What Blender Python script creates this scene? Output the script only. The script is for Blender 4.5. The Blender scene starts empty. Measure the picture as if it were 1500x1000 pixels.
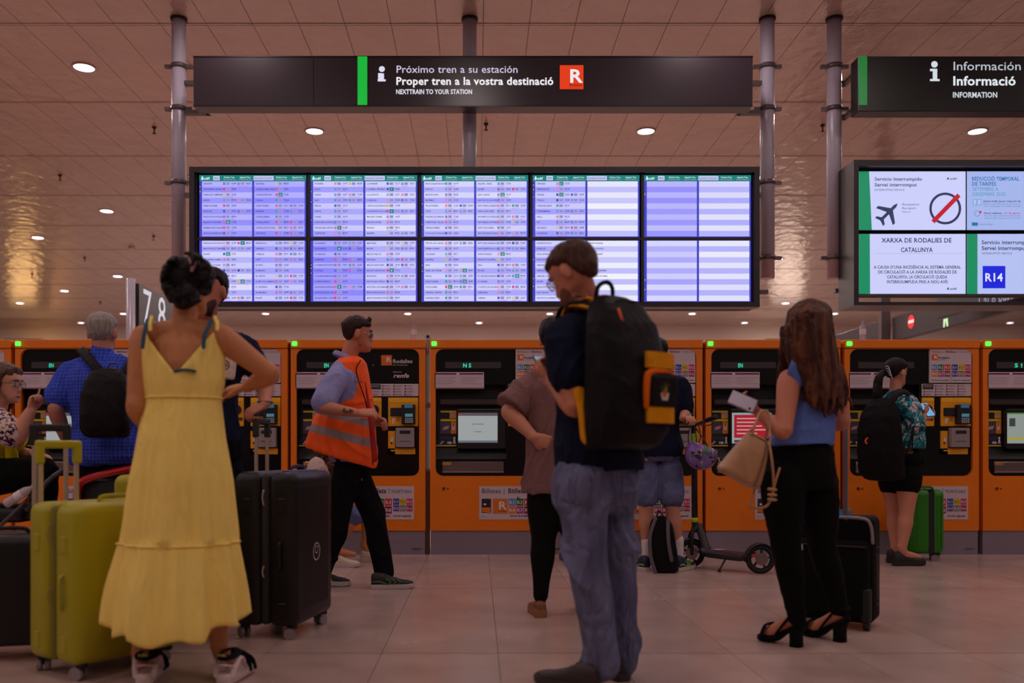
import bpy, bmesh, math, random
import numpy as np
from mathutils import Vector, Matrix, noise
random.seed(7)
sc = bpy.context.scene
V = Vector
PI = math.pi
HC = 5.0            # ceiling height
EYE = 0.93          # camera height

# ---------------------------------------------------------------- camera, world, light, exposure
cam_d = bpy.data.cameras.new('camera')
cam = bpy.data.objects.new('camera', cam_d)
sc.collection.objects.link(cam)
cam.location = (0, 0, EYE)
cam.rotation_euler = (PI / 2, 0, 0)
cam_d.sensor_width = 36
cam_d.lens = 31.2
cam_d.shift_x = 50 / 1500
cam_d.shift_y = 160 / 1500
cam_d.dof.use_dof = True
cam_d.dof.focus_distance = 6.6
cam_d.dof.aperture_fstop = 1.4
sc.camera = cam
sc.view_settings.view_transform = 'Standard'
sc.view_settings.look = 'None'
sc.view_settings.gamma = 1
sc.view_settings.use_curve_mapping = False
sc.view_settings.exposure = 0.0
try:
    sc.cycles.use_denoising = True
    sc.cycles.max_bounces = 6
    sc.cycles.sample_clamp_indirect = 4
    sc.cycles.use_light_tree = True
except Exception:
    pass
w = bpy.data.worlds.new('hall_air')
sc.world = w
w.use_nodes = True
w.node_tree.nodes['Background'].inputs[0].default_value = (1.0, 0.72, 0.70, 1)
w.node_tree.nodes['Background'].inputs[1].default_value = 0.05
LAMP_COL = (1.0, 0.82, 0.79)
LAMP_W = 17.0

def lamp(x, y, power=LAMP_W, size=0.22, parent=None, z=HC - 0.012):
    d = bpy.data.lights.new('lamp', 'AREA')
    d.shape = 'DISK'; d.size = size; d.energy = power; d.color = LAMP_COL
    o = bpy.data.objects.new('lamp', d)
    sc.collection.objects.link(o)
    o.location = (x, y, z)
    if parent: o.parent = parent; o.location = (0, 0, -0.012)
    return o
ROW0, ROWD = 9.42, 1.88
# the hall goes on behind the camera with the same downlights, every second one lit there as a wider lamp
for j in range(-7, 0):
    for k in range(-3, 4):
        x = (-4.3 if j % 2 == 0 else -2.2) + 4.22 * k
        if j >= -1 and abs(x) < 1: pass
        lamp(x, ROW0 + ROWD * j, LAMP_W * 0.75, 0.3)

# ---------------------------------------------------------------- helpers
def P(px, py, Y):
    return V(((px - 700) / 1300 * Y, Y, EYE + (660 - py) / 1300 * Y))
def lin(c):
    return tuple(((v / 255) / 12.92 if v <= 10 else (((v / 255) + 0.055) / 1.055) ** 2.4) for v in c)
def link(o):
    sc.collection.objects.link(o); return o

MC = {}
def mat(name, col=(128, 128, 128), rough=0.6, metal=0.0, spec=0.5, bump=0.0, bscale=80, bstretch=(1, 1, 1), var=0.0, vscale=6,
        emit=None, estr=1.0, alpha=None, coat=0.0, sheen=0.0, rv=0.0):
    if name in MC: return MC[name]
    m = bpy.data.materials.new(name); m.use_nodes = True
    nt = m.node_tree; b = nt.nodes['Principled BSDF']
    c = (*lin(col), 1)
    b.inputs['Base Color'].default_value = c
    b.inputs['Roughness'].default_value = rough
    b.inputs['Metallic'].default_value = metal
    b.inputs['Specular IOR Level'].default_value = spec
    b.inputs['Coat Weight'].default_value = coat
    b.inputs['Sheen Weight'].default_value = sheen
    if emit:
        b.inputs['Emission Color'].default_value = (*lin(emit), 1)
        b.inputs['Emission Strength'].default_value = estr
    if alpha is not None: b.inputs['Alpha'].default_value = alpha
    tc = None
    def coords(st):
        nonlocal tc
        if tc is None: tc = nt.nodes.new('ShaderNodeTexCoord')
        mp = nt.nodes.new('ShaderNodeMapping'); mp.inputs['Scale'].default_value = st
        nt.links.new(tc.outputs['Object'], mp.inputs[0]); return mp.outputs[0]
    if var:
        n = nt.nodes.new('ShaderNodeTexNoise'); n.inputs['Scale'].default_value = vscale; n.inputs['Detail'].default_value = 4
        nt.links.new(coords(bstretch), n.inputs['Vector'])
        mr = nt.nodes.new('ShaderNodeMapRange'); mr.inputs[1].default_value = 0.3; mr.inputs[2].default_value = 0.7
        mr.inputs[3].default_value = 1 - var; mr.inputs[4].default_value = 1 + var
        nt.links.new(n.outputs['Fac'], mr.inputs[0])
        mx = nt.nodes.new('ShaderNodeVectorMath'); mx.operation = 'SCALE'
        mx.inputs[0].default_value = c[:3]
        nt.links.new(mr.outputs[0], mx.inputs['Scale'])
        nt.links.new(mx.outputs[0], b.inputs['Base Color'])
    if bump:
        n = nt.nodes.new('ShaderNodeTexNoise'); n.inputs['Scale'].default_value = bscale; n.inputs['Detail'].default_value = 3
        nt.links.new(coords(bstretch), n.inputs['Vector'])
        bp = nt.nodes.new('ShaderNodeBump'); bp.inputs['Strength'].default_value = bump; bp.inputs['Distance'].default_value = 0.01
        nt.links.new(n.outputs['Fac'], bp.inputs['Height']); nt.links.new(bp.outputs[0], b.inputs['Normal'])
    MC[name] = m
    return m
def attr_mat(name, glow=False, strength=1.0, rough=0.5):
    if name in MC: return MC[name]
    m = bpy.data.materials.new(name); m.use_nodes = True
    nt = m.node_tree; b = nt.nodes['Principled BSDF']
    a = nt.nodes.new('ShaderNodeAttribute'); a.attribute_name = 'Col'
    if glow:
        nt.links.new(a.outputs['Color'], b.inputs['Emission Color'])
        b.inputs['Emission Strength'].default_value = strength
        b.inputs['Base Color'].default_value = (.01, .01, .012, 1)
        b.inputs['Roughness'].default_value = 0.35
    else:
        nt.links.new(a.outputs['Color'], b.inputs['Base Color'])
        b.inputs['Roughness'].default_value = rough
    MC[name] = m
    return m

def empty(name, loc, label=None, cat=None, group=None, rz=0, kind=None):
    o = bpy.data.objects.new(name, None); link(o)
    o.empty_display_size = .1
    o.location = loc; o.rotation_euler = (0, 0, rz)
    tag(o, label, cat, group, kind)
    return o
def tag(o, label=None, cat=None, group=None, kind=None):
    if label: o['label'] = label
    if cat: o['category'] = cat
    if group: o['group'] = group
    if kind: o['kind'] = kind
    return o
def mesh_obj(name, verts, faces, m, parent=None, smooth=False, off=None, label=None):
    """verts in world space are moved by -off (the root's place)"""
    me = bpy.data.meshes.new(name)
    if off is not None:
        off = V(off); verts = [V(v) - off for v in verts]
    me.from_pydata([tuple(v) for v in verts], [], faces)
    if m: me.materials.append(m)
    if smooth: me.polygons.foreach_set('use_smooth', [True] * len(me.polygons))
    me.update()
    o = bpy.data.objects.new(name, me); link(o)
    if parent: o.parent = parent
    if label: o['label'] = label
    return o

class B:
    """collects shapes, builds ONE mesh object"""
    def __init__(s): s.v = []; s.f = []; s.sm = []
    def add(s, vf, sm=False):
        v, f = vf; n = len(s.v)
        s.v += [V(a) for a in v]; s.f += [tuple(i + n for i in q) for q in f]; s.sm += [sm] * len(f)
        return s
    def box(s, x0, x1, y0, y1, z0, z1, M=None):
        vs = [V((x, y, z)) for x in (x0, x1) for y in (y0, y1) for z in (z0, z1)]
        if M is not None: vs = [M @ v for v in vs]
        return s.add((vs, [(0, 1, 3, 2), (4, 6, 7, 5), (0, 4, 5, 1), (2, 3, 7, 6), (0, 2, 6, 4), (1, 5, 7, 3)]))
    def cyl(s, c, r, h, axis='z', seg=20, r2=None, sm=True):
        r2 = r if r2 is None else r2
        c = V(c); A = {'z': (V((1, 0, 0)), V((0, 1, 0)), V((0, 0, 1))), 'x': (V((0, 1, 0)), V((0, 0, 1)), V((1, 0, 0))), 'y': (V((0, 0, 1)), V((1, 0, 0)), V((0, 1, 0)))}[axis]
        vs = []
        for k, rr in ((0, r), (1, r2)):
            for i in range(seg):
                a = 2 * PI * i / seg
                vs.append(c + A[2] * h * k + A[0] * rr * math.cos(a) + A[1] * rr * math.sin(a))
        fs = [(i, (i + 1) % seg, seg + (i + 1) % seg, seg + i) for i in range(seg)]
        n = len(s.v)
        s.add((vs, fs), sm)
        s.add(([], [tuple(n + i - len(s.v) for i in range(seg - 1, -1, -1)), tuple(n + seg + i - len(s.v) for i in range(seg))]))
        return s
    def tube(s, pts, r, seg=8, sub=4): return s.add(limb(pts, r, seg=seg, sub=sub), True)
    def build(s, name, m, parent=None, off=None, label=None):
        o = mesh_obj(name, s.v, s.f, m, parent, off=off, label=label)
        o.data.polygons.foreach_set('use_smooth', s.sm)
        return o

def rbox(x0, x1, y0, y1, z0, z1, r=.02, seg=3, M=None):
    bm = bmesh.new(); bmesh.ops.create_cube(bm, size=1)
    for v in bm.verts:
        v.co = V(((x0 + x1) / 2 + v.co.x * (x1 - x0), (y0 + y1) / 2 + v.co.y * (y1 - y0), (z0 + z1) / 2 + v.co.z * (z1 - z0)))
    bmesh.ops.bevel(bm, geom=bm.edges[:], offset=r, segments=seg, affect='EDGES', profile=.5)
    vs = [v.co.copy() for v in bm.verts]
    if M is not None: vs = [M @ v for v in vs]
    fs = [tuple(v.index for v in f.verts) for f in bm.faces]
    bm.verts.index_update()
    fs = [tuple(v.index for v in f.verts) for f in bm.faces]
    bm.free(); return vs, fs

def crom(pts, sub):
    pts = [np.array(p, float) for p in pts]
    out = []
    n = len(pts)
    for i in range(n - 1):
        p0 = pts[max(i - 1, 0)]; p1 = pts[i]; p2 = pts[i + 1]; p3 = pts[min(i + 2, n - 1)]
        for k in range(sub):
            t = k / sub
            out.append(.5 * ((2 * p1) + (-p0 + p2) * t + (2 * p0 - 5 * p1 + 4 * p2 - p3) * t * t + (-p0 + 3 * p1 - 3 * p2 + p3) * t ** 3))
    out.append(pts[-1]); return out

def loft(rings, seg=20, cap=True):
    """ring = (centre, U, V, n): superellipse"""
    vs = []; fs = []
    for C, U, W, n in rings:
        C, U, W = V(C), V(U), V(W)
        for i in range(seg):
            a = 2 * PI * i / seg; c, s_ = math.cos(a), math.sin(a)
            e = 2 / n
            vs.append(C + U * (abs(c) ** e * (1 if c >= 0 else -1)) + W * (abs(s_) ** e * (1 if s_ >= 0 else -1)))
    R = len(rings)
    for j in range(R - 1):
        for i in range(seg):
            a = j * seg + i; b = j * seg + (i + 1) % seg
            fs.append((a, b, b + seg, a + seg))
    if cap:
        vs.append(V(rings[0][0])); vs.append(V(rings[-1][0]))
        for i in range(seg):
            fs.append((R * seg, (i + 1) % seg, i))
            fs.append((R * seg + 1, (R - 1) * seg + i, (R - 1) * seg + (i + 1) % seg))
    return vs, fs

def limb(pts, radii, seg=12, sub=5, flat=1.0, ref=None, round_=True):
    if not hasattr(radii, '__len__'): radii = [radii] * len(pts)
    X = crom([(*p, r) for p, r in zip(pts, radii)], sub)
    C = [V(x[:3]) for x in X]; R = [max(x[3], .0005) for x in X]
    T = []
    for i in range(len(C)):
        t = C[min(i + 1, len(C) - 1)] - C[max(i - 1, 0)]
        T.append(t.normalized() if t.length > 1e-9 else V((0, 0, 1)))
    u = V(ref) if ref else (V((1, 0, 0)) if abs(T[0].x) < .8 else V((0, 1, 0)))
    rings = []
    fr = []
    for i in range(len(C)):
        u = (u - T[i] * u.dot(T[i])).normalized(); w_ = T[i].cross(u)
        fr.append((u.copy(), w_))
    def ring(i, o, k): rings.append((C[i] + T[i] * o, fr[i][0] * R[i] * k, fr[i][1] * R[i] * k * flat, 2))
    if round_:
        for a in (80, 55, 28): ring(0, -R[0] * math.sin(math.radians(a)), math.cos(math.radians(a)))
    for i in range(len(C)): ring(i, 0, 1)
    if round_:
        for a in (28, 55, 80): ring(-1, R[-1] * math.sin(math.radians(a)), math.cos(math.radians(a)))
    return loft(rings, seg)

def ell(c, r, M=None, seg=20, rings=12):
    c = V(c); vs = []; fs = []
    rs = []
    for j in range(1, rings):
        a = PI * j / rings - PI / 2
        rs.append((V((0, 0, r[2] * math.sin(a))), V((r[0] * math.cos(a), 0, 0)), V((0, r[1] * math.cos(a), 0)), 2))
    rs = [(V((0, 0, -r[2] * .995)), V((r[0] * .05, 0, 0)), V((0, r[1] * .05, 0)), 2)] + rs + [(V((0, 0, r[2] * .995)), V((r[0] * .05, 0, 0)), V((0, r[1] * .05, 0)), 2)]
    v, f = loft(rs, seg)
    if M is not None: v = [M @ a for a in v]
    return [a + c for a in v], f

# a scratch scene where shapes are fused
TS = bpy.data.scenes.new('scratch')
def tdg():
    TS.view_layers[0].update()
    d = TS.view_layers[0].depsgraph
    if d is None:
        with bpy.context.temp_override(scene=TS, view_layer=TS.view_layers[0]):
            d = bpy.context.evaluated_depsgraph_get()
    d.update()
    return d
def fuse(parts, voxel=.008, smooth=4, folds=None, dec=None):
    b = B()
    for p in parts: b.add(p)
    me = bpy.data.meshes.new('t'); me.from_pydata([tuple(v) for v in b.v], [], b.f); me.update()
    o = bpy.data.objects.new('t', me); TS.collection.objects.link(o)
    m = o.modifiers.new('r', 'REMESH'); m.mode = 'VOXEL'; m.voxel_size = voxel
    if smooth:
        s = o.modifiers.new('s', 'SMOOTH'); s.factor = .5; s.iterations = smooth
    if dec:
        d = o.modifiers.new('d', 'DECIMATE'); d.ratio = dec
    dg = tdg()
    out = bpy.data.meshes.new_from_object(o.evaluated_get(dg))
    bpy.data.objects.remove(o); bpy.data.meshes.remove(me)
    n = len(out.vertices)
    if folds and n:
        co = np.empty(n * 3); out.vertices.foreach_get('co', co); co = co.reshape(-1, 3)
        no = np.empty(n * 3); out.vertices.foreach_get('normal', no); no = no.reshape(-1, 3)
        co = co + no * folds(co)[:, None]
        out.vertices.foreach_set('co', co.ravel())
    out.polygons.foreach_set('use_smooth', [True] * len(out.polygons))
    out.update()
    return out
def fobj(name, parts, m, parent, voxel=.008, smooth=4, folds=None, off=None, label=None, dec=None):
    me = fuse(parts, voxel, smooth, folds, dec)
    if off is not None: me.transform(Matrix.Translation(-V(off)))
    me.materials.clear(); me.materials.append(m); me.name = name
    o = bpy.data.objects.new(name, me); link(o)
    if parent: o.parent = parent
    if label: o['label'] = label
    return o

def folds(amp=.004, k=(30, 30, 18), seed=0, k2=9, ridged=1.0):
    rs = np.random.RandomState(seed)
    ph = rs.rand(12) * 6.28; dirs = rs.randn(6, 3); dirs[:, 2] *= .8
    K = np.array(k, float)
    def f(co):
        q = co * K
        w1 = np.sin(co @ (dirs[0] * k2) + ph[0]) + .7 * np.sin(co @ (dirs[1] * k2 * 1.7) + ph[1])
        a = np.sin(q @ (dirs[2] / 1.6) + 2.0 * w1 + ph[2])
        b = np.sin(q @ (dirs[3] / 1.1) + 1.6 * w1 + ph[3])
        c = np.sin(co @ (dirs[4] * 6) + ph[4])
        r = 1 - np.abs(a)
        return amp * (1.3 * r * r + .5 * b * (.5 + .5 * c) - .4)
    return f

# ---- lettering
GL = {}
def glyph(ch, bold):
    k = (ch, bold)
    if k in GL: return GL[k]
    def conv(s):
        cu = bpy.data.curves.new('g', 'FONT'); cu.body = s; cu.size = 1; cu.resolution_u = 2
        cu.offset = .022 if bold else 0
        o = bpy.data.objects.new('g', cu); TS.collection.objects.link(o)
        dg = tdg()
        me = bpy.data.meshes.new_from_object(o.evaluated_get(dg))
        vs = [v.co.copy() for v in me.vertices]; fs = [tuple(p.vertices) for p in me.polygons]
        bpy.data.objects.remove(o); bpy.data.curves.remove(cu); bpy.data.meshes.remove(me)
        return vs, fs
    a = conv(ch); i = conv('I'); ci = conv(ch + 'I')
    mi = max(v.x for v in i[0]); mc = max(v.x for v in ci[0])
    GL[k] = (a[0], a[1], mc - mi + (.02 if bold else 0)); return GL[k]

class Print:
    """flat printed matter in a local plane: x right, z up, facing -y. quads and letters with a colour each"""
    def __init__(s, y=0, step=.0004): s.v = []; s.f = []; s.c = []; s.y = y; s.step = step
    def poly(s, pts, col, lay=0):
        n = len(s.v); s.v += [(p[0], s.y - s.step * lay, p[1]) for p in pts]; s.f.append(tuple(range(n, n + len(pts)))); s.c.append(lin(col))
    def rect(s, x0, z0, x1, z1, col, lay=0): s.poly([(x0, z0), (x1, z0), (x1, z1), (x0, z1)], col, lay)
    def rrect(s, x0, z0, x1, z1, r, col, lay=0):
        pts = []
        for cx, cz, a0 in ((x1 - r, z0 + r, -90), (x1 - r, z1 - r, 0), (x0 + r, z1 - r, 90), (x0 + r, z0 + r, 180)):
            for k in range(5):
                a = math.radians(a0 + 22.5 * k); pts.append((cx + r * math.cos(a), cz + r * math.sin(a)))
        s.poly(pts, col, lay)
    def disc(s, x, z, r, col, lay=0, sx=1):
        s.poly([(x + sx * r * math.cos(2 * PI * i / 24), z + r * math.sin(2 * PI * i / 24)) for i in range(24)], col, lay)
    def ring(s, x, z, r0, r1, col, lay=0, n=32):
        for i in range(n):
            a, b = 2 * PI * i / n, 2 * PI * (i + 1) / n
            s.poly([(x + r0 * math.cos(a), z + r0 * math.sin(a)), (x + r1 * math.cos(a), z + r1 * math.sin(a)), (x + r1 * math.cos(b), z + r1 * math.sin(b)), (x + r0 * math.cos(b), z + r0 * math.sin(b))], col, lay)
    def text(s, t, x, z, h, col, bold=False, lay=2, width=None, align='l', sx=.82, shear=0):
        """h = capital height; width squeezes the line to a given length"""
        if not t: return
        sz = h / .73; tot = sum(glyph(c, bold)[2] if c != ' ' else .3 for c in t) * sz
        k = width / tot if width else sx
        if align == 'c': x -= tot * k / 2
        if align == 'r': x -= tot * k
        c3 = lin(col)
        for c in t:
            if c == ' ': x += .3 * sz * k; continue
            vs, fs, ad = glyph(c, bold); n = len(s.v)
            s.v += [(x + (v.x + shear * v.y) * sz * k, s.y - s.step * lay, z + v.y * sz) for v in vs]
            s.f += [tuple(i + n for i in f) for f in fs]; s.c += [c3] * len(fs)
            x += ad * sz * k
    def build(s, name, m, parent=None, M=None, label=None):
        vs = s.v if M is None else [tuple(M @ V(v)) for v in s.v]
        o = mesh_obj(name, vs, s.f, m, parent, label=label)
        a = o.data.color_attributes.new('Col', 'FLOAT_COLOR', 'CORNER')
        arr = np.ones((len(o.data.loops), 4)); i = 0
        for p, c in zip(o.data.polygons, s.c):
            arr[p.loop_start:p.loop_start + p.loop_total, :3] = c
        a.data.foreach_set('color', arr.ravel())
        return o
PRINT = attr_mat('printed_surface', rough=.45)
GLOW = attr_mat('display_glow', True, .95)
SIGN = attr_mat('sign_glow', True, .85)
# ---------------------------------------------------------------- structure
M_floor = mat('floor_stone', (192, 164, 154), .30, spec=.5, var=.06, vscale=1.7)
def floor_nodes():
    m = M_floor; nt = m.node_tree; b = nt.nodes['Principled BSDF']
    oi = nt.nodes.new('ShaderNodeObjectInfo')
    mr = nt.nodes.new('ShaderNodeMapRange'); mr.inputs[3].default_value = .93; mr.inputs[4].default_value = 1.05
    nt.links.new(oi.outputs['Random'], mr.inputs[0])
    src = b.inputs['Base Color'].links[0].from_socket
    tc = nt.nodes.new('ShaderNodeTexCoord')
    ad = nt.nodes.new('ShaderNodeVectorMath'); ad.operation = 'ADD'
    nt.links.new(tc.outputs['Object'], ad.inputs[0]); nt.links.new(oi.outputs['Location'], ad.inputs[1])
    for n in nt.nodes:
        if n.type == 'MAPPING': nt.links.new(ad.outputs[0], n.inputs[0])
    # faint stains
    n2 = nt.nodes.new('ShaderNodeTexNoise'); n2.inputs['Scale'].default_value = 3.1; n2.inputs['Detail'].default_value = 6
    nt.links.new(ad.outputs[0], n2.inputs['Vector'])
    r2 = nt.nodes.new('ShaderNodeMapRange'); r2.inputs[1].default_value = .25; r2.inputs[2].default_value = .6; r2.inputs[3].default_value = .92; r2.inputs[4].default_value = 1.0
    nt.links.new(n2.outputs['Fac'], r2.inputs[0])
    mm = nt.nodes.new('ShaderNodeMath'); mm.operation = 'MULTIPLY'
    nt.links.new(mr.outputs[0], mm.inputs[0]); nt.links.new(r2.outputs[0], mm.inputs[1])
    s2 = nt.nodes.new('ShaderNodeVectorMath'); s2.operation = 'SCALE'
    nt.links.new(src, s2.inputs[0]); nt.links.new(mm.outputs[0], s2.inputs['Scale'])
    nt.links.new(s2.outputs[0], b.inputs['Base Color'])
    r3 = nt.nodes.new('ShaderNodeMapRange'); r3.inputs[1].default_value = .3; r3.inputs[2].default_value = .7; r3.inputs[3].default_value = .18; r3.inputs[4].default_value = .28
    nt.links.new(n2.outputs['Fac'], r3.inputs[0]); nt.links.new(r3.outputs[0], b.inputs['Roughness'])
floor_nodes()
fl = B().box(-16, 16, -8, 30, -.08, -.012).build('floor', mat('joint_grout', (60, 44, 40), .8))
tag(fl, kind='structure')
TW, TL = .535, 1.93
tile_me = None
xs0 = .10 * EYE
ntile = 0
for j in range(1, 4):
    for i in range(-9, 10):
        x0 = xs0 + i * TW * 2 if False else xs0 + i * TW
        y0 = 4.08 - 2 * TL + j * TL
        if y0 < 2.0 or y0 + TL > 10: continue
        if abs(x0 + TW / 2) > .62 * (y0 + TL) + .6: continue
        if tile_me is None:
            o = B().box(0.0012, TW - .0012, 0.005, TL - .005, -.012, 0).build('tile', M_floor, fl); tile_me = o.data
        else:
            o = link(bpy.data.objects.new('tile', tile_me)); o.parent = fl
        o.location = (x0, y0, 0); ntile += 1
rest = B()
for j in range(-4, 14):
    y0 = 4.08 - 2 * TL + j * TL
    for i in range(-28, 28):
        x0 = xs0 + i * TW
        if 1 <= j < 4 and not (y0 < 2.0 or y0 + TL > 10) and -9 <= i <= 9 and not abs(x0 + TW / 2) > .62 * (y0 + TL) + .6: continue
        rest.box(x0 + .0012, x0 + TW - .0012, y0 + .0015, y0 + TL - .0015, -.012, 0)
o = rest.build('tile', M_floor, fl); o['kind'] = 'stuff'

# ceiling: long pressed-metal panels
M_ceil = mat('ceiling_panel', (206, 184, 174), .2, spec=.6, metal=.2, bump=1.0, bscale=3.4, bstretch=(1.5, 1.2, 1), var=.04, vscale=1.5)
for n in M_ceil.node_tree.nodes:
    if n.type == 'BUMP': n.inputs['Distance'].default_value = .02
def ceil_nodes():
    nt = M_ceil.node_tree; oi = nt.nodes.new('ShaderNodeObjectInfo'); tc = nt.nodes.new('ShaderNodeTexCoord')
    ad = nt.nodes.new('ShaderNodeVectorMath'); ad.operation = 'ADD'
    nt.links.new(tc.outputs['Object'], ad.inputs[0]); nt.links.new(oi.outputs['Location'], ad.inputs[1])
    for n in nt.nodes:
        if n.type == 'MAPPING': nt.links.new(ad.outputs[0], n.inputs[0])
ceil_nodes()
ce = B().box(-20, 20, -8, 29, HC + .007, HC + .12).build('ceiling', mat('ceiling_gap', (130, 104, 92), .8))
tag(ce, kind='structure')
CW, CL, CY = .44, 1.90, 8.49
pm = None
def panel_bm():
    b = B(); W_, L_ = CW - .006, CL - .012
    b.box(.0045, W_ + .0045, .010, L_, 0, .006)
    b.box(.0045, W_ + .0045, L_ - .026, L_, -.006, 0)      # turned-down rim that catches light at each cross joint
    return b
rest = B(); cnt = 0
cells = []
for j in range(-9, 11):
    for i in range(-44, 44):
        x0, y0 = .05 + i * CW, CY + j * CL
        if y0 > 28.6: continue
        vis = y0 > 6 and abs(x0 + CW / 2 + 0) < .62 * y0 + 1
        cells.append(((y0 if vis else 99), abs(x0), x0, y0))
cells.sort()
for q, (a, b_, x0, y0) in enumerate(cells):
    if q < 260 and a < 90:
        if pm is None:
            o = panel_bm().build('panel', M_ceil, ce); pm = o.data
        else:
            o = link(bpy.data.objects.new('panel', pm)); o.parent = ce
        o.location = (x0, y0, HC)
    else:
        rest.box(x0 + .0045, x0 + CW - .0045, y0 + .010, min(y0 + CL - .012, 28.9), HC, HC + .006)
        rest.box(x0 + .006, x0 + CW - .006, y0 + CL - .042, y0 + CL - .012, HC - .006, HC)
o = rest.build('panel', M_ceil, ce); o['kind'] = 'stuff'

M_wall = mat('far_wall_paint', (226, 210, 202), .6)
tag(B().box(-20, 20, 28.9, 29.1, 0, HC + .03).build('wall_back', M_wall), kind='structure')
tag(B().box(-20, -19.9, -8, 29, 0, HC + .03).build('wall_left', M_wall), kind='structure')
tag(B().box(19.9, 20, -8, 29, 0, HC + .03).build('wall_right', M_wall), kind='structure')

# ---- downlights
M_ring = mat('light_trim', (200, 190, 185), .4)
M_lens = mat('light_lens', (255, 255, 255), .4, emit=(255, 244, 250), estr=3.5)
ORD = ['nearest', 'second', 'third', 'fourth', 'fifth', 'sixth', 'seventh', 'eighth', 'ninth', 'tenth', 'eleventh']
def ring_bm():
    b = B(); n = 28
    vs = []; fs = []
    for r, z in ((.125, 0), (.125, -.012), (.105, -.012), (.102, -.002)):
        vs += [(r * math.cos(2 * PI * i / n), r * math.sin(2 * PI * i / n), z) for i in range(n)]
    for k in range(3):
        fs += [(k * n + i, k * n + (i + 1) % n, (k + 1) * n + (i + 1) % n, (k + 1) * n + i) for i in range(n)]
    return b.add((vs, fs), True)
lm = rm_ = None
for j in range(0, 11):
    y = ROW0 + ROWD * j
    xs = [(-4.3 if j % 2 == 0 else -2.2) + 4.22 * k for k in range(-5, 6)]
    xs = [x + .12 for x in xs if abs(x) < .62 * y + .8 and 690 + 0 * x]
    nv = 0
    for q, x in enumerate(xs):
        px = 700 + 1300 * x / y
        if px < -60 or px > 1560: continue
        e = empty('ceiling_light', (x, y, HC), None, 'light', 'round downlights in the ceiling')
        e['label'] = 'round recessed ceiling downlight, %s row away, %s visible from the left' % (ORD[j], ['first', 'second', 'third', 'fourth', 'fifth', 'sixth', 'seventh', 'eighth', 'ninth', 'tenth'][nv]); nv += 1
        if rm_ is None:
            a = ring_bm().build('trim_ring', M_ring, e); rm_ = a.data
            b_ = B().cyl((0, 0, -.006), .104, .004, seg=28).build('lens', M_lens, e); lm = b_.data
        else:
            a = link(bpy.data.objects.new('trim_ring', rm_)); a.parent = e
            b_ = link(bpy.data.objects.new('lens', lm)); b_.parent = e
        if j < 10: lamp(x, y, LAMP_W * (1.45 if 15 < y < 25 else 1 if y > 12 else .9), .2, e)
# ---- sprinklers and a smoke detector
M_spr = mat('dark_brass', (60, 42, 34), .5, metal=.5)
SPR = [(226, 193, 'beside the left pole'), (88, 262, 'far left below the nearest light'), (712, 188, 'just under the middle of the train sign'),
       (225, 350, 'left of the board, low'), (124, 381, 'above the grey haired man, left'), (1205, 190, 'between the two right poles'), (47, 405, 'at the shimmering left patch'), (147, 445, 'just above the grey haired head')]
for px, py, wh in SPR:
    Y = 1300 * (HC - EYE) / (660 - py) * .985
    b = B(); b.cyl((0, 0, -.02), .028, .02, seg=12); b.cyl((0, 0, -.07), .01, .05, seg=8); b.cyl((0, 0, -.085), .026, .006, seg=12)
    o = b.build('sprinkler', M_spr); o.location = ((px - 700) / 1300 * Y, Y, HC)
    tag(o, 'small dark ceiling sprinkler ' + wh, 'sprinkler', 'ceiling sprinklers')
Y = 1300 * 4.02 / 295
o = B().cyl((0, 0, -.05), .055, .05, seg=20, r2=.06).build('smoke_detector', M_ring); o.location = ((193 - 700) / 1300 * Y, Y, HC)
tag(o, 'small round pale smoke detector on ceiling left of the board', 'detector')

# ---- added glowing panels, hidden behind the machines, to put shimmer in the ceiling
def added_glow_panel(x, y, wd, z0, z1, col, st, lab):
    e = empty('added_glow_panel', (x, y, 0), lab, 'added_glow_panel')
    b = B(); b.box(-wd / 2 - .15, wd / 2 + .15, 0, .6, 0, z0); b.box(-wd / 2 - .15, wd / 2 + .15, 0, .6, z1, z1 + .2)
    b.box(-wd / 2 - .15, -wd / 2, 0, .6, z0, z1); b.box(wd / 2, wd / 2 + .15, 0, .6, z0, z1); b.build('frame', mat('glow_panel_frame', (90, 80, 76), .6), e)
    B().box(-wd / 2, wd / 2, .1, .5, z0, z1).build('glow_face', mat('added_panel_glow_%d' % int(x * 10), (250, 240, 220), .5, emit=col, estr=st), e)
added_glow_panel(-14.1, 27.5, .85, 2.7, 4.2, (255, 196, 112), 2.4, 'added warm glowing panel hidden far behind the machines, left')
added_glow_panel(9.6, 27.5, 1.0, 2.4, 4.2, (255, 226, 206), 2.0, 'added pale glowing panel hidden far behind the machines, right')

# ---------------------------------------------------------------- poles, signs, boards
M_pole = mat('pole_steel', (186, 178, 196), .3, spec=.6)
M_poled = mat('clamp_steel', (110, 98, 100), .45, metal=.6)
M_blk = mat('black_casing', (30, 26, 30), .32)
M_blk2 = mat('matt_black', (20, 17, 20), .6)
YS = 8.0
def px2x(px, Y): return (px - 700) / 1300 * Y
def py2z(py, Y): return EYE + (660 - py) / 1300 * Y
def pole(px, lab, nclamp):
    Y = 8.36; x = px2x(px, Y)
    e = empty('ceiling_pole', (x, Y, 2.55), lab, 'pole', 'steel poles hanging from the ceiling')
    B().cyl((0, 0, 0), .066, HC - 2.55 + .03, seg=28).build('tube', M_pole, e)
    b = B(); b.cyl((0, 0, HC - 2.55 - .02), .078, .03, seg=24); b.build('collar', M_blk2, e)
    for py in nclamp:
        z = py2z(py, Y) - 2.55
        b = B().cyl((0, 0, z - .02), .075, .04, seg=24)
        b.box(-.13, -.07, -.02, .02, z - .015, z + .015); b.box(.07, .13, -.02, .02, z - .015, z + .015)
        b.build('clamp', M_poled, e)
    return e
pole(262, 'grey steel pole at the left end of the train sign and board', (98, 160, 268))
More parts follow.
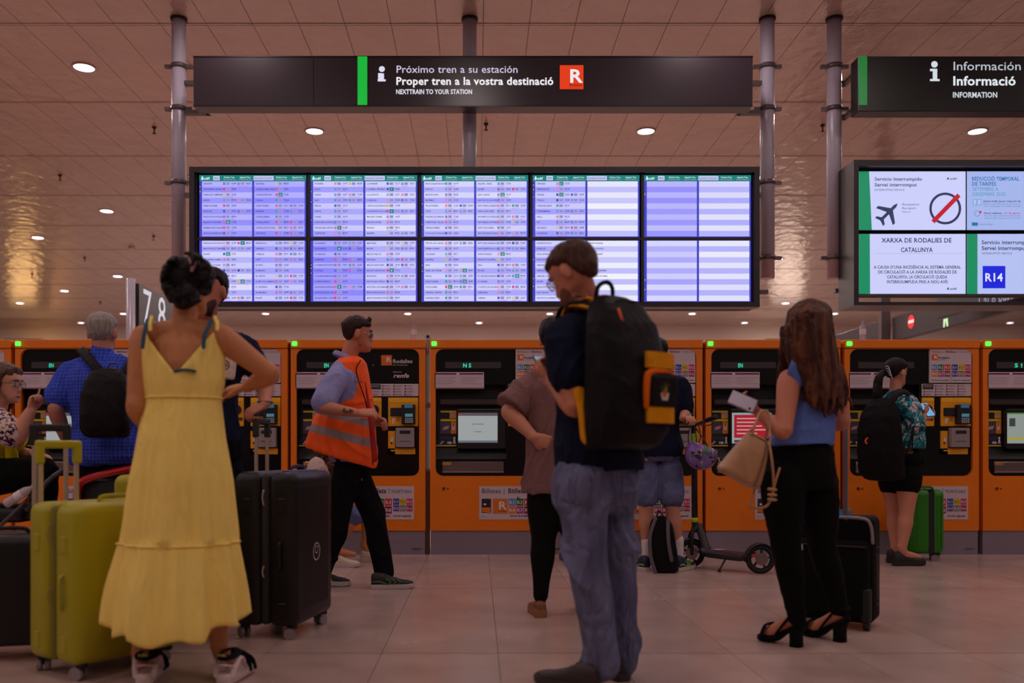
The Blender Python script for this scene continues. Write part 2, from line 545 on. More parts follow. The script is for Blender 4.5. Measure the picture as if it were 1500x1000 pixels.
pole(688, 'grey steel pole behind the middle of the train sign', (98, 160))
pole(1124, 'grey steel pole at the right end of the train sign and board', (98, 160, 268, 378))
pole(1222, 'grey steel pole at the left end of the information sign', (98, 160, 378))

WHITE = (236, 232, 255)
def arms(b, xp, x1, zs, y0=8.05):
    for z in zs: b.box(min(xp, x1), max(xp, x1), 8.33, 8.39, z - .018, z + .018); b.box(x1 - .02, x1 + .02, y0, 8.39, z - .018, z + .018)
# main sign
x0, x1, z0, z1 = px2x(283, YS), px2x(1103, YS), py2z(156, YS), py2z(82, YS)
e = empty('train_sign', ((x0 + x1) / 2, YS, z0), 'long dark hanging sign for the next train over the departures board', 'sign')
cx = (x0 + x1) / 2
M_sign = mat('sign_face', (52, 42, 50), .3, spec=.6)
b = B().add(rbox(x0 - cx, x1 - cx, 0, .17, 0, z1 - z0, .006, 1)); b.build('box', M_sign, e)
b = B(); b.box(x0 - cx + .002, x1 - cx - .002, -.004, 0, 0, .012); b.box(x0 - cx, x1 - cx, -.004, 0, z1 - z0 - .012, z1 - z0)
b.box(px2x(459, YS) - cx - .002, px2x(459, YS) - cx + .002, -.003, 0, 0, z1 - z0)
b.build('edge_trim', M_blk, e)
b = B(); arms(b, px2x(262, 8.36) - cx, x0 - cx + .03, [.08, z1 - z0 - .1]); arms(b, px2x(1124, 8.36) - cx, x1 - cx - .03, [.08, z1 - z0 - .1])
for q in range(len(b.v)): b.v[q].y -= YS
b.build('bracket', M_poled, e)
p = Print(-.006)
def S(px): return px2x(px, YS) - cx
def Z(py): return py2z(py, YS) - z0
p.rect(S(524), Z(154), S(538), Z(83), (10, 190, 60)); p.build('green_band', SIGN, e); p = Print(-.006)
p.disc(S(559.5), Z(101.5), .026, WHITE, 1); p.rect(S(554), Z(119), S(562.5), Z(108), WHITE, 1); p.rect(S(557), Z(119), S(562.5), Z(108), WHITE, 1)
p.rect(S(553.5), Z(119.5), S(565), Z(116.5), WHITE, 1); p.rect(S(554), Z(110.5), S(559), Z(107.5), WHITE, 1); p.build('info_symbol', SIGN, e); p = Print(-.006)
p.text('Próximo tren a su estación', S(580), Z(107), .068, (222, 214, 240), width=S(759) - S(580)); p.build('text_line', SIGN, e); p = Print(-.006)
p.text('Proper tren a la vostra destinació', S(580), Z(124.5), .072, (255, 250, 255), True, width=S(811) - S(580)); p.build('text_line', SIGN, e); p = Print(-.006)
p.text('NEXTTRAIN TO YOUR STATION', S(580), Z(138), .043, (240, 236, 250), True, width=S(692) - S(580)); p.build('text_line', SIGN, e); p = Print(-.006)
p.rect(S(820), Z(131), S(854.5), Z(96), (240, 62, 20), 1)
p.text('R', S(833.5), Z(121), .122, (255, 250, 250), True, width=S(852.5) - S(833), lay=3)
p.text('Rodalies', S(834), Z(126.5), .022, (90, 20, 10), True, width=S(852.5) - S(834), lay=3)
p.text('de Catalunya', S(834), Z(129.5), .010, (110, 30, 14), width=S(849) - S(834), lay=3)
p.build('logo_square', SIGN, e)

# second sign
x0, x1, z0, z1 = px2x(1257, YS), px2x(1720, YS), py2z(163, YS), py2z(82, YS)
e = empty('information_sign', (x0, YS, z0), 'dark hanging information sign with green end band, right edge', 'sign')
cx = x0
B().add(rbox(0, x1 - x0, 0, .16, 0, z1 - z0, .006, 1)).build('box', mat('sign_face_black', (20, 17, 20), .35), e)
b = B(); arms(b, px2x(1222, 8.36) - cx, .03, [.08, z1 - z0 - .1])
for q in range(len(b.v)): b.v[q].y -= YS
b.build('bracket', M_poled, e)
p = Print(-.004)
def Z(py): return py2z(py, YS) - z0
p.rect(S(1257.5), Z(154), S(1270), Z(82.5), (10, 120, 50)); p.build('green_band', SIGN, e); p = Print(-.004)
c = (225, 235, 240)
p.disc(S(1368.5), Z(94.5), .029, c, 1); p.rect(S(1366), Z(118), S(1372.5), Z(101), c, 1); p.rect(S(1362), Z(119), S(1376), Z(116), c, 1); p.rect(S(1362), Z(104.5), S(1368), Z(101), c, 1); p.build('info_symbol', SIGN, e); p = Print(-.004)
p.text('Información', S(1395), Z(103), .080, (200, 206, 215), width=S(1496) - S(1395)); p.build('text_line', SIGN, e); p = Print(-.004)
p.text('Informació', S(1395), Z(125), .084, (240, 246, 250), True, width=S(1488) - S(1395)); p.build('text_line', SIGN, e); p = Print(-.004)
p.text('INFORMATION', S(1395), Z(143), .050, (215, 225, 230), True, width=S(1461) - S(1395))
p.build('text_line', SIGN, e)

# departures board
YB = 8.0
LAV = (214, 210, 255)
NAVY = (38, 44, 130)
NAMES = [
 ['AEROPORT', 'AIGUAFREDA DE BAIX', "ALBERA DEL CAMPANAR", 'ARENYS', 'ARENYS DE MAR', 'BADALONA', 'BALENYA-ELS HOSTALETS', 'BALENYA-TONA-SEVA', 'BARBERA DEL VALLES', 'BARCELONA-PASSEIG DE G'],
 ['CALAFELL', 'CALDES DE MALAVELLA', "CALDES D'ESTRAC", 'CALELLA', 'CANET DE MAR', 'CARDEDEU', 'CASTELLBISBAL', 'CASTELLDEFELS', 'CASTELLAR DE N HUG', 'CENTELLES'],
 ['FIGUERES', 'FLACA', 'GARRAF', 'GAVA', 'GELIDA', 'GIRONA', 'GUALBA', 'GRANOLLERS CANOVELLES', 'GRANOLLERS CENTRE', 'HOSPITALET'],
 ['LLAVANERES', 'LA BISBAL-PENEDES', 'LA LLAGOSTA', 'LA MOLINA', "L'ESPLUGA DE FRANCOLI", "L'HOSPITALET DE LLOB", 'MALGRAT DE MAR', 'MOLINS DE REI', 'MANLLEU', 'MANRESA'],
 ['MONTCADA-BIFURCACIO', 'MONTGAT', 'MONTGAT NORD', 'MONTMELO', 'PALAUTORDERA', 'OCATA', 'PASSEIG DE GRACIA', 'PARETS DEL VALLES', 'PINEDA DE MAR', 'PLACA DE CATALUNYA'],
 ['SALDES - BAIX', 'SALOMO', 'SANT CELONI', 'SANT BOI DE LLUCANES', 'SANT ADRIA DE BESOS', 'SANT JOAN DESPI', 'SANT MARTI DE CENTELLES', 'SANT MIQUEL GONTERES', 'SANT POL DE MAR', 'SANT SADURNI D ANOIA'],
 ['TERRASSA', 'TERRASSA EST', 'TORDERA', 'TORELLO', 'TORRE DEL BARO', 'TORREDEMBARRA', 'VALLS', 'VIC', 'VILA-SECA', 'VILADECANS'],
 [], [], []]
NAMES2 = [
 ['BARCELONA-SANTS ESTACIO', 'BELLVITGE DE TORRES', 'BLANES', 'BELLATERRA RAMBLA', 'CABRERA-VILASSAR', 'CABRILS', 'CALDES', 'CAMBRILS', 'CAMPDEVANOL', 'CERDANYOLA', 'CERVERA'],
 ['CERDANYOLA', 'CORNELLA', 'CUBELLES', 'CUNIT', 'EL PRAT', 'EL MASNOU', 'EL PAPIOL', 'EL PRAT DE LLOBREGAT', 'EL VENDRELL', 'ELS MONJOS', 'FALSET'],
 ['LA GARRIGA', 'LA FLORESTA', 'LA GRANADA', 'LA MOLINA', 'LA PALMA-FONTSANTA', 'LA POBLA', 'LA SAGRERA-MERIDIANA', 'LAVERN-SUBIRATS', 'LES BORGES BLANQUES', 'LES FRANQUESES DEL VALL', "LES FRANQUESES G. NORD"],
 ['MARTORELL', 'MATARO', 'MOLLET DEL SO', 'MONTCADA', 'MOLLET SANT FOST', 'MOLLET SANTA ROSA', 'MONISTROL', 'MONTCADA I REIXAC', 'MONTCADA I SANTA MARIA', 'MONTCADA RIPOLLET', 'MONTCADA RIPOLLET EST'],
 ['PORTAL DE L ANGEL', 'PREMIA DE MAR', 'PUIGCERDA', 'RAJADELL', 'REUS', 'RIBES DE FRESER', 'RIPOLL', 'RODA DE BARA', 'RODA DE MAR', 'SABADELL CENTRE', 'SABADELL NORD'],
 ['SANT VICENC DE MAGRANS', 'SANTA PERPETUA-A-C-12', 'SANTA SUSANNA', 'SEGUR DE CALAFELL', 'SILS', 'SITGES', 'ST. QUIRZE DE BESORA', 'ST ANDREU', 'ST VICENC DE CALDERS', 'TARRAGONA', 'TARREGA'],
 ['ROQUETES-ROYAL', 'ROSELLES', 'RODA DE BERA', 'RODA DE MAR', 'SABADELL CENTRE', 'SABADELL NORD', 'SABADELL SUD', 'SALOMO', 'SALOU-PORT AVENTURA', 'SANT CELONI', 'SANT BOI DE LLOBREGAT'],
 ['SANTA SUSANNA', 'SEGUR-CALAFELL', 'SILS I LLORET', '', '', 'SITGES - SUBURBS', 'VILANOVA DE RIBES', '', 'VILAFRANCA', '', ''], [], []]
LINEC = [(230, 60, 150), (60, 90, 200), (225, 60, 110), (70, 150, 190), (205, 200, 40), (60, 160, 150), (235, 130, 160), (90, 90, 190), (70, 70, 140)]
TEAL = (16, 128, 128)
rt = random.Random(3)
def half(p, x0, x1, z0, z1, names, nrow, shade, dense):
    """one printed column of the departures list"""
    wd = x1 - x0; rh = (z1 - z0) / nrow
    def k(x): return x0 + wd * x
    for r in range(nrow):
        za, zb = z1 - (r + 1) * rh, z1 - r * rh
        s_ = shade * (rt.uniform(.97, 1.03))
        odd = (r % 2 == 1) if nrow == 10 else (r % 2 == 1)
        base = (222, 222, 255) if not odd else (182, 180, 246)
        p.rect(x0, za, x1, zb, (base[0] * s_ ** 1.25, base[1] * s_ ** 1.35, 255))
        if r < len(names) and names[r]:
            ink = (56, 50, 132)
            nm = names[r]
            p.text(nm, k(.03), za + rh * .42, rh * .30, ink, True, width=min(wd * .39, wd * .0215 * len(nm)))
            if dense == 1:
                for q, xo in enumerate((.42, .71)):
                    if q == 1 and rt.random() < .45: continue
                    lc = rt.choice(LINEC)
                    if rt.random() < .55:
                        p.rect(k(xo), za + rh * .36, k(xo + .045), za + rh * .52, lc, 1); p.rect(k(xo), za + rh * .60, k(xo + .045), za + rh * .76, lc, 1)
                    else: p.rect(k(xo), za + rh * .36, k(xo + .045), za + rh * .80, lc, 1)
                    if rt.random() < .1:
                        p.rect(k(xo + .06), za + rh * .24, k(xo + .145), za + rh * .92, TEAL, 1)
                        p.text(str(rt.choice([7, 8, 11, 12, 13])), k(xo + .10), za + rh * .38, rh * .36, (210, 240, 250), True, align='c', lay=2)
                    else:
                        p.rect(k(xo + .06), za + rh * .32, k(xo + .135), za + rh * .84, (158, 156, 214), 1); p.rect(k(xo + .08), za + rh * .52, k(xo + .12), za + rh * .62, (96, 92, 170), 2)
                    p.text('%02d:%02d' % (rt.choice([8, 9, 15, 16, 17, 18, 19]), rt.randint(0, 59)), k(xo + .165), za + rh * .44, rh * .34, ink, True, width=wd * .10)
                    p.text('Via %d' % rt.randint(7, 14), k(xo + .165), za + rh * .2, rh * .13, (120, 116, 180), width=wd * .06)
                    if rt.random() < .6: p.rect(k(xo), za + rh * .06, k(xo + rt.uniform(.12, .24)), za + rh * .13, (196, 110, 190), 1)
def monitor(root, M0, wd, ht, names_a, names_b, top, sh):
    mo = B().add(rbox(-.006, wd + .006, .004, .05, -.006, ht + .006, .004, 1)).build('monitor', M_blk, root)
    mo.location = M0
    p = Print(0)
    p.rect(0, 0, wd, ht, (60, 64, 190), -1)
    mid = wd * .5; hz = ht
    if top:
        hz = ht * .905
        p.rect(0, hz, wd, ht, (10, 128, 120), 1)
        hh = ht - hz
        p.poly([(wd * .016, hz + hh * .2), (wd * .038, hz + hh * .2), (wd * .04, hz + hh * .45), (wd * .03, hz + hh * .85), (wd * .022, hz + hh * .75)], (200, 240, 250), 2)
        p.text('adif', wd * .045, hz + hh * .25, hh * .42, (220, 250, 255), True, width=wd * .05)
        p.rect(wd * .13, hz + hh * .14, wd * .19, hz + hh * .86, (200, 214, 246), 2)
        p.text('09:03', wd * .16, hz + hh * .3, hh * .36, (60, 80, 150), True, align='c', width=wd * .045, lay=3)
        p.rect(wd * .508, hz + hh * .14, wd * .695, hz + hh * .86, (200, 206, 246), 2)
        p.text('RODALIES DE CATALUNYA', wd * .60, hz + hh * .3, hh * .34, (90, 96, 160), True, align='c', width=wd * .17, lay=3)
        for xo in (.28, .43, .77, .92):
            p.text('Próximo Tren' if xo in (.28, .77) else 'Segundo Tren', wd * xo, hz + hh * .52, hh * .26, (210, 240, 245), True, align='c', width=wd * .10)
            p.text('Pròxim Tren  Next Train', wd * xo, hz + hh * .2, hh * .16, (190, 230, 235), align='c', width=wd * .11)
    nr = 10 if top else 11
    half(p, wd * .025, mid - wd * .007, .012 * ht, hz - .004 * ht, names_a, nr, sh[0], sh[2])
    half(p, mid + wd * .014, wd * .985, .012 * ht, hz - .004 * ht, names_b, nr, sh[1], sh[3])
    # seat-line numbers on the dark left gutter
    for q in range(3):
        zz = ht * rt.uniform(.1, .85); p.rect(wd * .002, zz, wd * .012, zz + ht * .05, (20, 20, 40), 3); p.rect(wd * .005, zz + ht * .012, wd * .009, zz + ht * .034, (240, 240, 255), 4)
    p.build('screen', GLOW, mo)
    b = B().box(wd * .46, wd * .5, -.006, 0, -.006, -.001); b.build('maker_mark', M_poled, mo)
    return mo
bx0, bx1, bz0, bz1 = px2x(278, YB), px2x(1112, YB), py2z(450, YB), py2z(245, YB)
e = empty('departures_board', (bx0, YB, bz0), 'wide hanging departures board of ten blue-white screens', 'display board')
W_, H_ = bx1 - bx0, bz1 - bz0
b = B(); b.box(.01, W_ - .01, .10, .28, .01, H_ - .01); b.build('housing', M_blk2, e)
M_frame = mat('board_frame', (44, 34, 42), .35)
b = B()
b.box(0, W_, -.02, .1, H_ - .05, H_); b.box(0, W_, -.02, .1, 0, .045)
b.box(0, .045, -.02, .1, .045, H_ - .05); b.box(W_ - .045, W_, -.02, .1, .045, H_ - .05)
b.build('frame', M_frame, e)
b = B()
for q in range(6):
    xx = [S_ - bx0 for S_ in [px2x(k_, YB) for k_ in (286, 451.5, 614.5, 778.5, 942, 1105)]][q]
    b.box(xx - .012, xx + .012, .02, .1, .045, H_ - .05)
b.box(.045, W_ - .045, .03, .1, py2z(348.5, YB) - bz0 - .012, py2z(348.5, YB) - bz0 + .012)
b.build('mullion', M_frame, e)
b = B(); arms(b, px2x(262, 8.36) - bx0, .03, [.2, H_ - .15], 8.2); arms(b, px2x(1124, 8.36) - bx0, W_ - .03, [.2, H_ - .15], 8.2)
for q in range(len(b.v)): b.v[q].y -= YB
b.build('bracket', M_poled, e)
SH = [(.86, .84, 1, 1), (.93, .98, 1, 1), (.97, .97, 1, 1), (.94, 1.06, 1, 0), (.87, 1.0, 0, 0)]
SH2 = [(.98, .92, 1, 1), (.82, .96, 1, 1), (.98, .95, 1, 1), (.96, 1.06, 2, 2), (.96, 1.02, 0, 0)]
for q, xl in enumerate((290.5, 454, 617, 780.5, 944.5)):
    wd = px2x(xl + 157, YB) - px2x(xl, YB)
    monitor(e, (px2x(xl, YB) - bx0, .03, py2z(346, YB) - bz0), wd, (346 - 255) / 1300 * YB, NAMES[q * 2], NAMES[q * 2 + 1], True, SH[q])
    monitor(e, (px2x(xl, YB) - bx0, .03, py2z(441, YB) - bz0), wd, (441 - 351) / 1300 * YB, NAMES2[q * 2], NAMES2[q * 2 + 1], False, SH2[q])

# information board
ix0, ix1, iz0, iz1 = px2x(1248, YB), px2x(1740, YB), py2z(448, YB), py2z(236, YB)
e = empty('information_board', (ix0, YB, iz0), 'hanging board with service interruption notices on screens, right edge', 'display board')
W_, H_ = ix1 - ix0, iz1 - iz0
b = B(); b.box(.01, W_, .12, .30, .125, H_ - .01); b.build('housing', M_blk2, e)
b = B(); b.box(0, W_, -.04, .30, H_ - .055, H_); b.box(0, W_, -.04, .30, 0, .03); b.box(0, .045, -.04, .30, .03, H_ - .055); b.build('frame', M_frame, e)
b = B(); arms(b, px2x(1222, 8.36) - ix0, .03, [.2, H_ - .15], 8.2)
for q in range(len(b.v)): b.v[q].y -= YB
b.build('bracket', M_poled, e)
def adif(p, x, z, h, col=(30, 70, 80)):
    p.poly([(x, z), (x + h * 1.2, z), (x + h * 1.3, z + h * .5), (x + h * .8, z + h * 1.3), (x + h * .4, z + h)], (20, 120, 90), 2)
    p.text('adif', x + h * 1.7, z, h, col, True, width=h * 3.4)
def cell(xl, xr, yt, yb):
    mo = B().add(rbox(-.006, (xr - xl) / 1300 * YB + .006, .004, .05, -.006, (yb - yt) / 1300 * YB + .006, .004, 1)).build('monitor', M_blk, e)
    mo.location = (px2x(xl, YB) - ix0, .04, py2z(yb, YB) - iz0)
    p = Print(0); k = YB / 1300
    p.rect(0, 0, (xr - xl) * k, (yb - yt) * k, (206, 210, 255), -1)
    return mo, p, (lambda x: (x - xl) * k), (lambda y: (yb - y) * k)
GR = (8, 140, 96); INK = (58, 60, 96); INK2 = (40, 46, 100)
mo, p, X, Zz = cell(1261, 1418, 249, 335)
p.poly([(X(1261), Zz(335)), (X(1280), Zz(335)), (X(1276), Zz(249)), (X(1261), Zz(249))], GR, 1)
p.text('Servicio interrumpido', X(1284), Zz(262.5), .032, INK, True, width=X(1354) - X(1284)); p.text('Servei interromput', X(1284), Zz(271), .032, INK2, True, width=X(1346) - X(1284)); p.text('INTERRUPTED SERVICE', X(1284), Zz(277.5), .018, INK, width=X(1328) - X(1284))
adif(p, X(1390), Zz(261), .018)
A_ = V((X(1305), Zz(309)))
def pl(pts):
    return [(A_.x + (u * math.cos(.78) - v * math.sin(.78)) * .115, A_.y + (u * math.sin(.78) + v * math.cos(.78)) * .115) for u, v in pts]
for pts in ([(-.95, -.12), (.7, -.13), (1.0, 0), (.7, .13), (-.95, .12)], [(-.1, .1), (.35, .1), (-.25, .95), (-.5, .95)], [(.35, -.1), (-.1, -.1), (-.5, -.95), (-.25, -.95)], [(-.95, .05), (-.65, .08), (-.9, .45), (-1.1, .45)], [(-.65, -.08), (-.95, -.05), (-1.1, -.45), (-.9, -.45)]):
    p.poly(pl(pts), (44, 58, 92), 2)
p.text('Aeropuerto', X(1324), Zz(299), .022, INK, width=X(1350) - X(1324)); p.text('Aeroport', X(1324), Zz(304.5), .022, INK, width=X(1345) - X(1324)); p.text('Airport', X(1324), Zz(309.5), .016, INK, width=X(1337) - X(1324))
p.ring(X(1388), Zz(303.5), .122, .145, (44, 52, 90), 1)
u = V((math.cos(.80), math.sin(.80))); n_ = V((-u.y, u.x)); c_ = V((X(1389), Zz(303.5)))
p.poly([tuple(c_ - u * .17 - n_ * .02), tuple(c_ + u * .17 - n_ * .02), tuple(c_ + u * .17 + n_ * .02), tuple(c_ - u * .17 + n_ * .02)], (196, 16, 44), 3)
p.build('screen', GLOW, mo)
mo, p, X, Zz = cell(1420, 1577, 249, 335)
p.rect(0, 0, X(1577), Zz(249), (166, 184, 240), 1)
C1 = (16, 110, 178); C2 = (60, 150, 190)
p.text('REDUCCIÓ TEMPORAL', X(1427), Zz(262.5), .036, C1, True, width=X(1497) - X(1427), lay=3); p.text('DE TARIFES', X(1427), Zz(270), .036, C1, True, width=X(1463) - X(1427), lay=3)
p.text('SETEMBRE A', X(1428), Zz(277.5), .034, C2, width=X(1466) - X(1428), lay=3); p.text('DESEMBRE 2022', X(1428), Zz(285), .034, C2, width=X(1477) - X(1428), lay=3)
p.ring(X(1435), Zz(311), .022, .027, C2, 3); p.disc(X(1439.5), Zz(309), .012, (220, 30, 90), 4)
for a, c3 in ((1429, 1434), (1435, 1441)): p.rect(X(a), Zz(299), X(c3), Zz(290), C2, 2); p.rect(X(a) + .004, Zz(298.3), X(c3) - .004, Zz(290.7), (180, 196, 244), 3)
p.text('Quina tarifa tenen reducció de', X(1444), Zz(294), .017, (20, 50, 110), True, width=X(1499) - X(1444), lay=3)
p.text('Reducció del 50% per als abonaments', X(1444), Zz(297.5), .012, (60, 90, 150), width=X(1499) - X(1444), lay=3)
p.text('Títols multiviatge de Rodalies gratuïts', X(1444), Zz(301), .012, (60, 90, 150), width=X(1499) - X(1444), lay=3)
p.text('Nova validesa:', X(1445), Zz(311.5), .016, (20, 50, 110), True, width=X(1472) - X(1445), lay=3); p.text('12 de gener', X(1474), Zz(311.5), .016, (210, 20, 100), True, width=X(1499) - X(1474), lay=3)
p.text('Tots els títols comprats abans del 31', X(1445), Zz(315), .012, (60, 90, 150), width=X(1499) - X(1445), lay=3); p.text('queda del 50% els gener i per a tot el 2023', X(1445), Zz(318.5), .012, (60, 90, 150), width=X(1499) - X(1445), lay=3)
p.rect(X(1427), Zz(329), X(1436), Zz(324), (20, 120, 160), 3); p.text('Generalitat de Catalunya', X(1438), Zz(327.5), .012, (20, 40, 70), width=X(1458) - X(1438), lay=3)
p.build('screen', GLOW, mo)
mo, p, X, Zz = cell(1261, 1418, 341, 429)
p.poly([(X(1261), Zz(429)), (X(1277.5), Zz(429)), (X(1277), Zz(341)), (X(1261), Zz(341))], GR, 1)
p.text('XARXA DE RODALIES DE', X(1346), Zz(353.5), .042, INK2, True, align='c', width=X(1398) - X(1295)); p.text('CATALUNYA', X(1346), Zz(367.5), .042, INK2, True, align='c', width=X(1370) - X(1323))
p.rect(X(1284), Zz(370), X(1412), Zz(369.6), (150, 158, 200), 2)
for k_, (t, a, c3) in enumerate((("A CAUSA D'UNA INCIDÈNCIA AL SISTEMA GENERAL", 1283, 1411), ('DE CIRCULACIÓ A LA XARXA DE RODALIES DE', 1289, 1405), ('CATALUNYA. LA CIRCULACIÓ QUEDA', 1302, 1391), ('INTERROUMPUDA FINS A NOU AVÍS', 1302, 1392))):
    p.text(t, X(a), Zz(392 + 7.2 * k_), .029, INK, True, width=X(c3) - X(a))
adif(p, X(1390), Zz(423), .018)
p.build('screen', GLOW, mo)
mo, p, X, Zz = cell(1420, 1577, 341, 429)
p.rect(0, 0, X(1577), Zz(341), (182, 196, 246), 1)
p.rect(X(1420), Zz(429), X(1435.5), Zz(341), GR, 2)
p.text('Servicio interrumpido', X(1441.5), Zz(356), .036, INK, True, width=X(1516) - X(1441), lay=3); p.text('Servei interromput', X(1441.5), Zz(364.5), .036, INK2, True, width=X(1508) - X(1441), lay=3); p.text('INTERRUPTED SERVICE', X(1441.5), Zz(371), .018, INK, width=X(1486) - X(1441), lay=3)
p.rect(X(1443), Zz(421), X(1476.5), Zz(388), (14, 34, 220), 3)
p.text('R14', X(1446), Zz(410.5), .075, (226, 230, 255), True, width=X(1473) - X(1446), lay=4)
p.build('screen', GLOW, mo)
for xl, xr in ((1579, 1736),):
    for yt, yb in ((249, 335), (341, 429)):
        mo, p, X, Zz = cell(xl, xr, yt, yb); p.build('screen', GLOW, mo)

# ---- platform sign 7-8 seen edge-on at left
e = empty('platform_sign', (-4.04, 10.5, 0), 'dark platform sign reading 7 8 on a steel post, left background', 'sign')
B().add(rbox(-.03, .03, 0, 1.3, 2.05, 2.91, .006, 1)).build('box', mat('sign_face_black', (20, 17, 20), .35), e)
B().cyl((-.02, -.12, 0), .05, 2.94, seg=20).build('post', M_pole, e)
p = Print(0); p.text('7', .10, .3, .44, (210, 205, 215), sx=1.0); p.rect(.46, .3, .5, .36, (210, 205, 215), 2); p.text('8', .60, .3, .44, (210, 205, 215), sx=1.0)
p.build('lettering', SIGN, e, M=Matrix.Translation((.034, 0, 2.16)) @ Matrix.Rotation(PI / 2, 4, 'Z'))

# ---- far direction signs at right (run away from the camera)
e = empty('exit_sign', (6.4, 9.6, 0), 'long dark overhead sign with lit no entry symbol, right background', 'sign')
B().add(rbox(-.05, .05, 0, 4.0, 2.6, 2.97, .01, 1)).build('box', mat('sign_face_grey', (62, 52, 58), .45), e)
p = Print(0)
MM = Matrix.Translation((-.055, 4.6, 2.6)) @ Matrix.Rotation(-PI / 2, 4, 'Z')
# local x runs towards the camera from the far end
p.disc(1.2, .22, .1, (255, 30, 30), 1); p.rect(1.12, .20, 1.28, .245, (255, 235, 230), 2)
p.disc(2.16, .215, .035, (220, 255, 200), 2); p.poly([(2.10, .01), (2.14, .01), (2.16, .09), (2.19, .01), (2.23, .01), (2.21, .18), (2.11, .18)], (220, 255, 200), 2)
p.text('No passar', 2.36, .16, .11, (235, 255, 220), True, width=.62)
p.build('lettering', SIGN, e, M=MM)
e = empty('passage_sign', (6.9, 8.6, 0), 'dark hanging sign behind the information board, lettering half hidden', 'sign')
B().add(rbox(0, .1, 0, 2.6, 2.40, 3.1, .01, 1)).build('box', mat('sign_face_black', (20, 17, 20), .35), e)
e.location = (6.0, 9.0, .25)
p = Print(0); p.text('1 al 6 passeu | all trains', .95, .19, .15, (130, 130, 150), True, sx=.8)
p.build('lettering', SIGN, e, M=Matrix.Translation((-.005, 2.6, 2.2)) @ Matrix.Rotation(-PI / 2, 4, 'Z'))
e = empty('low_sign', (0, 0, 0), 'dark slanting overhead panel beyond the machines, right of the long haired woman', 'sign')
e.location = (6.3, 13.8, 0)
B().add(rbox(-.05, .05, 0, 3.4, 2.1, 2.95, .01, 1)).build('box', mat('sign_face_grey', (62, 52, 58), .45), e)
B().box(-.07, .07, -.1, 0, 0, HC).build('post', M_poled, e)
# ---------------------------------------------------------------- ticket machines
YM = 7.95
K = YM / 1300
M_or = mat('orange_enamel', (238, 122, 10), .38, spec=.5, var=.03, vscale=3)
M_yel = mat('yellow_orange_plate', (240, 160, 20), .42)
M_grey = mat('kick_plate_grey', (138, 124, 138), .45)
M_fas = mat('black_glass_fascia', (16, 13, 16), .22)
M_in = mat('recess_black', (12, 10, 12), .5)
M_slv = mat('brushed_steel', (150, 132, 132), .28, metal=.85)
M_prn = mat('grey_printer', (150, 138, 140), .4)
M_led = mat('green_lamp', (40, 255, 60), .4, emit=(70, 255, 70), estr=2.2)
RC = [('R1', (90, 140, 200)), ('R2', (20, 110, 50)), ('R3', (210, 40, 50)), ('R4', (226, 120, 20)), ('R7', (170, 60, 120)), ('R8', (130, 20, 60))]
RC2 = [('R11', (10, 60, 160)), ('R12', (220, 180, 20)), ('R13', (200, 30, 110)), ('R14', (80, 60, 150)), ('R15', (140, 110, 110)), ('R16', (160, 20, 60))]
PAP = (226, 206, 214)
def tiles(p, X, Zz, x0, y0, sz, gap, lst):
    for q, (t, c) in enumerate(lst):
        xa = x0 + (q % 3) * (sz + gap); ya = y0 + (q // 3) * (sz + gap)
        p.rect(X(xa), Zz(ya + sz), X(xa + sz), Zz(ya), c, 1)
        p.text(t, X(xa + sz / 2), Zz(ya + sz * .76), sz * .5 * K, (30, 30, 30) if t == 'R12' else (240, 230, 235), False, align='c', width=sz * .82 * K, lay=2)
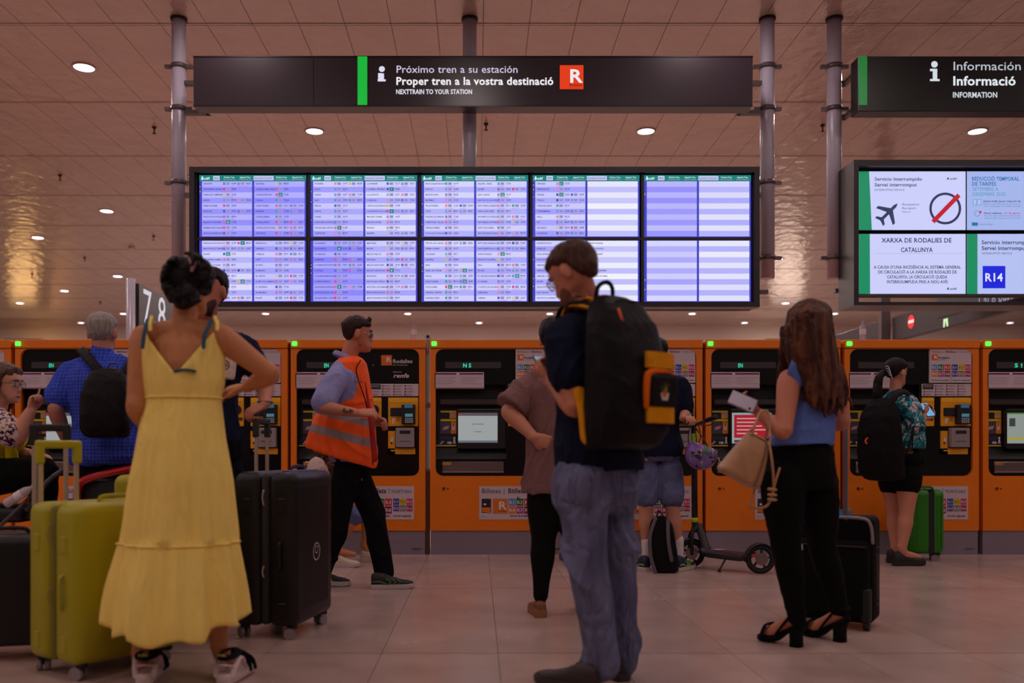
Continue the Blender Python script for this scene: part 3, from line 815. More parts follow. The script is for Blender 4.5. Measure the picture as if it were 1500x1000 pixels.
def machine(i, Lpx, lab, logo=False, screen='white', led='N S', plate=True):
    x0w = px2x(Lpx, YM)
    e = empty('ticket_machine', (x0w, YM, 0), lab, 'ticket machine', 'row of orange ticket machines')
    W_ = 197 * K; H_ = 1.925
    X = lambda x: x * K
    Zz = lambda y: py2z(y, YM)
    fx0, fx1, fz0, fz1, r = X(8), X(188), Zz(697), Zz(511), .07
    # cabinet: front plate with a rounded opening, sides, top, back
    b = B()
    zb, zt = .215, Zz(510.5)
    outer = []; inner = []
    for cx_, cz_, a0, ox, oz in ((fx1 - r, fz0 + r, -90, W_, zb), (fx1 - r, fz1 - r, 0, W_, zt), (fx0 + r, fz1 - r, 90, 0, zt), (fx0 + r, fz0 + r, 180, 0, zb)):
        for k_ in range(7):
            a = math.radians(a0 + 15 * k_); inner.append((cx_ + r * math.cos(a), cz_ + r * math.sin(a)))
            outer.append((ox, oz) if 1 <= k_ <= 5 else ((cx_, oz) if (k_ == 0) == (a0 in (-90, 90)) else (ox, cz_)))
    n = len(inner)
    vs = [(x, 0, z) for x, z in outer] + [(x, 0, z) for x, z in inner] + [(x, .035, z) for x, z in inner]
    fs = []
    for k_ in range(n):
        m_ = (k_ + 1) % n
        fs.append((k_, m_, n + m_, n + k_)); fs.append((n + k_, n + m_, 2 * n + m_, 2 * n + k_))
    b.add((vs, fs))
    b.add(([(0, 0, zb), (0, 0, zt), (0, .6, zt), (0, .6, zb), (W_, 0, zb), (W_, 0, zt), (W_, .6, zt), (W_, .6, zb)], [(0, 1, 2, 3), (4, 7, 6, 5), (0, 3, 7, 4), (1, 5, 6, 2), (2, 6, 7, 3)]))
    b.build('cabinet', M_or, e)
    B().add(rbox(-.002, W_ + .002, -.012, .61, zt + .004, H_, .006, 2)).build('lid', M_or, e)
    b = B(); b.box(.004, W_ - .004, .012, .6, 0, .213); b.build('kick_plate', M_grey, e)
    bb = B(); bb.box(W_ - .12, W_ - .04, .008, .012, .045, .06); bb.build('maker_plate', M_slv, e)
    # fascia
    b = B(); b.box(X(113), fx1 + .02, .03, .06, fz0 - .02, fz1 + .02); b.box(fx0 - .02, X(113), .03, .06, Zz(563), fz1 + .02); b.box(fx0 - .02, X(113), .03, .06, fz0 - .02, Zz(672)); b.build('fascia', M_fas, e)
    b = B(); b.box(fx0 - .02, X(113), .13, .15, Zz(672), Zz(563)); b.box(X(112), X(113.5), .03, .15, Zz(672), Zz(563))
    b.add(([(fx0, .05, Zz(672)), (X(112), .05, Zz(672)), (X(112), .13, Zz(655)), (fx0, .13, Zz(655))], [(0, 1, 2, 3)]))
    b.build('recess', M_in, e)
    B().add(rbox(X(14), X(109), .05, .12, Zz(592), Zz(584), .006, 1)).build('shelf_lip', mat('lip_dark', (70, 60, 62), .35, metal=.3), e)
    B().cyl((X(5.5), -.03, Zz(503.5)), .001, .001).v.clear()
    B().add(rbox(X(2.5), X(9.5), -.03, -.01, Zz(506.5), Zz(500.5), .004, 1)).build('indicator_lamp', M_led, e)
    # LED strip
    q = B().add(rbox(X(22), X(104), .022, .032, Zz(539), Zz(529.5), .002, 1)).build('message_strip', mat('strip_grey', (62, 52, 54), .4), e)
    p = Print(.02); p.text(led, X(48), Zz(537.5), .036, (40, 230, 190), True, width=(.075 if len(led) > 2 else .045)); p.build('message', SIGN, q)
    # notice
    q = B().add(rbox(X(6), X(79), .0, .03, Zz(569), Zz(545), .004, 1)).build('notice_panel', mat('notice_paper', (206, 186, 196), .5), e)
    p = Print(-.001)
    p.rect(X(7), Zz(548.5), X(40), Zz(546), (120, 30, 100)); p.rect(X(43), Zz(548.5), X(78), Zz(546), (120, 30, 100)); p.rect(X(39), Zz(549), X(42), Zz(545.3), (230, 210, 225), 1)
    for k_ in range(4):
        p.rect(X(9), Zz(553.3 + 3 * k_), X(38 - 4 * (k_ % 2)), Zz(552.4 + 3 * k_), (176, 156, 172)); p.rect(X(45), Zz(553.3 + 3 * k_), X(76 - 5 * (k_ % 3)), Zz(552.4 + 3 * k_), (176, 156, 172))
    p.rect(X(7), Zz(568.5), X(78), Zz(567.5), (130, 70, 120))
    p.build('print', PRINT, q)
    # card and ticket slots at left
    p = Print(.118)
    p.rect(X(13), Zz(654), X(38), Zz(601), (24, 20, 24))
    p.rect(X(14.5), Zz(603), X(38), Zz(600.5), (232, 200, 30), 1); p.rect(X(28), Zz(612), X(38), Zz(603), (230, 150, 30), 1); p.rect(X(29), Zz(610), X(37), Zz(605), (190, 170, 165), 2)
    p.rect(X(14.5), Zz(616), X(38), Zz(613), (232, 200, 30), 1); p.rect(X(14), Zz(634.5), X(29), Zz(617), (76, 70, 92), 1); p.rect(X(30), Zz(634.5), X(38), Zz(616.5), (235, 130, 20), 1)
    p.poly([(X(17), Zz(629)), (X(25), Zz(628)), (X(28), Zz(623)), (X(20), Zz(624))], (210, 150, 160), 2); p.rect(X(32), Zz(629), X(36), Zz(620), (220, 215, 215), 2); p.rect(X(33), Zz(624), X(34.5), Zz(620), (30, 30, 40), 3)
    p.rect(X(14), Zz(643), X(32), Zz(639), (66, 58, 66), 1); p.rect(X(16), Zz(641.5), X(29), Zz(640.5), (10, 8, 10), 2)
    p.rect(X(8.5), Zz(651), X(38), Zz(644), (28, 26, 70), 1)
    p.poly([(X(13), Zz(650)), (X(18), Zz(646)), (X(19), Zz(647)), (X(14.5), Zz(650.4))], (220, 220, 235), 2); p.poly([(X(15), Zz(646)), (X(19), Zz(645.6)), (X(19), Zz(648))], (220, 220, 235), 2)
    p.poly([(X(24), Zz(648)), (X(26.5), Zz(645.5)), (X(26.5), Zz(650))], (220, 220, 235), 2); p.disc(X(29), Zz(648), .012, (210, 210, 225), 2)
    p.disc(X(35), Zz(641), .010, (240, 240, 240), 3); p.rect(X(33.8), Zz(648.5), X(36.2), Zz(643), (240, 240, 240), 3); p.rect(X(32.8), Zz(649), X(37.2), Zz(647.6), (240, 240, 240), 3)
    p.rect(X(8), Zz(653.3), X(38), Zz(651.5), (226, 190, 30), 1)
    q = B().add(rbox(X(8), X(38.5), .12, .135, Zz(654.5), Zz(600), .004, 1)).build('slot_panel', M_in, e)
    p.build('print', PRINT, q)
    # touch screen
    q = B().add(rbox(X(39.5), X(112), .06, .13, Zz(657), Zz(598), .008, 2)).build('screen_housing', mat('screen_bezel', (34, 28, 34), .35), e)
    p = Print(.057)
    if screen == 'red':
        p.rect(X(41), Zz(649), X(99), Zz(604), (170, 190, 195)); p.rect(X(44), Zz(641), X(96), Zz(607), (200, 30, 45), 1)
        for k_ in range(5): p.rect(X(48), Zz(613.5 + 5.5 * k_), X(92 - 7 * ((k_ * 2) % 3)), Zz(611.5 + 5.5 * k_), (230, 170, 175), 2)
        p.rect(X(44), Zz(648), X(70), Zz(644), (120, 60, 80), 1)
    elif screen == 'map':
        p.rect(X(41), Zz(649), X(99), Zz(604), (168, 178, 172)); p.rect(X(44), Zz(624), X(53), Zz(612), (70, 74, 74), 1); p.rect(X(41), Zz(606), X(99), Zz(604), (90, 150, 60), 1)
        p.ring(X(80), Zz(622), .05, .075, (210, 170, 50), 1); p.rect(X(41), Zz(644), X(99), Zz(640), (200, 180, 70), 1)
    else:
        p.rect(X(41), Zz(648), X(99), Zz(604), (186, 192, 192)); p.rect(X(41), Zz(608.5), X(99), Zz(604), (104, 94, 104), 1); p.rect(X(41.5), Zz(607.5), X(45), Zz(604.5), (200, 40, 50), 2)
        p.rect(X(41), Zz(648), X(99), Zz(644.8), (120, 128, 136), 1)
        p.text('SERVICIO NO DISPONIBLE', X(70), Zz(621.5), .011, (70, 80, 80), True, align='c', width=17 * K); p.text('Consultar', X(70), Zz(632.5), .011, (70, 80, 80), True, align='c', width=11 * K)
    p.build('touch_screen', attr_mat('touch_glow', True, .62), q)
    b = B(); b.add(rbox(X(18), X(108), .012, .10, Zz(692), Zz(676), .006, 1)); b.build('ticket_tray', M_slv, e)
    p = Print(.0115); p.rect(X(18), Zz(681), X(31), Zz(676.5), (180, 130, 50)); p.rect(X(18), Zz(692), X(108), Zz(690), (150, 120, 120)); p.build('tray_label', PRINT, e)
    # right column: icon strip, yellow panels, readers
    q = B().add(rbox(X(115), X(187), .012, .03, Zz(580), Zz(562), .003, 1)).build('icon_strip', mat('notice_paper', (206, 186, 196), .5), e)
    p = Print(.0112)
    p.rect(X(115.5), Zz(570), X(131.5), Zz(562.5), (58, 50, 56)); p.rect(X(117), Zz(566), X(129), Zz(564.6), (150, 140, 145), 1)
    for c3 in range(4):
        for rr in range(4):
            if c3 == 0 and rr < 2: continue
            xa, ya = 118 + c3 * 16.5, 565 + rr * 4.2
            p.disc(X(xa), Zz(ya), .009, (120, 84, 100), 1); p.rect(X(xa + 2.2), Zz(ya + .8), X(xa + 10 + (c3 + rr) % 3), Zz(ya - .8), (160, 134, 150), 1)
    p.build('print', PRINT, q)
    b = B(); b.add(rbox(X(114.5), X(132.5), .01, .03, Zz(624), Zz(582), .004, 1)); q = b.build('coin_plate', M_yel, e)
    b = B(); b.cyl((X(122), -.004, Zz(600)), .045, .02, 'y', 20); b.build('coin_ring', M_blk2, q)
    p = Print(.008); p.rect(X(124), Zz(616), X(131), Zz(611), (90, 50, 20)); p.rect(X(115), Zz(587), X(132), Zz(583), (250, 190, 30)); p.build('print', PRINT, q)
    q = B().add(rbox(X(142.5), X(186.5), .01, .03, Zz(624), Zz(582), .004, 1)).build('card_plate', M_yel, e)
    b = B(); b.add(rbox(X(146), X(163), -.01, .02, Zz(609), Zz(597), .004, 1)); b.add(rbox(X(162.5), X(182.5), -.04, .02, Zz(621), Zz(592.5), .006, 2)); b.build('pin_pad', M_blk2, q)
    p = Print(-.042)
    p.rect(X(167), Zz(597.5), X(179), Zz(593), (50, 130, 170), 1); p.rect(X(168), Zz(610.5), X(179), Zz(606), (110, 170, 190), 1)
    for rr in range(3):
        for c3 in range(4): p.rect(X(168 + c3 * 3), Zz(614 + rr * 2.6), X(170.2 + c3 * 3), Zz(612.2 + rr * 2.6), (140, 140, 145), 1)
    p.build('keys', attr_mat('keys_glow', True, .35), q)
    p = Print(.008); p.rect(X(143), Zz(589), X(186), Zz(583), (250, 180, 30)); p.poly([(X(148), Zz(620)), (X(151), Zz(620)), (X(152.5), Zz(611)), (X(148.5), Zz(613))], (225, 215, 210)); p.rect(X(155), Zz(617), X(159), Zz(611), (180, 120, 30)); p.build('print', PRINT, q)
    q = B().box(X(142.5), X(152.5), .014, .03, Zz(665), Zz(631)).box(X(142.5), X(182), .014, .03, Zz(665), Zz(656.5)).build('printer_plate', M_yel, e)
    p = Print(.012); p.poly([(X(146), Zz(650)), (X(149.5), Zz(650)), (X(150), Zz(640)), (X(146.5), Zz(642))], (225, 215, 210)); p.rect(X(146), Zz(650), X(149), Zz(647), (40, 30, 30), 1); p.rect(X(146), Zz(660.5), X(178), Zz(659), (250, 190, 70)); p.build('print', PRINT, q)
    q = B().add(rbox(X(154), X(181), -.035, .03, Zz(655), Zz(626.5), .008, 2)).build('printer', M_prn, e)
    b = B(); b.add(rbox(X(160), X(175.5), -.04, -.03, Zz(635), Zz(630.5), .002, 1)); b.box(X(160), X(175.5), -.037, -.034, Zz(646.5), Zz(645.8)); b.build('slot', M_blk2, q)
    # upper right: poster or logo
    if logo:
        p = Print(.0285)
        p.rect(X(132), Zz(534.5), X(147.5), Zz(519.5), (224, 104, 20), 1); p.text('R', X(139), Zz(529.5), .044, (235, 220, 215), True, width=8 * K, lay=3)
        p.build('logo_square', PRINT, e); p = Print(.0285); p.text('Rodalies', X(149), Zz(531), .034, (214, 196, 196), True, width=29 * K); p.text('de Catalunya', X(149), Zz(534.8), .014, (190, 170, 170), width=22 * K)
        p.build('logo_text', PRINT, e); p = Print(.0285); p.text('Operat per', X(149), Zz(545), .013, (180, 160, 160), True, width=13 * K); p.text('renfe', X(149.5), Zz(552.5), .038, (225, 205, 205), True, width=23 * K, shear=.25)
        p.build('logo_text', PRINT, e); p = Print(.0285); p.disc(X(120), Zz(534), .008, (90, 80, 80), 1); p.build('sensor_eye', PRINT, e)
    else:
        q = B().add(rbox(X(125.5), X(187), .006, .03, Zz(560.5), Zz(510.5), .004, 1)).build('poster', mat('notice_paper', (206, 186, 196), .5), e)
        p = Print(.0055)
        p.text('Billetes |', X(128), Zz(516.2), .017, (120, 100, 110), width=19 * K); p.text('Bitllets', X(149), Zz(516.2), .017, (70, 50, 60), True, width=15 * K); p.text('| TICKETS SALE', X(166), Zz(516.2), .012, (110, 90, 100), width=17 * K)
        p.rect(X(128), Zz(527.5), X(137), Zz(518.5), (224, 100, 20), 1); p.text('R', X(131.5), Zz(525), .028, (240, 225, 220), True, width=5 * K, lay=2); p.text('Rodalies', X(138), Zz(525), .019, (80, 56, 60), True, width=17 * K); p.text('de Catalunya', X(138), Zz(527.2), .008, (110, 90, 90), width=11 * K)
        tiles(p, X, Zz, 128, 533.5, 8.4, 1.1, RC); tiles(p, X, Zz, 158, 533.5, 8.4, 1.1, RC2)
        p.rect(X(156.6), Zz(559), X(157), Zz(533), (90, 60, 80), 1)
        p.text('Servei de rodalia', X(128), Zz(557.5), .013, (80, 50, 60), True, width=26 * K); p.text('Serveis regionals', X(159), Zz(557.5), .013, (80, 50, 60), True, width=26 * K)
        p.build('print', PRINT, q)
    # lower poster on orange door
    q = B().box(X(72), X(180.5), -.004, 0, Zz(760.5), Zz(712)).build('door_poster', mat('notice_paper', (206, 186, 196), .5), e)
    p = Print(-.0045)
    p.text('Billetes |', X(75.5), Zz(722), .044, (70, 46, 56), width=34 * K); p.text('Bitllets', X(114), Zz(722), .046, (60, 36, 46), True, width=26 * K); p.rect(X(143.5), Zz(723.5), X(144.1), Zz(714.5), (90, 60, 70), 1); p.text('TICKETS SALE', X(147), Zz(721.5), .028, (80, 56, 66), width=30 * K)
    p.rect(X(75.5), Zz(751), X(89.5), Zz(730), (90, 60, 40), 1); p.rect(X(76), Zz(742.5), X(88), Zz(731), (36, 28, 30), 2); p.rect(X(78.5), Zz(739.5), X(82), Zz(737), (226, 216, 220), 3); p.poly([(X(76), Zz(749.5)), (X(88.5), Zz(751)), (X(88.5), Zz(743)), (X(76), Zz(743))], (226, 120, 20), 2)
    p.rect(X(92), Zz(752), X(113.5), Zz(730), (222, 116, 14), 1); p.text('R', X(100), Zz(745.5), .072, (236, 216, 220), True, width=12 * K, lay=2); p.text('Rodalies', X(100), Zz(749), .011, (90, 40, 20), True, width=12 * K, lay=2)
    tiles(p, X, Zz, 114.8, 730, 10.4, 1.0, RC); tiles(p, X, Zz, 150, 730, 8.8, 1.0, RC2)
    p.poly([(X(127), Zz(730)), (X(131), Zz(730)), (X(130), Zz(728)), (X(128.6), Zz(726.8))], (30, 60, 30), 1)
    p.text('Servei de rodalia', X(117), Zz(756.5), .020, (70, 40, 50), True, width=28 * K); p.text('Serveis regionals', X(150.5), Zz(756.5), .018, (70, 40, 50), True, width=26 * K)
    p.text('al tu', X(75), Zz(757), .010, (90, 60, 70), True, width=6 * K)
    p.build('print', PRINT, q)
    b = B(); b.cyl((X(20), -.006, Zz(715.5)), .014, .008, 'y', 14); b.cyl((X(26), -.004, Zz(715.5)), .008, .006, 'y', 12); b.build('door_lock', mat('lock_dark', (120, 60, 30), .4, metal=.4), e)
    return e
LP = [-181, 22, 224, 426, 630, 832, 1034, 1237, 1440]
LAB = ['orange ticket machine cut by the left edge, mostly out of view', 'orange ticket machine behind the man in the blue checked shirt', 'orange ticket machine behind the woman in the yellow dress',
       'orange ticket machine with railway logo, behind the man in the orange vest', 'orange ticket machine with pale screen, left of the woman in the brown top', 'orange ticket machine mostly hidden behind the man with the backpack',
       'orange ticket machine with a red screen, behind the tan handbag', 'orange ticket machine used by the woman in the teal shirt', 'orange ticket machine at the right edge with greenish screen']
SCR = ['white', 'white', 'white', 'white', 'white', 'white', 'red', 'white', 'map']
LED = ['EN', 'EN', 'N S', 'EN', 'N S', 'ES', 'EN', '', 'S !']
for i, L in enumerate(LP):
    machine(i, L, LAB[i], logo=(i == 3), screen=SCR[i], led=LED[i])
# dark seams between machines with small posts
for i, L in enumerate(LP[:-1]):
    xa = px2x(L + 197, YM) + .003; xb = px2x(LP[i + 1], YM) - .003
    if i == 3:
        e = empty('security_post', ((xa + xb) / 2, YM + .03, 0), 'slim glass and steel post with small round camera between two machines', 'post')
        h = (xb - xa) / 2 - .001
        b = B(); b.box(-h, h, 0, .05, 0, .75); b.build('lower_panel', mat('post_dark', (100, 66, 50), .4, metal=.3), e)
        B().box(-h, h, 0, .03, .76, 1.80).build('glass', mat('post_glass', (160, 176, 168), .1, alpha=.55), e)
        b = B(); b.box(-h, h, -.01, .06, 1.32, 1.36); b.box(-h, h, -.01, .06, .745, .765); b.build('band', M_slv, e)
        b = B(); b.cyl((0, -.01, 1.955), .032, .05, 'y', 18); b.cyl((0, .02, 1.8), .015, .14, 'z', 12); b.build('camera_head', M_ring, e)
        B().cyl((0, -.018, 1.955), .014, .01, 'y', 14).build('camera_eye', M_blk, e)
    else:
        if xb - xa < .01: continue
        o = B().box(xa, xb, YM + .06, YM + .1, 0, 1.9).build('filler_strip', mat('filler_brown', (84, 34, 16), .5))
        tag(o, 'dark upright filler strip right of the machine ' + ['cut by the left edge', 'behind the blue checked shirt', 'behind the yellow dress', '', 'beside the brown top woman', 'hidden by the backpack man', 'with the red screen', 'used by the teal shirt woman'][i], 'trim panel', 'filler strips between the machines')
def bottle(px, Y, z0, h, col, lab, M=None, cat='bottle'):
    r = h * .14
    e = empty('water_bottle', (px2x(px, Y), Y, z0), lab, cat)
    rings = [(V((0, 0, z * h)), V((r * k, 0, 0)), V((0, r * k, 0)), 2) for z, k in ((0, .8), (.01, .95), (.1, 1), (.25, .93), (.4, 1), (.6, 1), (.72, .92), (.82, .6), (.88, .38), (.93, .36))]
    B().add(loft(rings, 18), True).build('bottle_body', mat('bottle_plastic_%d' % col[0], col, .15, spec=.8, alpha=.75), e)
    b = B().cyl((0, 0, .93 * h), r * .42, .07 * h, seg=14).build('cap', mat('bottle_cap_%d' % col[2], (200, 205, 225), .4), e)
    b = B(); n = 18
    vs = [(r * 1.01 * math.cos(2 * PI * i / n), r * 1.01 * math.sin(2 * PI * i / n), z) for z in (.36 * h, .6 * h) for i in range(n)]
    b.add((vs, [(i, (i + 1) % n, n + (i + 1) % n, n + i) for i in range(n)]), True).build('bottle_label', mat('bottle_label_%d' % col[0], (236, 228, 235), .5), e)
    if M is not None: e.rotation_euler = M
    return e
bottle(606, 8.15, 1.926, .19, (240, 215, 220), 'small clear plastic bottle standing on machine right of the vested man')
bottle(1264, 8.15, 1.926, .20, (210, 205, 240), 'small plastic bottle on machine behind the long haired woman')
# ---------------------------------------------------------------- people
SKIN = {}
def skin(name, col): return mat('skin_' + name, col, .55, spec=.35, var=.05, vscale=9, bump=.15, bscale=120)
def basis(f, up=V((0, 0, 1))):
    """columns: x = right of the person, y = forward, z = up"""
    f = V(f).normalized(); r = f.cross(up).normalized(); u = r.cross(f)
    return Matrix((r, f, u)).transposed()
def headgrid(s=1.0, extra=None, nz=34, na=48, fem=False):
    T = [(-.116, .070, -.030, .012), (-.110, .082, -.010, .030), (-.098, .089, .012, .042), (-.08, .090, .018, .051), (-.06, .088, -.03, .057), (-.035, .086, -.06, .063), (-.01, .086, -.083, .068),
         (.015, .089, -.093, .072), (.035, .092, -.099, .075), (.06, .086, -.099, .076), (.085, .068, -.087, .068), (.103, .040, -.062, .050), (.113, .012, -.035, .03), (.117, -.006, -.02, .008)]
    zs = [t[0] for t in T]
    vs = []; ang = []
    for j in range(nz):
        u = j / (nz - 1); z = -.116 + .233 * (.5 - .5 * math.cos(PI * (u * .86 + .07)) - (.5 - .5 * math.cos(PI * .07))) / ((.5 - .5 * math.cos(PI * .93)) - (.5 - .5 * math.cos(PI * .07)))
        fy = np.interp(z, zs, [t[1] for t in T]); by = np.interp(z, zs, [t[2] for t in T]); hw = np.interp(z, zs, [t[3] for t in T])
        if fem: hw *= .94; fy *= .97
        cy = (fy + by) / 2; hd = (fy - by) / 2
        for i in range(na):
            a = 2 * PI * i / na; c, sn = math.cos(a), math.sin(a); e = 2 / 2.25
            x = hw * abs(c) ** e * (1 if c >= 0 else -1); y = cy + hd * abs(sn) ** e * (1 if sn >= 0 else -1)
            if y > cy:
                g = lambda x0, z0, wx, wz: math.exp(-((x - x0) / wx) ** 2 - ((z - z0) / wz) ** 2)
                nz_ = 0
                if -.05 < z < .02: nz_ = max(0, min(1, (.02 - z) / .055)) * max(0, min(1, (z + .052) / .012))
                y += .026 * nz_ * math.exp(-(x / .0125) ** 2)
                y -= .012 * (g(.032, .004, .016, .013) + g(-.032, .004, .016, .013))
                y += .006 * (g(.03, .028, .028, .008) + g(-.03, .028, .028, .008))
                y += .007 * g(0, -.066, .024, .006) + .006 * g(0, -.077, .02, .006) - .004 * g(0, -.0715, .03, .003) - .006 * g(0, -.088, .03, .007) + .007 * g(0, -.104, .022, .012)
            vs.append(V((x, y, z)) * s); ang.append((a, z))
    return vs, ang, nz, na
def gridfaces(nz, na, n0):
    fs = [(j * na + i, j * na + (i + 1) % na, (j + 1) * na + (i + 1) % na, (j + 1) * na + i) for j in range(nz - 1) for i in range(na)]
    fs += [(n0, (i + 1) % na, i) for i in range(na)] + [(n0 + 1, (nz - 1) * na + i, (nz - 1) * na + (i + 1) % na) for i in range(na)]
    return fs
def headmesh(C, R, s=1.0, fem=False):
    vs, ang, nz, na = headgrid(s, fem=fem)
    vs = vs + [V((0, .02 * s, -.117 * s)), V((0, -.01 * s, .118 * s))]
    fs = gridfaces(nz, na, nz * na)
    out = [([C + R @ v for v in vs], fs)]
    for sx in (-1, 1):
        M = Matrix.Rotation(-.35 * sx, 3, 'Z') @ Matrix.Rotation(-.15, 3, 'X')
        out.append(([C + R @ v for v in ell((sx * .079 * s, -.008 * s, -.006 * s), (.010 * s, .020 * s, .033 * s), M, 14, 8)[0]], ell((0, 0, 0), (1, 1, 1), None, 14, 8)[1]))
    return out
def hairshell(C, R, mask, th=.012, s=1.0, fem=False, seed=0, nz=60, na=84, rough=.5):
    """mask(x,y,z)->0..1 ; shell stands proud of the scalp where mask is 1, sinks into it elsewhere"""
    vs, ang, nz, na = headgrid(s, nz=nz, na=na, fem=fem)
    o = []
    for v in vs:
        q = v / s; m = mask(q.x, q.y, q.z); m = max(0, min(1, m))
        d = V((q.x, q.y + .005, (q.z - .01) * .9)).normalized()
        nn = noise.noise(V((q.x * 70, q.y * 70, q.z * 26)) + V((seed, 0, 0))) * rough + noise.noise(V((q.x * 20, q.y * 20, q.z * 20 + seed))) * .5
        o.append(v + d * s * ((th * (1 + .5 * nn)) * m - .008 * (1 - m)))
    o += [V((0, .02, -.105)) * s, V((0, -.01, .117 + th)) * s]
    fs = gridfaces(nz, na, nz * na)
    return [C + R @ v for v in o], fs
def short_mask(front=.055, ear=-.008, nape=-.08, soft=.026):
    def m(x, y, z):
        # hairline: high in front, down to the nape behind
        if y > .045: h = front + (.0 if abs(x) < .04 else -.012)
        elif y > .0: h = ear + .012 + (front - ear - .012) * (y / .045) ** 1.3
        elif y > -.02: h = ear + .01
        else: h = ear + (nape - ear) * min(1, (-.02 - y) / .03)
        h += .006 * noise.noise(V((x * 60, y * 60, z * 20)))
        return max(0, min(1, (z - h) / soft + .25))
    return m
def beard_mask():
    def m(x, y, z):
        if y < .0: return 0
        h = -.05 if abs(x) < .03 else (-.05 + max(0, abs(x) - .03) * .75)
        a = (h - z) / .02 * max(0, min(1, (y - .012) / .035))
        if abs(x) < .02 and -.082 < z < -.062: return 0
        return a
    return m

def eyes(C, R, s, root, off, iris=(60, 40, 30)):
    for sx in (-1, 1):
        c = C + R @ V((sx * .031 * s, .069 * s, .003 * s))
        v, f = ell((0, 0, 0), (.0125 * s,) * 3, None, 14, 10)
        o = mesh_obj('eye', [c + a for a in v], f, mat('eye_white', (205, 195, 190), .3), root, True, off)
        c2 = c + R @ V((0, .0095 * s, 0)); v, f = ell((0, 0, 0), (.0055 * s, .0045 * s, .0055 * s), R, 12, 8)
        mesh_obj('iris', [c2 + a for a in v], f, mat('iris_brown', iris, .3), o, True, off)
        b = B().tube([C + R @ V((sx * x * s, (y) * s, z * s)) for x, y, z in ((.014, .094, .026), (.03, .092, .031), (.048, .080, .027))], [.003 * s, .0035 * s, .002 * s], 6, 3)
        b.build('eyebrow', mat('brow_hair', (40, 26, 22), .7), root, off=off)
    b = B()
    b.tube([C + R @ V((x * s, y * s, z * s)) for x, y, z in ((-.022, .086, -.0715), (0, .0945, -.0705), (.022, .086, -.0715))], [.002 * s, .0048 * s, .002 * s], 6, 3)
    b.build('lips', mat('lip_skin', (150, 78, 70), .5), root, off=off)

def hand(wr, d, n, ts=1, curl=.5, s=1.0, over=None, spread=.0, thumb=.5):
    """fused-ready pieces. d: wrist->fingers, n: palm normal, ts: thumb side sign along d x n"""
    wr, d, n = V(wr), V(d).normalized(), V(n); n = (n - d * n.dot(d)).normalized(); sd = d.cross(n) * ts
    parts = []
    rings = []
    for t, hw, th in ((-.03, .024, .021), (0, .026, .020), (.02, .033, .017), (.045, .040, .016), (.07, .042, .014), (.088, .040, .012), (.096, .032, .008)):
        rings.append((wr + d * t * s, sd * hw * s, n * th * s, 2.6))
    parts.append(loft(rings, 16))
    L = [.072, .080, .075, .060]
    for k in range(4):
        o = (1.5 - k) * .0205
        cu = curl if over is None or over[k] is None else over[k]
        base = wr + (d * (.070 if k < 3 else .066) + sd * o) * s
        fd = (d + sd * (1.5 - k) * spread).normalized()
        pts = [base, base + fd * .018 * s]; a = 0
        for q, (fr, an) in enumerate(((.46, 62), (.30, 80), (.24, 52))):
            a += math.radians(an) * cu
            pts.append(pts[-1] + (fd * math.cos(a) + n * math.sin(a)) * L[k] * fr * s)
        r = [.0095, .0092, .0088, .0078, .0062]
        parts.append(limb(pts, [x * s for x in r], 10, 4))
    b0 = wr + (d * .018 + sd * .024) * s
    t1 = b0 + (d * .030 + sd * .024 + n * .012 * thumb * 2) * s
    t2 = t1 + (d * .026 + sd * .010 * (1 - thumb) + n * .018 * thumb) * s
    t3 = t2 + (d * .022 - sd * .010 * thumb + n * .014 * thumb) * s
    parts.append(limb([b0, t1, t2, t3], [.015 * s, .0125 * s, .0105 * s, .0075 * s], 10, 4))
    return parts

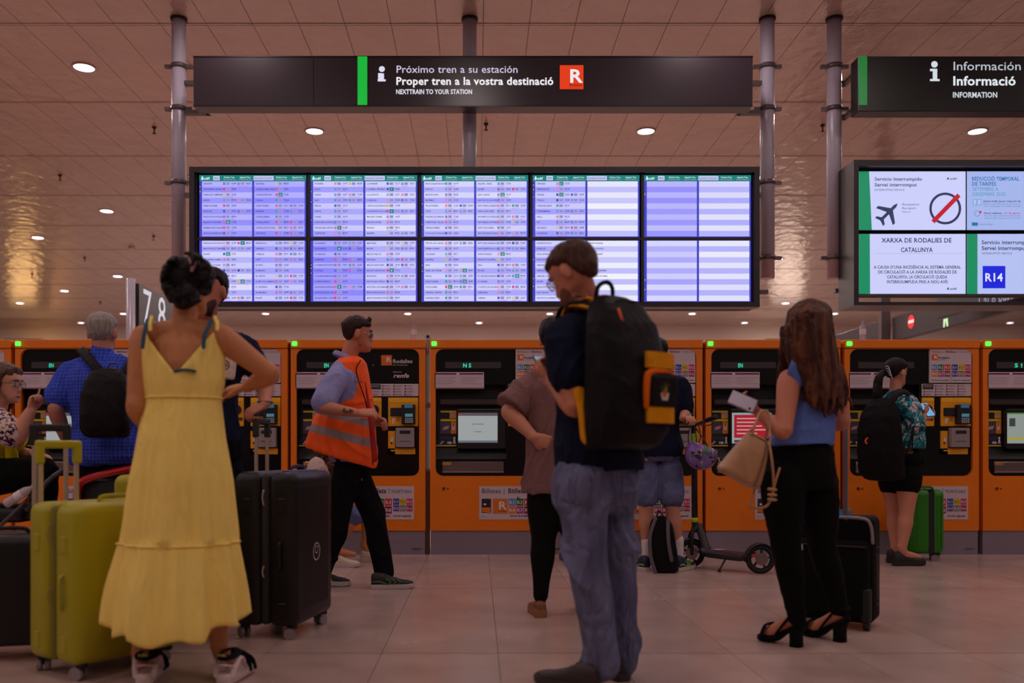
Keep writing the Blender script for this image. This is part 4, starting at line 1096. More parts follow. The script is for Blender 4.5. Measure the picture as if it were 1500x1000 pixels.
def shoe(root, off, heel, dr, L, m_up, m_sole, pitch=0, ht=.075, sole=.03, lace=None, z=0.0, wd=1.0, accent=None):
    """heel: ground point (x,y) at the back of the shoe, dr: direction"""
    h = V((heel[0], heel[1], z)); d = V((dr[0], dr[1], 0)).normalized(); s_ = V((d.y, -d.x, 0)); up = V((0, 0, 1))
    M = Matrix.Rotation(pitch, 3, s_)      # positive pitch lifts the toe
    fl = [(0, .022), (.03, .031), (.12, .036), (.3, .034), (.5, .038), (.68, .047), (.82, .046), (.92, .037), (.98, .022), (1.0, .008)]
    def pt(t, x, zz): return h + M @ (d * t * L + s_ * x + up * zz)
    vs = []; 
    for zz, k_ in ((.0, .96), (.006, 1.03), (sole, 1.03), (sole + .002, .9)):
        vs += [pt(t, wq * wd * k_, zz + (.012 * max(0, t - .8) / .2 if zz < sole * .9 else .004 * max(0, t - .8) / .2)) for t, wq in fl] + [pt(t, -wq * wd * k_ * (.92 if t > .5 else 1), zz + (.012 * max(0, t - .8) / .2 if zz < sole * .9 else .004 * max(0, t - .8) / .2)) for t, wq in reversed(fl)]
    n = 20; fs = [(k_ * n + i, k_ * n + (i + 1) % n, (k_ + 1) * n + (i + 1) % n, (k_ + 1) * n + i) for k_ in range(3) for i in range(n)]
    fs += [tuple(range(n - 1, -1, -1)), tuple(range(3 * n, 4 * n))]
    e = None
    rings = []
    for t, wq, zz in ((.015, .020, ht * .8), (.04, .030, ht * 1.0), (.14, .034, ht * 1.12), (.27, .033, ht * 1.05), (.38, .035, ht * .88), (.52, .037, ht * .66), (.68, .043, ht * .46), (.84, .040, ht * .36), (.94, .028, ht * .26), (.985, .012, ht * .12)):
        c = pt(t, 0, sole * .6 + zz / 2); rings.append((c, M @ (s_ * wq * wd), M @ (up * (zz / 2 + sole * .35)), 2.3))
    up_o = B().add(loft(rings, 20), True).build('shoe', m_up, root, off=off)
    mesh_obj('sole', vs, fs, m_sole, up_o, False, off)
    if lace:
        b = B()
        for k_ in range(4):
            t = .32 + .075 * k_; zz = sole + ht * (.97 - (k_ + .2) * .17)
            b.tube([pt(t, -.024, zz - .008), pt(t + .01, 0, zz + .004), pt(t, .024, zz - .008)], .0032, 6, 3)
        b.build('lace', lace, up_o, off=off)
    if accent:
        b = B()
        for sg in (-1, 1):
            for k_ in range(3):
                t = .40 + .11 * k_
                b.tube([pt(t, sg * .037 * wd, sole + .004), pt(t + .05, sg * .036 * wd, sole + ht * .26), pt(t - .05, sg * .030 * wd, sole + ht * .52)], .005, 6, 3)
            b.tube([pt(.05, sg * .031, sole + .02), pt(.2, sg * .036, sole + .022), pt(.36, sg * .034, sole + .004)], .005, 6, 3)
        b.build('stripe', accent, up_o, off=off)
    return up_o

MALE = [(-.06, .150, .105, 0), (.0, .168, .118, -.01), (.12, .172, .122, -.012), (.3, .150, .108, 0), (.45, .146, .105, .0), (.62, .160, .118, .0), (.78, .172, .118, 0), (.88, .165, .100, 0), (.95, .120, .078, 0), (1.0, .066, .060, 0)]
FEM = [(-.06, .155, .105, 0), (.0, .172, .120, -.012), (.12, .172, .120, -.014), (.3, .132, .095, 0), (.42, .122, .088, 0), (.6, .136, .112, .008), (.74, .142, .112, .01), (.86, .140, .086, 0), (.94, .105, .066, 0), (1.0, .052, .052, 0)]
class Fig:
    def __init__(s, name_loc, label, sk, tab=MALE, k=1.0, group=None):
        s.root = empty('person', (name_loc[0], name_loc[1], 0), label, 'person', group); s.off = V((name_loc[0], name_loc[1], 0))
        s.sk = sk; s.tab = tab; s.k = k; s.parts = []; s.tk = 1.0
    def spine(s, pel, nb, bend=V((0, 0, 0)), hipw=None, shw=None, w=1.0, d=1.0):
        s.pel, s.nb, s.bend = V(pel), V(nb), V(bend); s.hipw = V(hipw or (1, 0, 0)).normalized(); s.shw = V(shw or (1, 0, 0)).normalized(); s.w, s.d = w, d
    def torso(s, off=0, t0=-.1, t1=1.1, wk=None, seg=24):
        rings = []; ax = (s.nb - s.pel)
        for t, hw, hd, dy in s.tab:
            if t < t0 - 1e-6 or t > t1 + 1e-6: continue
            u = s.hipw.lerp(s.shw, max(0, min(1, t))).normalized(); f = u.cross(V((0, 0, 1))) * -1      # toward the person's front if u is person's right
            f = V((0, 0, 1)).cross(u)
            c = s.pel + ax * t + s.bend * math.sin(PI * max(0, min(1, t))) + f * dy
            k_ = 1 if wk is None else wk(t)
            ww = f.cross(u).normalized()
            n = ax.normalized(); u2 = (u - n * u.dot(n)).normalized(); f2 = n.cross(u2)
            rings.append((c, u2 * (hw * s.k * s.w + off) * k_, f2 * (hd * s.k * s.d + off) * k_, 2.25))
        return loft(rings, seg)
    def arm(s, sh, el, wr, off=0, t0=0, t1=2, fl=0, rk=1.0):
        sh, el, wr = V(sh), V(el), V(wr); k = s.k * rk
        keys = [(0, .050), (.12, .054), (.5, .047), (.85, .040), (1, .039), (1.25, .042), (1.6, .034), (2, .0255)]
        def pos(t): return sh.lerp(el, t) if t <= 1 else el.lerp(wr, t - 1)
        ts = [t0] + [t for t, _ in keys if t0 < t < t1] + [t1]
        pts = [pos(t) for t in ts]; rr = [np.interp(t, [a for a, _ in keys], [b for _, b in keys]) * k + off + fl * (t - t0) / max(.01, t1 - t0) for t in ts]
        return limb(pts, rr, 14, 4, round_=True)
    def trap(s, sh, off=0):
        sh = V(sh); a = s.nb - V((0, 0, .03)); return limb([a, a.lerp(sh, .5) + V((0, 0, .008)), sh], [.052 * s.k + off, .05 * s.k + off, .047 * s.k + off], 14, 4)
    def leg(s, hp, kn, an, off=0, t0=0, t1=2, rk=1.0, prof=None):
        hp, kn, an = V(hp), V(kn), V(an); k = s.k * rk
        keys = prof or [(0, .088), (.3, .083), (.7, .066), (1, .054), (1.15, .052), (1.35, .056), (1.7, .042), (2, .034)]
        def pos(t): return hp.lerp(kn, t) if t <= 1 else kn.lerp(an, t - 1)
        ts = [t0] + [t for t, _ in keys if t0 < t < t1] + [t1]
        pts = [pos(t) for t in ts]; rr = [np.interp(t, [a for a, _ in keys], [b for _, b in keys]) * k + off for t in ts]
        return limb(pts, rr, 16, 4)
    def neck(s, C, off=0, r=.052): return limb([s.nb - V((0, 0, .05)), s.nb.lerp(C, .5), C], [r * 1.15 + off, r + off, r + off], 16, 3)
    def foot(s, an, dr, L=.2):
        an = V(an); d = V((dr[0], dr[1], 0)).normalized()
        return limb([an + V((0, 0, .02)) - d * .01, an - V((0, 0, .04)) + d * .03, V((an.x, an.y, an.z - .055)) + d * L * .45, V((an.x, an.y, an.z - .065)) + d * L * .75], [.034, .034, .030, .02], 12, 4)
    def body(s, parts, voxel=.0065, smooth=3, name='body'):
        return fobj(name, parts, s.sk, s.root, voxel, smooth, off=s.off)
    def cloth(s, name, parts, m, voxel=.009, smooth=4, f=None, label=None):
        return fobj(name, parts, m, s.root, voxel, smooth, f, s.off, label)

def sil(rows, Y, seg=40, n=2.2, wob=None, rot=0, cap=True):
    """rings measured as (py, pxl, pxr, half depth, dy)"""
    rings = []
    for r in rows:
        py, a, b, hd = r[:4]; dy = r[4] if len(r) > 4 else 0
        yy = Y + dy; c = P((a + b) / 2, py, yy); hw = (b - a) / 2 / 1300 * yy
        rings.append((c, V((hw, 0, 0)), V((0, hd, 0)), n))
    return loft(rings, seg, cap)
def silo(name, rows, Y, m, root, off, pleat=0, npl=14, seg=96, label=None, thick=.003, sub=4, ph=0.0):
    """open tube of cloth from measured rows, with pleats"""
    R = crom([(r[0], r[1], r[2], r[3], r[4] if len(r) > 4 else 0, r[5] if len(r) > 5 else 0) for r in rows], sub)
    vs = []
    for q in R:
        py, a, b, hd, dy, pl = q; yy = Y + dy; c = P((a + b) / 2, py, yy); hw = (b - a) / 2 / 1300 * yy
        for i in range(seg):
            t = 2 * PI * i / seg; k_ = 1 + pl * (.6 * math.sin(npl * t + ph + 1.3 * math.sin(2 * t)) + .4 * math.sin(npl * 1.7 * t + 2 * math.sin(3 * t)) * 0 + .4 * math.sin(round(npl * .6) * t + 1.1 + py * .008))
            vs.append(c + V((hw * k_ * math.cos(t), hd * k_ * math.sin(t), 0)))
    n = len(R); fs = [(j * seg + i, j * seg + (i + 1) % seg, (j + 1) * seg + (i + 1) % seg, (j + 1) * seg + i) for j in range(n - 1) for i in range(seg)]
    o = mesh_obj(name, vs, fs, m, root, True, off, label)
    sd = o.modifiers.new('s', 'SOLIDIFY'); sd.thickness = thick; sd.offset = 1
    return o
def strand(C0, pts, r, seg=7, sub=5): return limb(pts, r, seg, sub)

def cloth_mat(name, col, **k):
    if name in MC: return MC[name]
    wr = k.pop('wrinkle', .36); ws = k.pop('wscale', 9); wst = k.pop('wst', (1.3, 1.3, .6))
    a = dict(rough=.85, spec=.12, bump=.12, bscale=260); a.update(k); m = mat(name, col, **a)
    nt = m.node_tree; bs = nt.nodes['Principled BSDF']; tc = nt.nodes.new('ShaderNodeTexCoord'); mp = nt.nodes.new('ShaderNodeMapping'); mp.inputs['Scale'].default_value = wst
    nt.links.new(tc.outputs['Object'], mp.inputs[0]); n = nt.nodes.new('ShaderNodeTexNoise'); n.inputs['Scale'].default_value = ws; n.inputs['Detail'].default_value = 1.5; n.inputs['Distortion'].default_value = 1.3
    nt.links.new(mp.outputs[0], n.inputs['Vector'])
    q = nt.nodes.new('ShaderNodeMath'); q.operation = 'SUBTRACT'; q.inputs[1].default_value = .5; nt.links.new(n.outputs['Fac'], q.inputs[0])
    ab = nt.nodes.new('ShaderNodeMath'); ab.operation = 'ABSOLUTE'; nt.links.new(q.outputs[0], ab.inputs[0])
    bp = nt.nodes.new('ShaderNodeBump'); bp.inputs['Strength'].default_value = wr; bp.inputs['Distance'].default_value = .07; nt.links.new(ab.outputs[0], bp.inputs['Height'])
    if bs.inputs['Normal'].links: nt.links.new(bs.inputs['Normal'].links[0].from_socket, bp.inputs['Normal'])
    nt.links.new(bp.outputs[0], bs.inputs['Normal']); return m
def hair_mat(name, col): return mat('hair_' + name, col, .5, spec=.22, bump=.5, bscale=60, bstretch=(3, 3, .35), var=.3, vscale=30)

def two_tone(m, a, b_, sc=26, st=(1, 1, .12), lo=.46, hi=.62):
    nt = m.node_tree; bs = nt.nodes['Principled BSDF']; tc = nt.nodes.new('ShaderNodeTexCoord'); mp = nt.nodes.new('ShaderNodeMapping'); mp.inputs['Scale'].default_value = st
    nt.links.new(tc.outputs['Object'], mp.inputs[0]); n = nt.nodes.new('ShaderNodeTexNoise'); n.inputs['Scale'].default_value = sc; n.inputs['Detail'].default_value = 3; nt.links.new(mp.outputs[0], n.inputs['Vector'])
    r = nt.nodes.new('ShaderNodeMapRange'); r.inputs[1].default_value = lo; r.inputs[2].default_value = hi; nt.links.new(n.outputs['Fac'], r.inputs[0])
    mx = nt.nodes.new('ShaderNodeMixRGB'); mx.inputs[1].default_value = (*lin(a), 1); mx.inputs[2].default_value = (*lin(b_), 1)
    nt.links.new(r.outputs[0], mx.inputs[0]); nt.links.new(mx.outputs[0], bs.inputs['Base Color']); return m
def backpack(name, lab, root_at, M, w, d, h, m, extra=None, group=None):
    """M: rotation (x = width, y = outwards from wearer's back, z = up)"""
    e = empty(name, root_at, lab, 'backpack', group)
    rings = []
    for t, kw, kd in ((0, .80, .62), (.03, .92, .8), (.12, 1, .98), (.35, 1.0, 1.0), (.6, .97, .9), (.8, .88, .74), (.92, .70, .54), (.985, .42, .32), (1, .2, .15)):
        rings.append((V((0, d / 2 * kd + .0, h * t)), V((w / 2 * kw, 0, 0)), V((0, d / 2 * kd, 0)), 2.9))
    v, f = loft(rings, 28)
    me = fuse([(v, f)], .009, 3, folds(.003, (22, 22, 16), 5))
    me.transform(M.to_4x4()); me.materials.clear(); me.materials.append(m)
    o = link(bpy.data.objects.new('bag', me)); o.parent = e
    return e, (lambda x, y, z: M @ V((x, y, z)))
# ================================================================ the people
# ---- woman in the yellow dress
Y = 3.6
sk = skin('tan', (196, 128, 84))
F = Fig((px2x(270, Y), Y), 'woman in long yellow strappy dress with dark hair up, seen from behind', sk, FEM, 1.0)
C = P(276, 424, 3.62); R = basis((.28, .96, -.02))
F.spine(P(266, 690, Y), P(268, 476, Y), shw=(1, 0, 0), w=.96)
sa, ea, wa = P(210, 494, 3.6), P(199, 596, 3.55), P(214, 625, 3.78)
sb, eb, wb = P(320, 491, 3.6), P(397, 548, 3.66), P(362, 566, 3.84)
legs = [(P(240, 720, Y), P(216, 835, Y), P(205, 958, 3.6)), (P(298, 720, Y), P(314, 835, Y), P(322, 952, 3.62))]
parts = headmesh(C, R, .98, True) + [F.torso(-.01), F.neck(C, r=.048), F.arm(sa, ea, wa), F.arm(sb, eb, wb, rk=1.02), F.trap(sa), F.trap(sb)]
for a in legs: parts.append(F.leg(*a, rk=.95))
parts.append(F.foot(legs[0][2], (-.25, .95))); parts.append(F.foot(legs[1][2], (.3, .95)))
parts += hand(wb, (-.95, .1, -.12), (0, .3, -.95), 1, .45, .95) + hand(wa, (.6, .6, .1), (.2, .5, -.8), -1, .5, .95)
F.body(parts, .006)
eyes(C, R, .98, F.root, F.off)
# dress: one open cloth tube, its top edge low in the middle of the back
DR = [(470, 214, 322, .10, 0), (500, 207, 327, .112, 0), (530, 207, 330, .118, 0), (562, 210, 328, .12, 0), (582, 213, 323, .112, 0), (588, 213, 323, .112, 0), (640, 205, 327, .15, .0), (700, 196, 337, .18, 0), (780, 187, 345, .20, 0), (790, 186, 345, .205, 0), (797, 185, 346, .21, 0), (850, 174, 353, .24, 0), (905, 167, 359, .26, 0)]
YY = [r[0] for r in DR]
def dring(y): return [np.interp(y, YY, [r[k] for r in DR]) for k in (1, 2, 3)]
cols = 120; nrow = 60; vs = []
FOLD = ((3.45, .05, .05), (3.95, .08, .07), (4.32, .05, .06), (4.9, .10, .055), (5.3, .06, .06), (5.75, .08, .055), (1.2, .1, .05), (2.1, .1, .05))
def dpt(th, y, out=0):
    c, s_ = math.cos(th), math.sin(th); a, b_, hd = dring(y)
    if y < 582: k_ = 1 + .012 * math.sin(26 * th) * max(0, (y - 520) / 60)
    elif y < 792: k_ = 1 + min(.05, .014 + (y - 582) * .0006) * (math.sin(11 * th + 1.2 * math.sin(2 * th)) * .6 + .5 * math.sin(7 * th + 2 + y * .006)) + .008 * math.sin(31 * th)
    else: k_ = 1.008 + min(.10, .05 + (y - 792) * .0006) * (math.sin(9 * th + 1.5 * math.sin(2 * th + .5)) * .7 + .35 * math.sin(14 * th + 2)) + .006 * math.sin(37 * th)
    if y > 590:
        g_ = min(1, (y - 590) / 130)
        for t0_, w_, am in FOLD: k_ += am * g_ * math.exp(-((th - t0_ + .05 * math.sin(y * .013)) / w_) ** 2)
    cc = P((a + b_) / 2, y, Y); hw = (b_ - a) / 2 / 1300 * Y
    return cc + V(((hw * k_ + out) * c, (hd * k_ + out) * s_, .012 * math.sin(9 * th + 1) * max(0, (y - 800) / 100)))
for j in range(nrow + 1):
    t = j / nrow
    for i in range(cols):
        th = 2 * PI * i / cols; c, s_ = math.cos(th), math.sin(th)
        pxm = 267 + 55 * c
        if s_ < 0: top = 549 - max(0, abs(pxm - 270) - 2) * 1.38 if abs(pxm - 270) < 52 else 477 + (abs(pxm - 270) - 52) * 8
        else: top = 500 - 10 * s_
        top = max(top, 476)
        hem = 899 + 24 * max(0, -s_) ** .9 + 3 * math.sin(4 * th + 1)
        vs.append(dpt(th, top + (hem - top) * t ** .9))
fs = [(j * cols + i, j * cols + (i + 1) % cols, (j + 1) * cols + (i + 1) % cols, (j + 1) * cols + i) for j in range(nrow) for i in range(cols)]
M_dress = cloth_mat('yellow_muslin', (255, 224, 122), bump=.22, bscale=55, bstretch=(2.6, 2.6, .5), rough=.8, var=.05, vscale=12, wrinkle=.22, wscale=14, wst=(1.5, 1.5, .25))
o = mesh_obj('dress', vs, fs, M_dress, F.root, True, F.off)
sd = o.modifiers.new('s', 'SOLIDIFY'); sd.thickness = .003; sd.offset = 1
b = B()
for y, rr in ((583, .004), (793, .004)): b.add(limb([dpt(2 * PI * k / 90, y, .003) for k in range(91)], rr, 6, 1, round_=False), True)
b.build('seam', M_dress, o, off=F.off)
b = B()
for x, xt in ((220, 222), (318, 315)):
    b.add(limb([P(x, 482, Y - .115), P(x, 472, Y - .10), P(xt, 466, Y - .06), P(xt, 463, Y - .01), P(xt, 470, Y + .05), P(x, 490, Y + .09)], .0075, 8, 4, flat=.4))
b.build('shoulder_strap', M_dress, F.root, off=F.off)
b = B()
for x, x2 in ((211, 214), (300, 307)):
    b.add(limb([P(x - 2, 508, Y - .125), P(x, 490, Y - .122), P(x2, 476, Y - .10), P(x2 + 2, 468, Y - .05), P(x2 + 2, 470, Y + .02)], .0085, 8, 4, flat=.4))
b.add(limb([P(258, 543, Y - .116), P(271, 541, Y - .118), P(284, 543, Y - .116)], .012, 8, 4, flat=.4))
b.build('underlayer_strap', cloth_mat('teal_strap', (60, 90, 110)), F.root, off=F.off, label='dark teal strap under the dress')
M_hd = hair_mat('black', (22, 15, 16))
hp = [hairshell(C, R, short_mask(.05, .0, -.07), .016, .98, True, 2)]
for (px, py, dy, rx, rz) in ((262, 408, -.07, .055, .062), (250, 396, -.06, .035, .032), (268, 388, -.05, .045, .034), (286, 392, -.05, .045, .035), (254, 428, -.06, .034, .045), (276, 432, -.085, .045, .05), (295, 410, -.05, .04, .045), (268, 446, -.06, .032, .022), (306, 400, .0, .025, .035)):
    hp.append(ell(P(px, py, 3.62 + dy), (rx, .05, rz), None, 16, 10))
rr = random.Random(4)
for k_ in range(34):
    a = rr.uniform(0, 6.28); x, y = 274 + 26 * math.cos(a), 408 + 26 * math.sin(a); q = rr.uniform(.4, 1.4)
    pts = [P(x + 12 * math.cos(a + u * q) * 1, y + 12 * math.sin(a + u * q), 3.55 - .05 + .02 * math.sin(u * 3)) for u in (0, .7, 1.4, 2.1)]
    hp.append(limb(pts, [.006, .010, .009, .003], 7, 3))
F.cloth('hair', hp, M_hd, .0055, 2, folds(.0025, (90, 90, 40), 3))
b = B().add(limb([P(279, 380, 3.53), P(283, 386, 3.515), P(281, 396, 3.51)], [.008, .012, .006], 10, 4, flat=.7))
b.build('hair_clip', mat('clip_pink', (205, 140, 140), .3), F.root, off=F.off)
for sgn, (hx, hy, d) in ((-1, (px2x(206, 3.47), 3.50, (-.14, .99))), (1, (px2x(326, 3.5), 3.50, (.16, .98)))):
    d = V((*d, 0)).normalized(); s_ = V((d.y, -d.x, 0)); h = V((hx, hy, 0))
    def pt(t, x, z, h=h, d=d, s_=s_): return h + d * t + s_ * x + V((0, 0, z))
    rings = [(pt(t, 0, .024 + (.006 if t > .18 else 0)), s_ * w_ * .96, V((0, 0, .024)), 3.5) for t, w_ in ((.0, .022), (.01, .034), (.06, .039), (.13, .040), (.19, .047), (.235, .040), (.25, .02))]
    so = B().add(loft(rings, 24), True).build('sandal', mat('sandal_sole', (222, 196, 190), .55), F.root, off=F.off)
    b = B()
    for t, hh, w_ in ((.20, .055, .044), (.165, .072, .040)):
        b.add(limb([pt(t, -w_ - .002, .035), pt(t - .01, -w_ * .8, hh + .018), pt(t - .02, 0, hh + .036), pt(t - .01, w_ * .8, hh + .018), pt(t, w_ + .002, .035)], .014, 8, 4, flat=.35))
    b.add(limb([pt(.095 + .042 * math.cos(a), .033 * math.sin(a), .118 + .01 * math.cos(a)) - d * .035 for a in [2 * PI * k / 12 for k in range(13)]], .016, 8, 2, flat=.4))
    b.build('dark_strap', cloth_mat('strap_black', (28, 22, 30)), so, off=F.off)
    b = B()
    for sg in (-1, 1): b.add(limb([pt(.015, sg * .034, .04), pt(.03, sg * .040, .075), pt(.07, sg * .044, .105), pt(.12, sg * .045, .05)], .011, 8, 4, flat=.4))
    b.add(limb([pt(.03, -.034, .075), pt(-.004, 0, .085), pt(.03, .034, .075)], .011, 8, 4, flat=.4))
    b.build('white_strap', mat('strap_pale', (220, 196, 196), .6), so, off=F.off)
    p = Print(0); p.rect(-.022, -.006, .022, .007, (30, 26, 30)); p.text('PUMA', 0, -.004, .009, (220, 225, 60), True, align='c', width=.036)
    m_ = Matrix.Translation(pt(.045, 0, .125) - F.off - d * .052) @ Matrix((( s_.x, d.x, 0, 0), (s_.y, d.y, 0, 0), (0, 0, 1, 0), (0, 0, 0, 1)))
    p.build('strap_print', PRINT, so, M=m_)

# ---- bearded man facing the camera behind her
Y = 4.7
F = Fig((px2x(300, Y), 4.75), 'bearded dark haired man in navy shirt half hidden behind the yellow dress woman', skin('ruddy', (190, 120, 96)), MALE, 1.07)
C = P(306, 428, 4.70); R = basis((-.25, -1, -.05))
F.spine(P(300, 663, 4.78), P(303, 482, 4.80), hipw=(-1, .1, 0), shw=(-1, .15, 0))
sr, sl = P(246, 508, 4.84), P(356, 508, 4.74)
er, wr_ = P(238, 590, 4.82), P(262, 640, 4.65)
el, wl = P(389, 560, 4.92), P(387, 592, 4.72)
lg = [(P(272, 690, 4.80), P(268, 800, 4.78), P(266, 898, 4.82)), (P(328, 690, 4.80), P(322, 800, 4.76), P(300, 898, 5.00))]
parts = headmesh(C, R, 1.08) + [F.torso(-.01), F.neck(C), F.arm(sr, er, wr_), F.arm(sl, el, wl, rk=1.05), F.trap(sr), F.trap(sl)] + [F.leg(*a) for a in lg] + [F.foot(a[2], (-.1, -1)) for a in lg]
parts += hand(wl, (-.55, -.35, -.35), (-.35, .1, -.9), -1, .75, 1.0, thumb=.4) + hand(wr_, (0, -.4, -.9), (1, 0, 0), 1, .4)
F.body(parts, .0065); eyes(C, R, 1.08, F.root, F.off)
F.cloth('hair', [hairshell(C, R, short_mask(.058, .01, -.06), .012, 1.08, seed=9)], M_hd, .005, 1, folds(.0015, (120, 120, 90), 1))
F.cloth('beard', [hairshell(C, R, beard_mask(), .006, 1.08, seed=5, rough=.3)], hair_mat('beard_dark', (66, 42, 36)), .005, 1)
M_navy = cloth_mat('navy_cotton', (26, 30, 56)); M_blkc = cloth_mat('black_cotton', (14, 12, 15))
F.cloth('shirt', [F.torso(.018, -.06, .96), F.trap(sr, .014), F.trap(sl, .014), F.arm(sr, er, wr_, .018, 0, .6, .008), F.arm(sl, el, wl, .02, 0, .55, .008)], M_navy, f=folds(.006, (24, 24, 14), 11))
F.cloth('trousers', [F.torso(.02, -.06, .14)] + [F.leg(*a, off=.016) for a in lg], M_blkc, f=folds(.004, (24, 24, 14), 12))
for a in lg: shoe(F.root, F.off, (a[2].x, a[2].y + .06), (-.1, -1), .28, mat('shoe_black', (24, 20, 22), .5), mat('sole_dark', (50, 42, 42), .6))
b = B().add(limb([wl + V((.035 * math.cos(t), .035 * math.sin(t), 0)) + V((0, .02, .012)) for t in [2 * PI * k / 12 for k in range(13)]], .008, 8, 2)); b.build('wrist_band', mat('band_grey', (60, 56, 66), .5), F.root, off=F.off)
# small pale pouch with round emblem on his chest
e = empty('belt_bag', P(330, 535, 4.58), 'pale pouch with a round dark emblem worn by the bearded man', 'bag')
Mr = Matrix.Rotation(.12, 4, 'Y')
B().add(rbox(-.05, .055, -.02, .02, -.07, .06, .014, 3, Mr)).build('pouch', cloth_mat('pouch_pale', (214, 190, 180)), e)
p = Print(-.021); p.ring(0, 0, .022, .028, (70, 50, 60)); 
for k_ in range(6): p.disc(.012 * math.cos(k_ * 1.05), .012 * math.sin(k_ * 1.05), .006, (80, 56, 66))
p.build('emblem', PRINT, e, M=Mr)
b = B().add(limb([V((-.05, 0, .05)), V((-.12, .02, .14)), V((-.2, .05, .24))], .008, 6, 4, flat=.4)).add(limb([V((.04, .01, -.06)), V((-.02, .02, -.11)), V((-.12, .03, -.12))], .007, 6, 4)); b.build('strap', M_blkc, e)

# ---- man in blue checked shirt
Y = 5.3
F = Fig((px2x(155, Y), Y), 'grey haired man in blue checked short sleeve shirt, seen from behind', skin('pinkish', (196, 132, 108)), MALE, 1.02)
C = P(150, 488, 5.3); R = basis((0, 1, 0))
F.spine(P(158, 672, Y), P(150, 526, Y), hipw=(1, -.1, 0), shw=(1, -.1, 0), w=1.14, d=1.25)
sa, ea, wa = P(101, 548, 5.3), P(81, 600, 5.2), P(100, 652, 5.38)
sb, eb, wb = P(197, 546, 5.28), P(212, 606, 5.3), P(205, 655, 5.45)
lg = [(P(138, 690, Y), P(136, 790, Y), P(134, 875, Y)), (P(178, 690, Y), P(182, 790, Y), P(184, 875, Y))]
F.body(headmesh(C, R, 1.02) + [F.torso(-.01), F.neck(C, r=.06), F.arm(sa, ea, wa, rk=1.08), F.arm(sb, eb, wb, rk=1.08), F.trap(sa), F.trap(sb)] + [F.leg(*a) for a in lg] + [F.foot(a[2], (0, 1)) for a in lg] + hand(wa, (.3, .5, -.6), (.7, 0, .2), -1, .5) + hand(wb, (-.3, .5, -.6), (-.7, 0, .2), 1, .5), .0075)
F.cloth('hair', [hairshell(C, R, short_mask(.06, .015, -.06), .008, 1.02, seed=3, rough=.9)], hair_mat('grey', (158, 146, 142)), .0055, 1, folds(.0015, (150, 150, 120), 1))
def check_mat(name, base, line, sz=.021, wd=.09):
    m = cloth_mat(name, base, rough=.85); nt = m.node_tree; bs = nt.nodes['Principled BSDF']
    tc = nt.nodes.new('ShaderNodeTexCoord'); sp = nt.nodes.new('ShaderNodeSeparateXYZ'); nt.links.new(tc.outputs['Object'], sp.inputs[0])
    outs = []
    for ax in ('X', 'Z'):
        a = nt.nodes.new('ShaderNodeMath'); a.operation = 'DIVIDE'; a.inputs[1].default_value = sz; nt.links.new(sp.outputs[ax], a.inputs[0])
        f = nt.nodes.new('ShaderNodeMath'); f.operation = 'FRACT'; nt.links.new(a.outputs[0], f.inputs[0])
        g = nt.nodes.new('ShaderNodeMath'); g.operation = 'LESS_THAN'; g.inputs[1].default_value = wd; nt.links.new(f.outputs[0], g.inputs[0]); outs.append(g)
    mx = nt.nodes.new('ShaderNodeMath'); mx.operation = 'MAXIMUM'; nt.links.new(outs[0].outputs[0], mx.inputs[0]); nt.links.new(outs[1].outputs[0], mx.inputs[1])
    sc_ = nt.nodes.new('ShaderNodeMath'); sc_.operation = 'MULTIPLY'; sc_.inputs[1].default_value = .6; nt.links.new(mx.outputs[0], sc_.inputs[0])
    mi = nt.nodes.new('ShaderNodeMixRGB'); mi.inputs[1].default_value = (*lin(base), 1); mi.inputs[2].default_value = (*lin(line), 1)
    nt.links.new(sc_.outputs[0], mi.inputs[0]); nt.links.new(mi.outputs[0], bs.inputs['Base Color']); return m
F.cloth('shirt', [F.torso(.022, -.08, .985, lambda t: 1.0), F.trap(sa, .026), F.trap(sb, .026), F.arm(sa, ea, wa, .024, 0, .62, .02), F.arm(sb, eb, wb, .024, 0, .62, .02), limb([F.nb + V((0, 0, -.06)), F.nb + V((0, 0, -.02)), F.nb + V((0, 0, .035))], [.12, .09, .07], 18, 3)], check_mat('blue_check', (46, 70, 190), (130, 140, 215)), .009, 4, folds(.006, (22, 22, 12), 21))
F.cloth('trousers', [F.torso(-.005, -.06, .08)] + [F.leg(*a, off=.02) for a in lg], M_blkc, .01)
for a in lg: shoe(F.root, F.off, (a[2].x, a[2].y - .06), (0, 1), .29, mat('shoe_black', (24, 20, 22), .5), mat('sole_dark', (50, 42, 42), .6))
Mb = Matrix(((-1, 0, 0), (0, -1, 0), (0, 0, 1)))
M_bag = cloth_mat('dark_nylon', (26, 21, 24), rough=.55, wrinkle=.15)
e, L_ = backpack('backpack', 'small dark rounded backpack on the man in the blue checked shirt', P(163, 641, 5.10), Mb, .275, .17, .40, M_bag)
b = B(); b.add(limb([V((.03, .0, .39)), V((.02, .03, .425)), V((-.02, .03, .425)), V((-.03, 0, .39))], .004, 6, 5)); b.add(limb([V((.11, .14, .06)), V((.115, .15, .18)), V((.09, .13, .29)), V((0, .10, .36)), V((-.09, .13, .29)), V((-.115, .15, .18)), V((-.11, .14, .06))], .004, 6, 5))
b.build('zip', M_blk2, e)
b = B(); b.add(rbox(-.02, .02, .03, .05, .39, .405, .004, 1)); b.build('buckle', mat('buckle_grey', (150, 140, 140), .4), e)
b = B(); b.add(rbox(-.03, .0, .166, .170, .26, .265, .001, 1)); b.build('tag', mat('buckle_grey', (150, 140, 140), .4), e)
def strap(parent, pts, w_, m, off, name='strap', flat=.25, seg=8): 
    return B().add(limb(pts, w_, seg, 5, flat=flat, ref=(1, 0, 0)), True).build(name, m, parent, off=off)
rl = P(163, 641, 5.10)
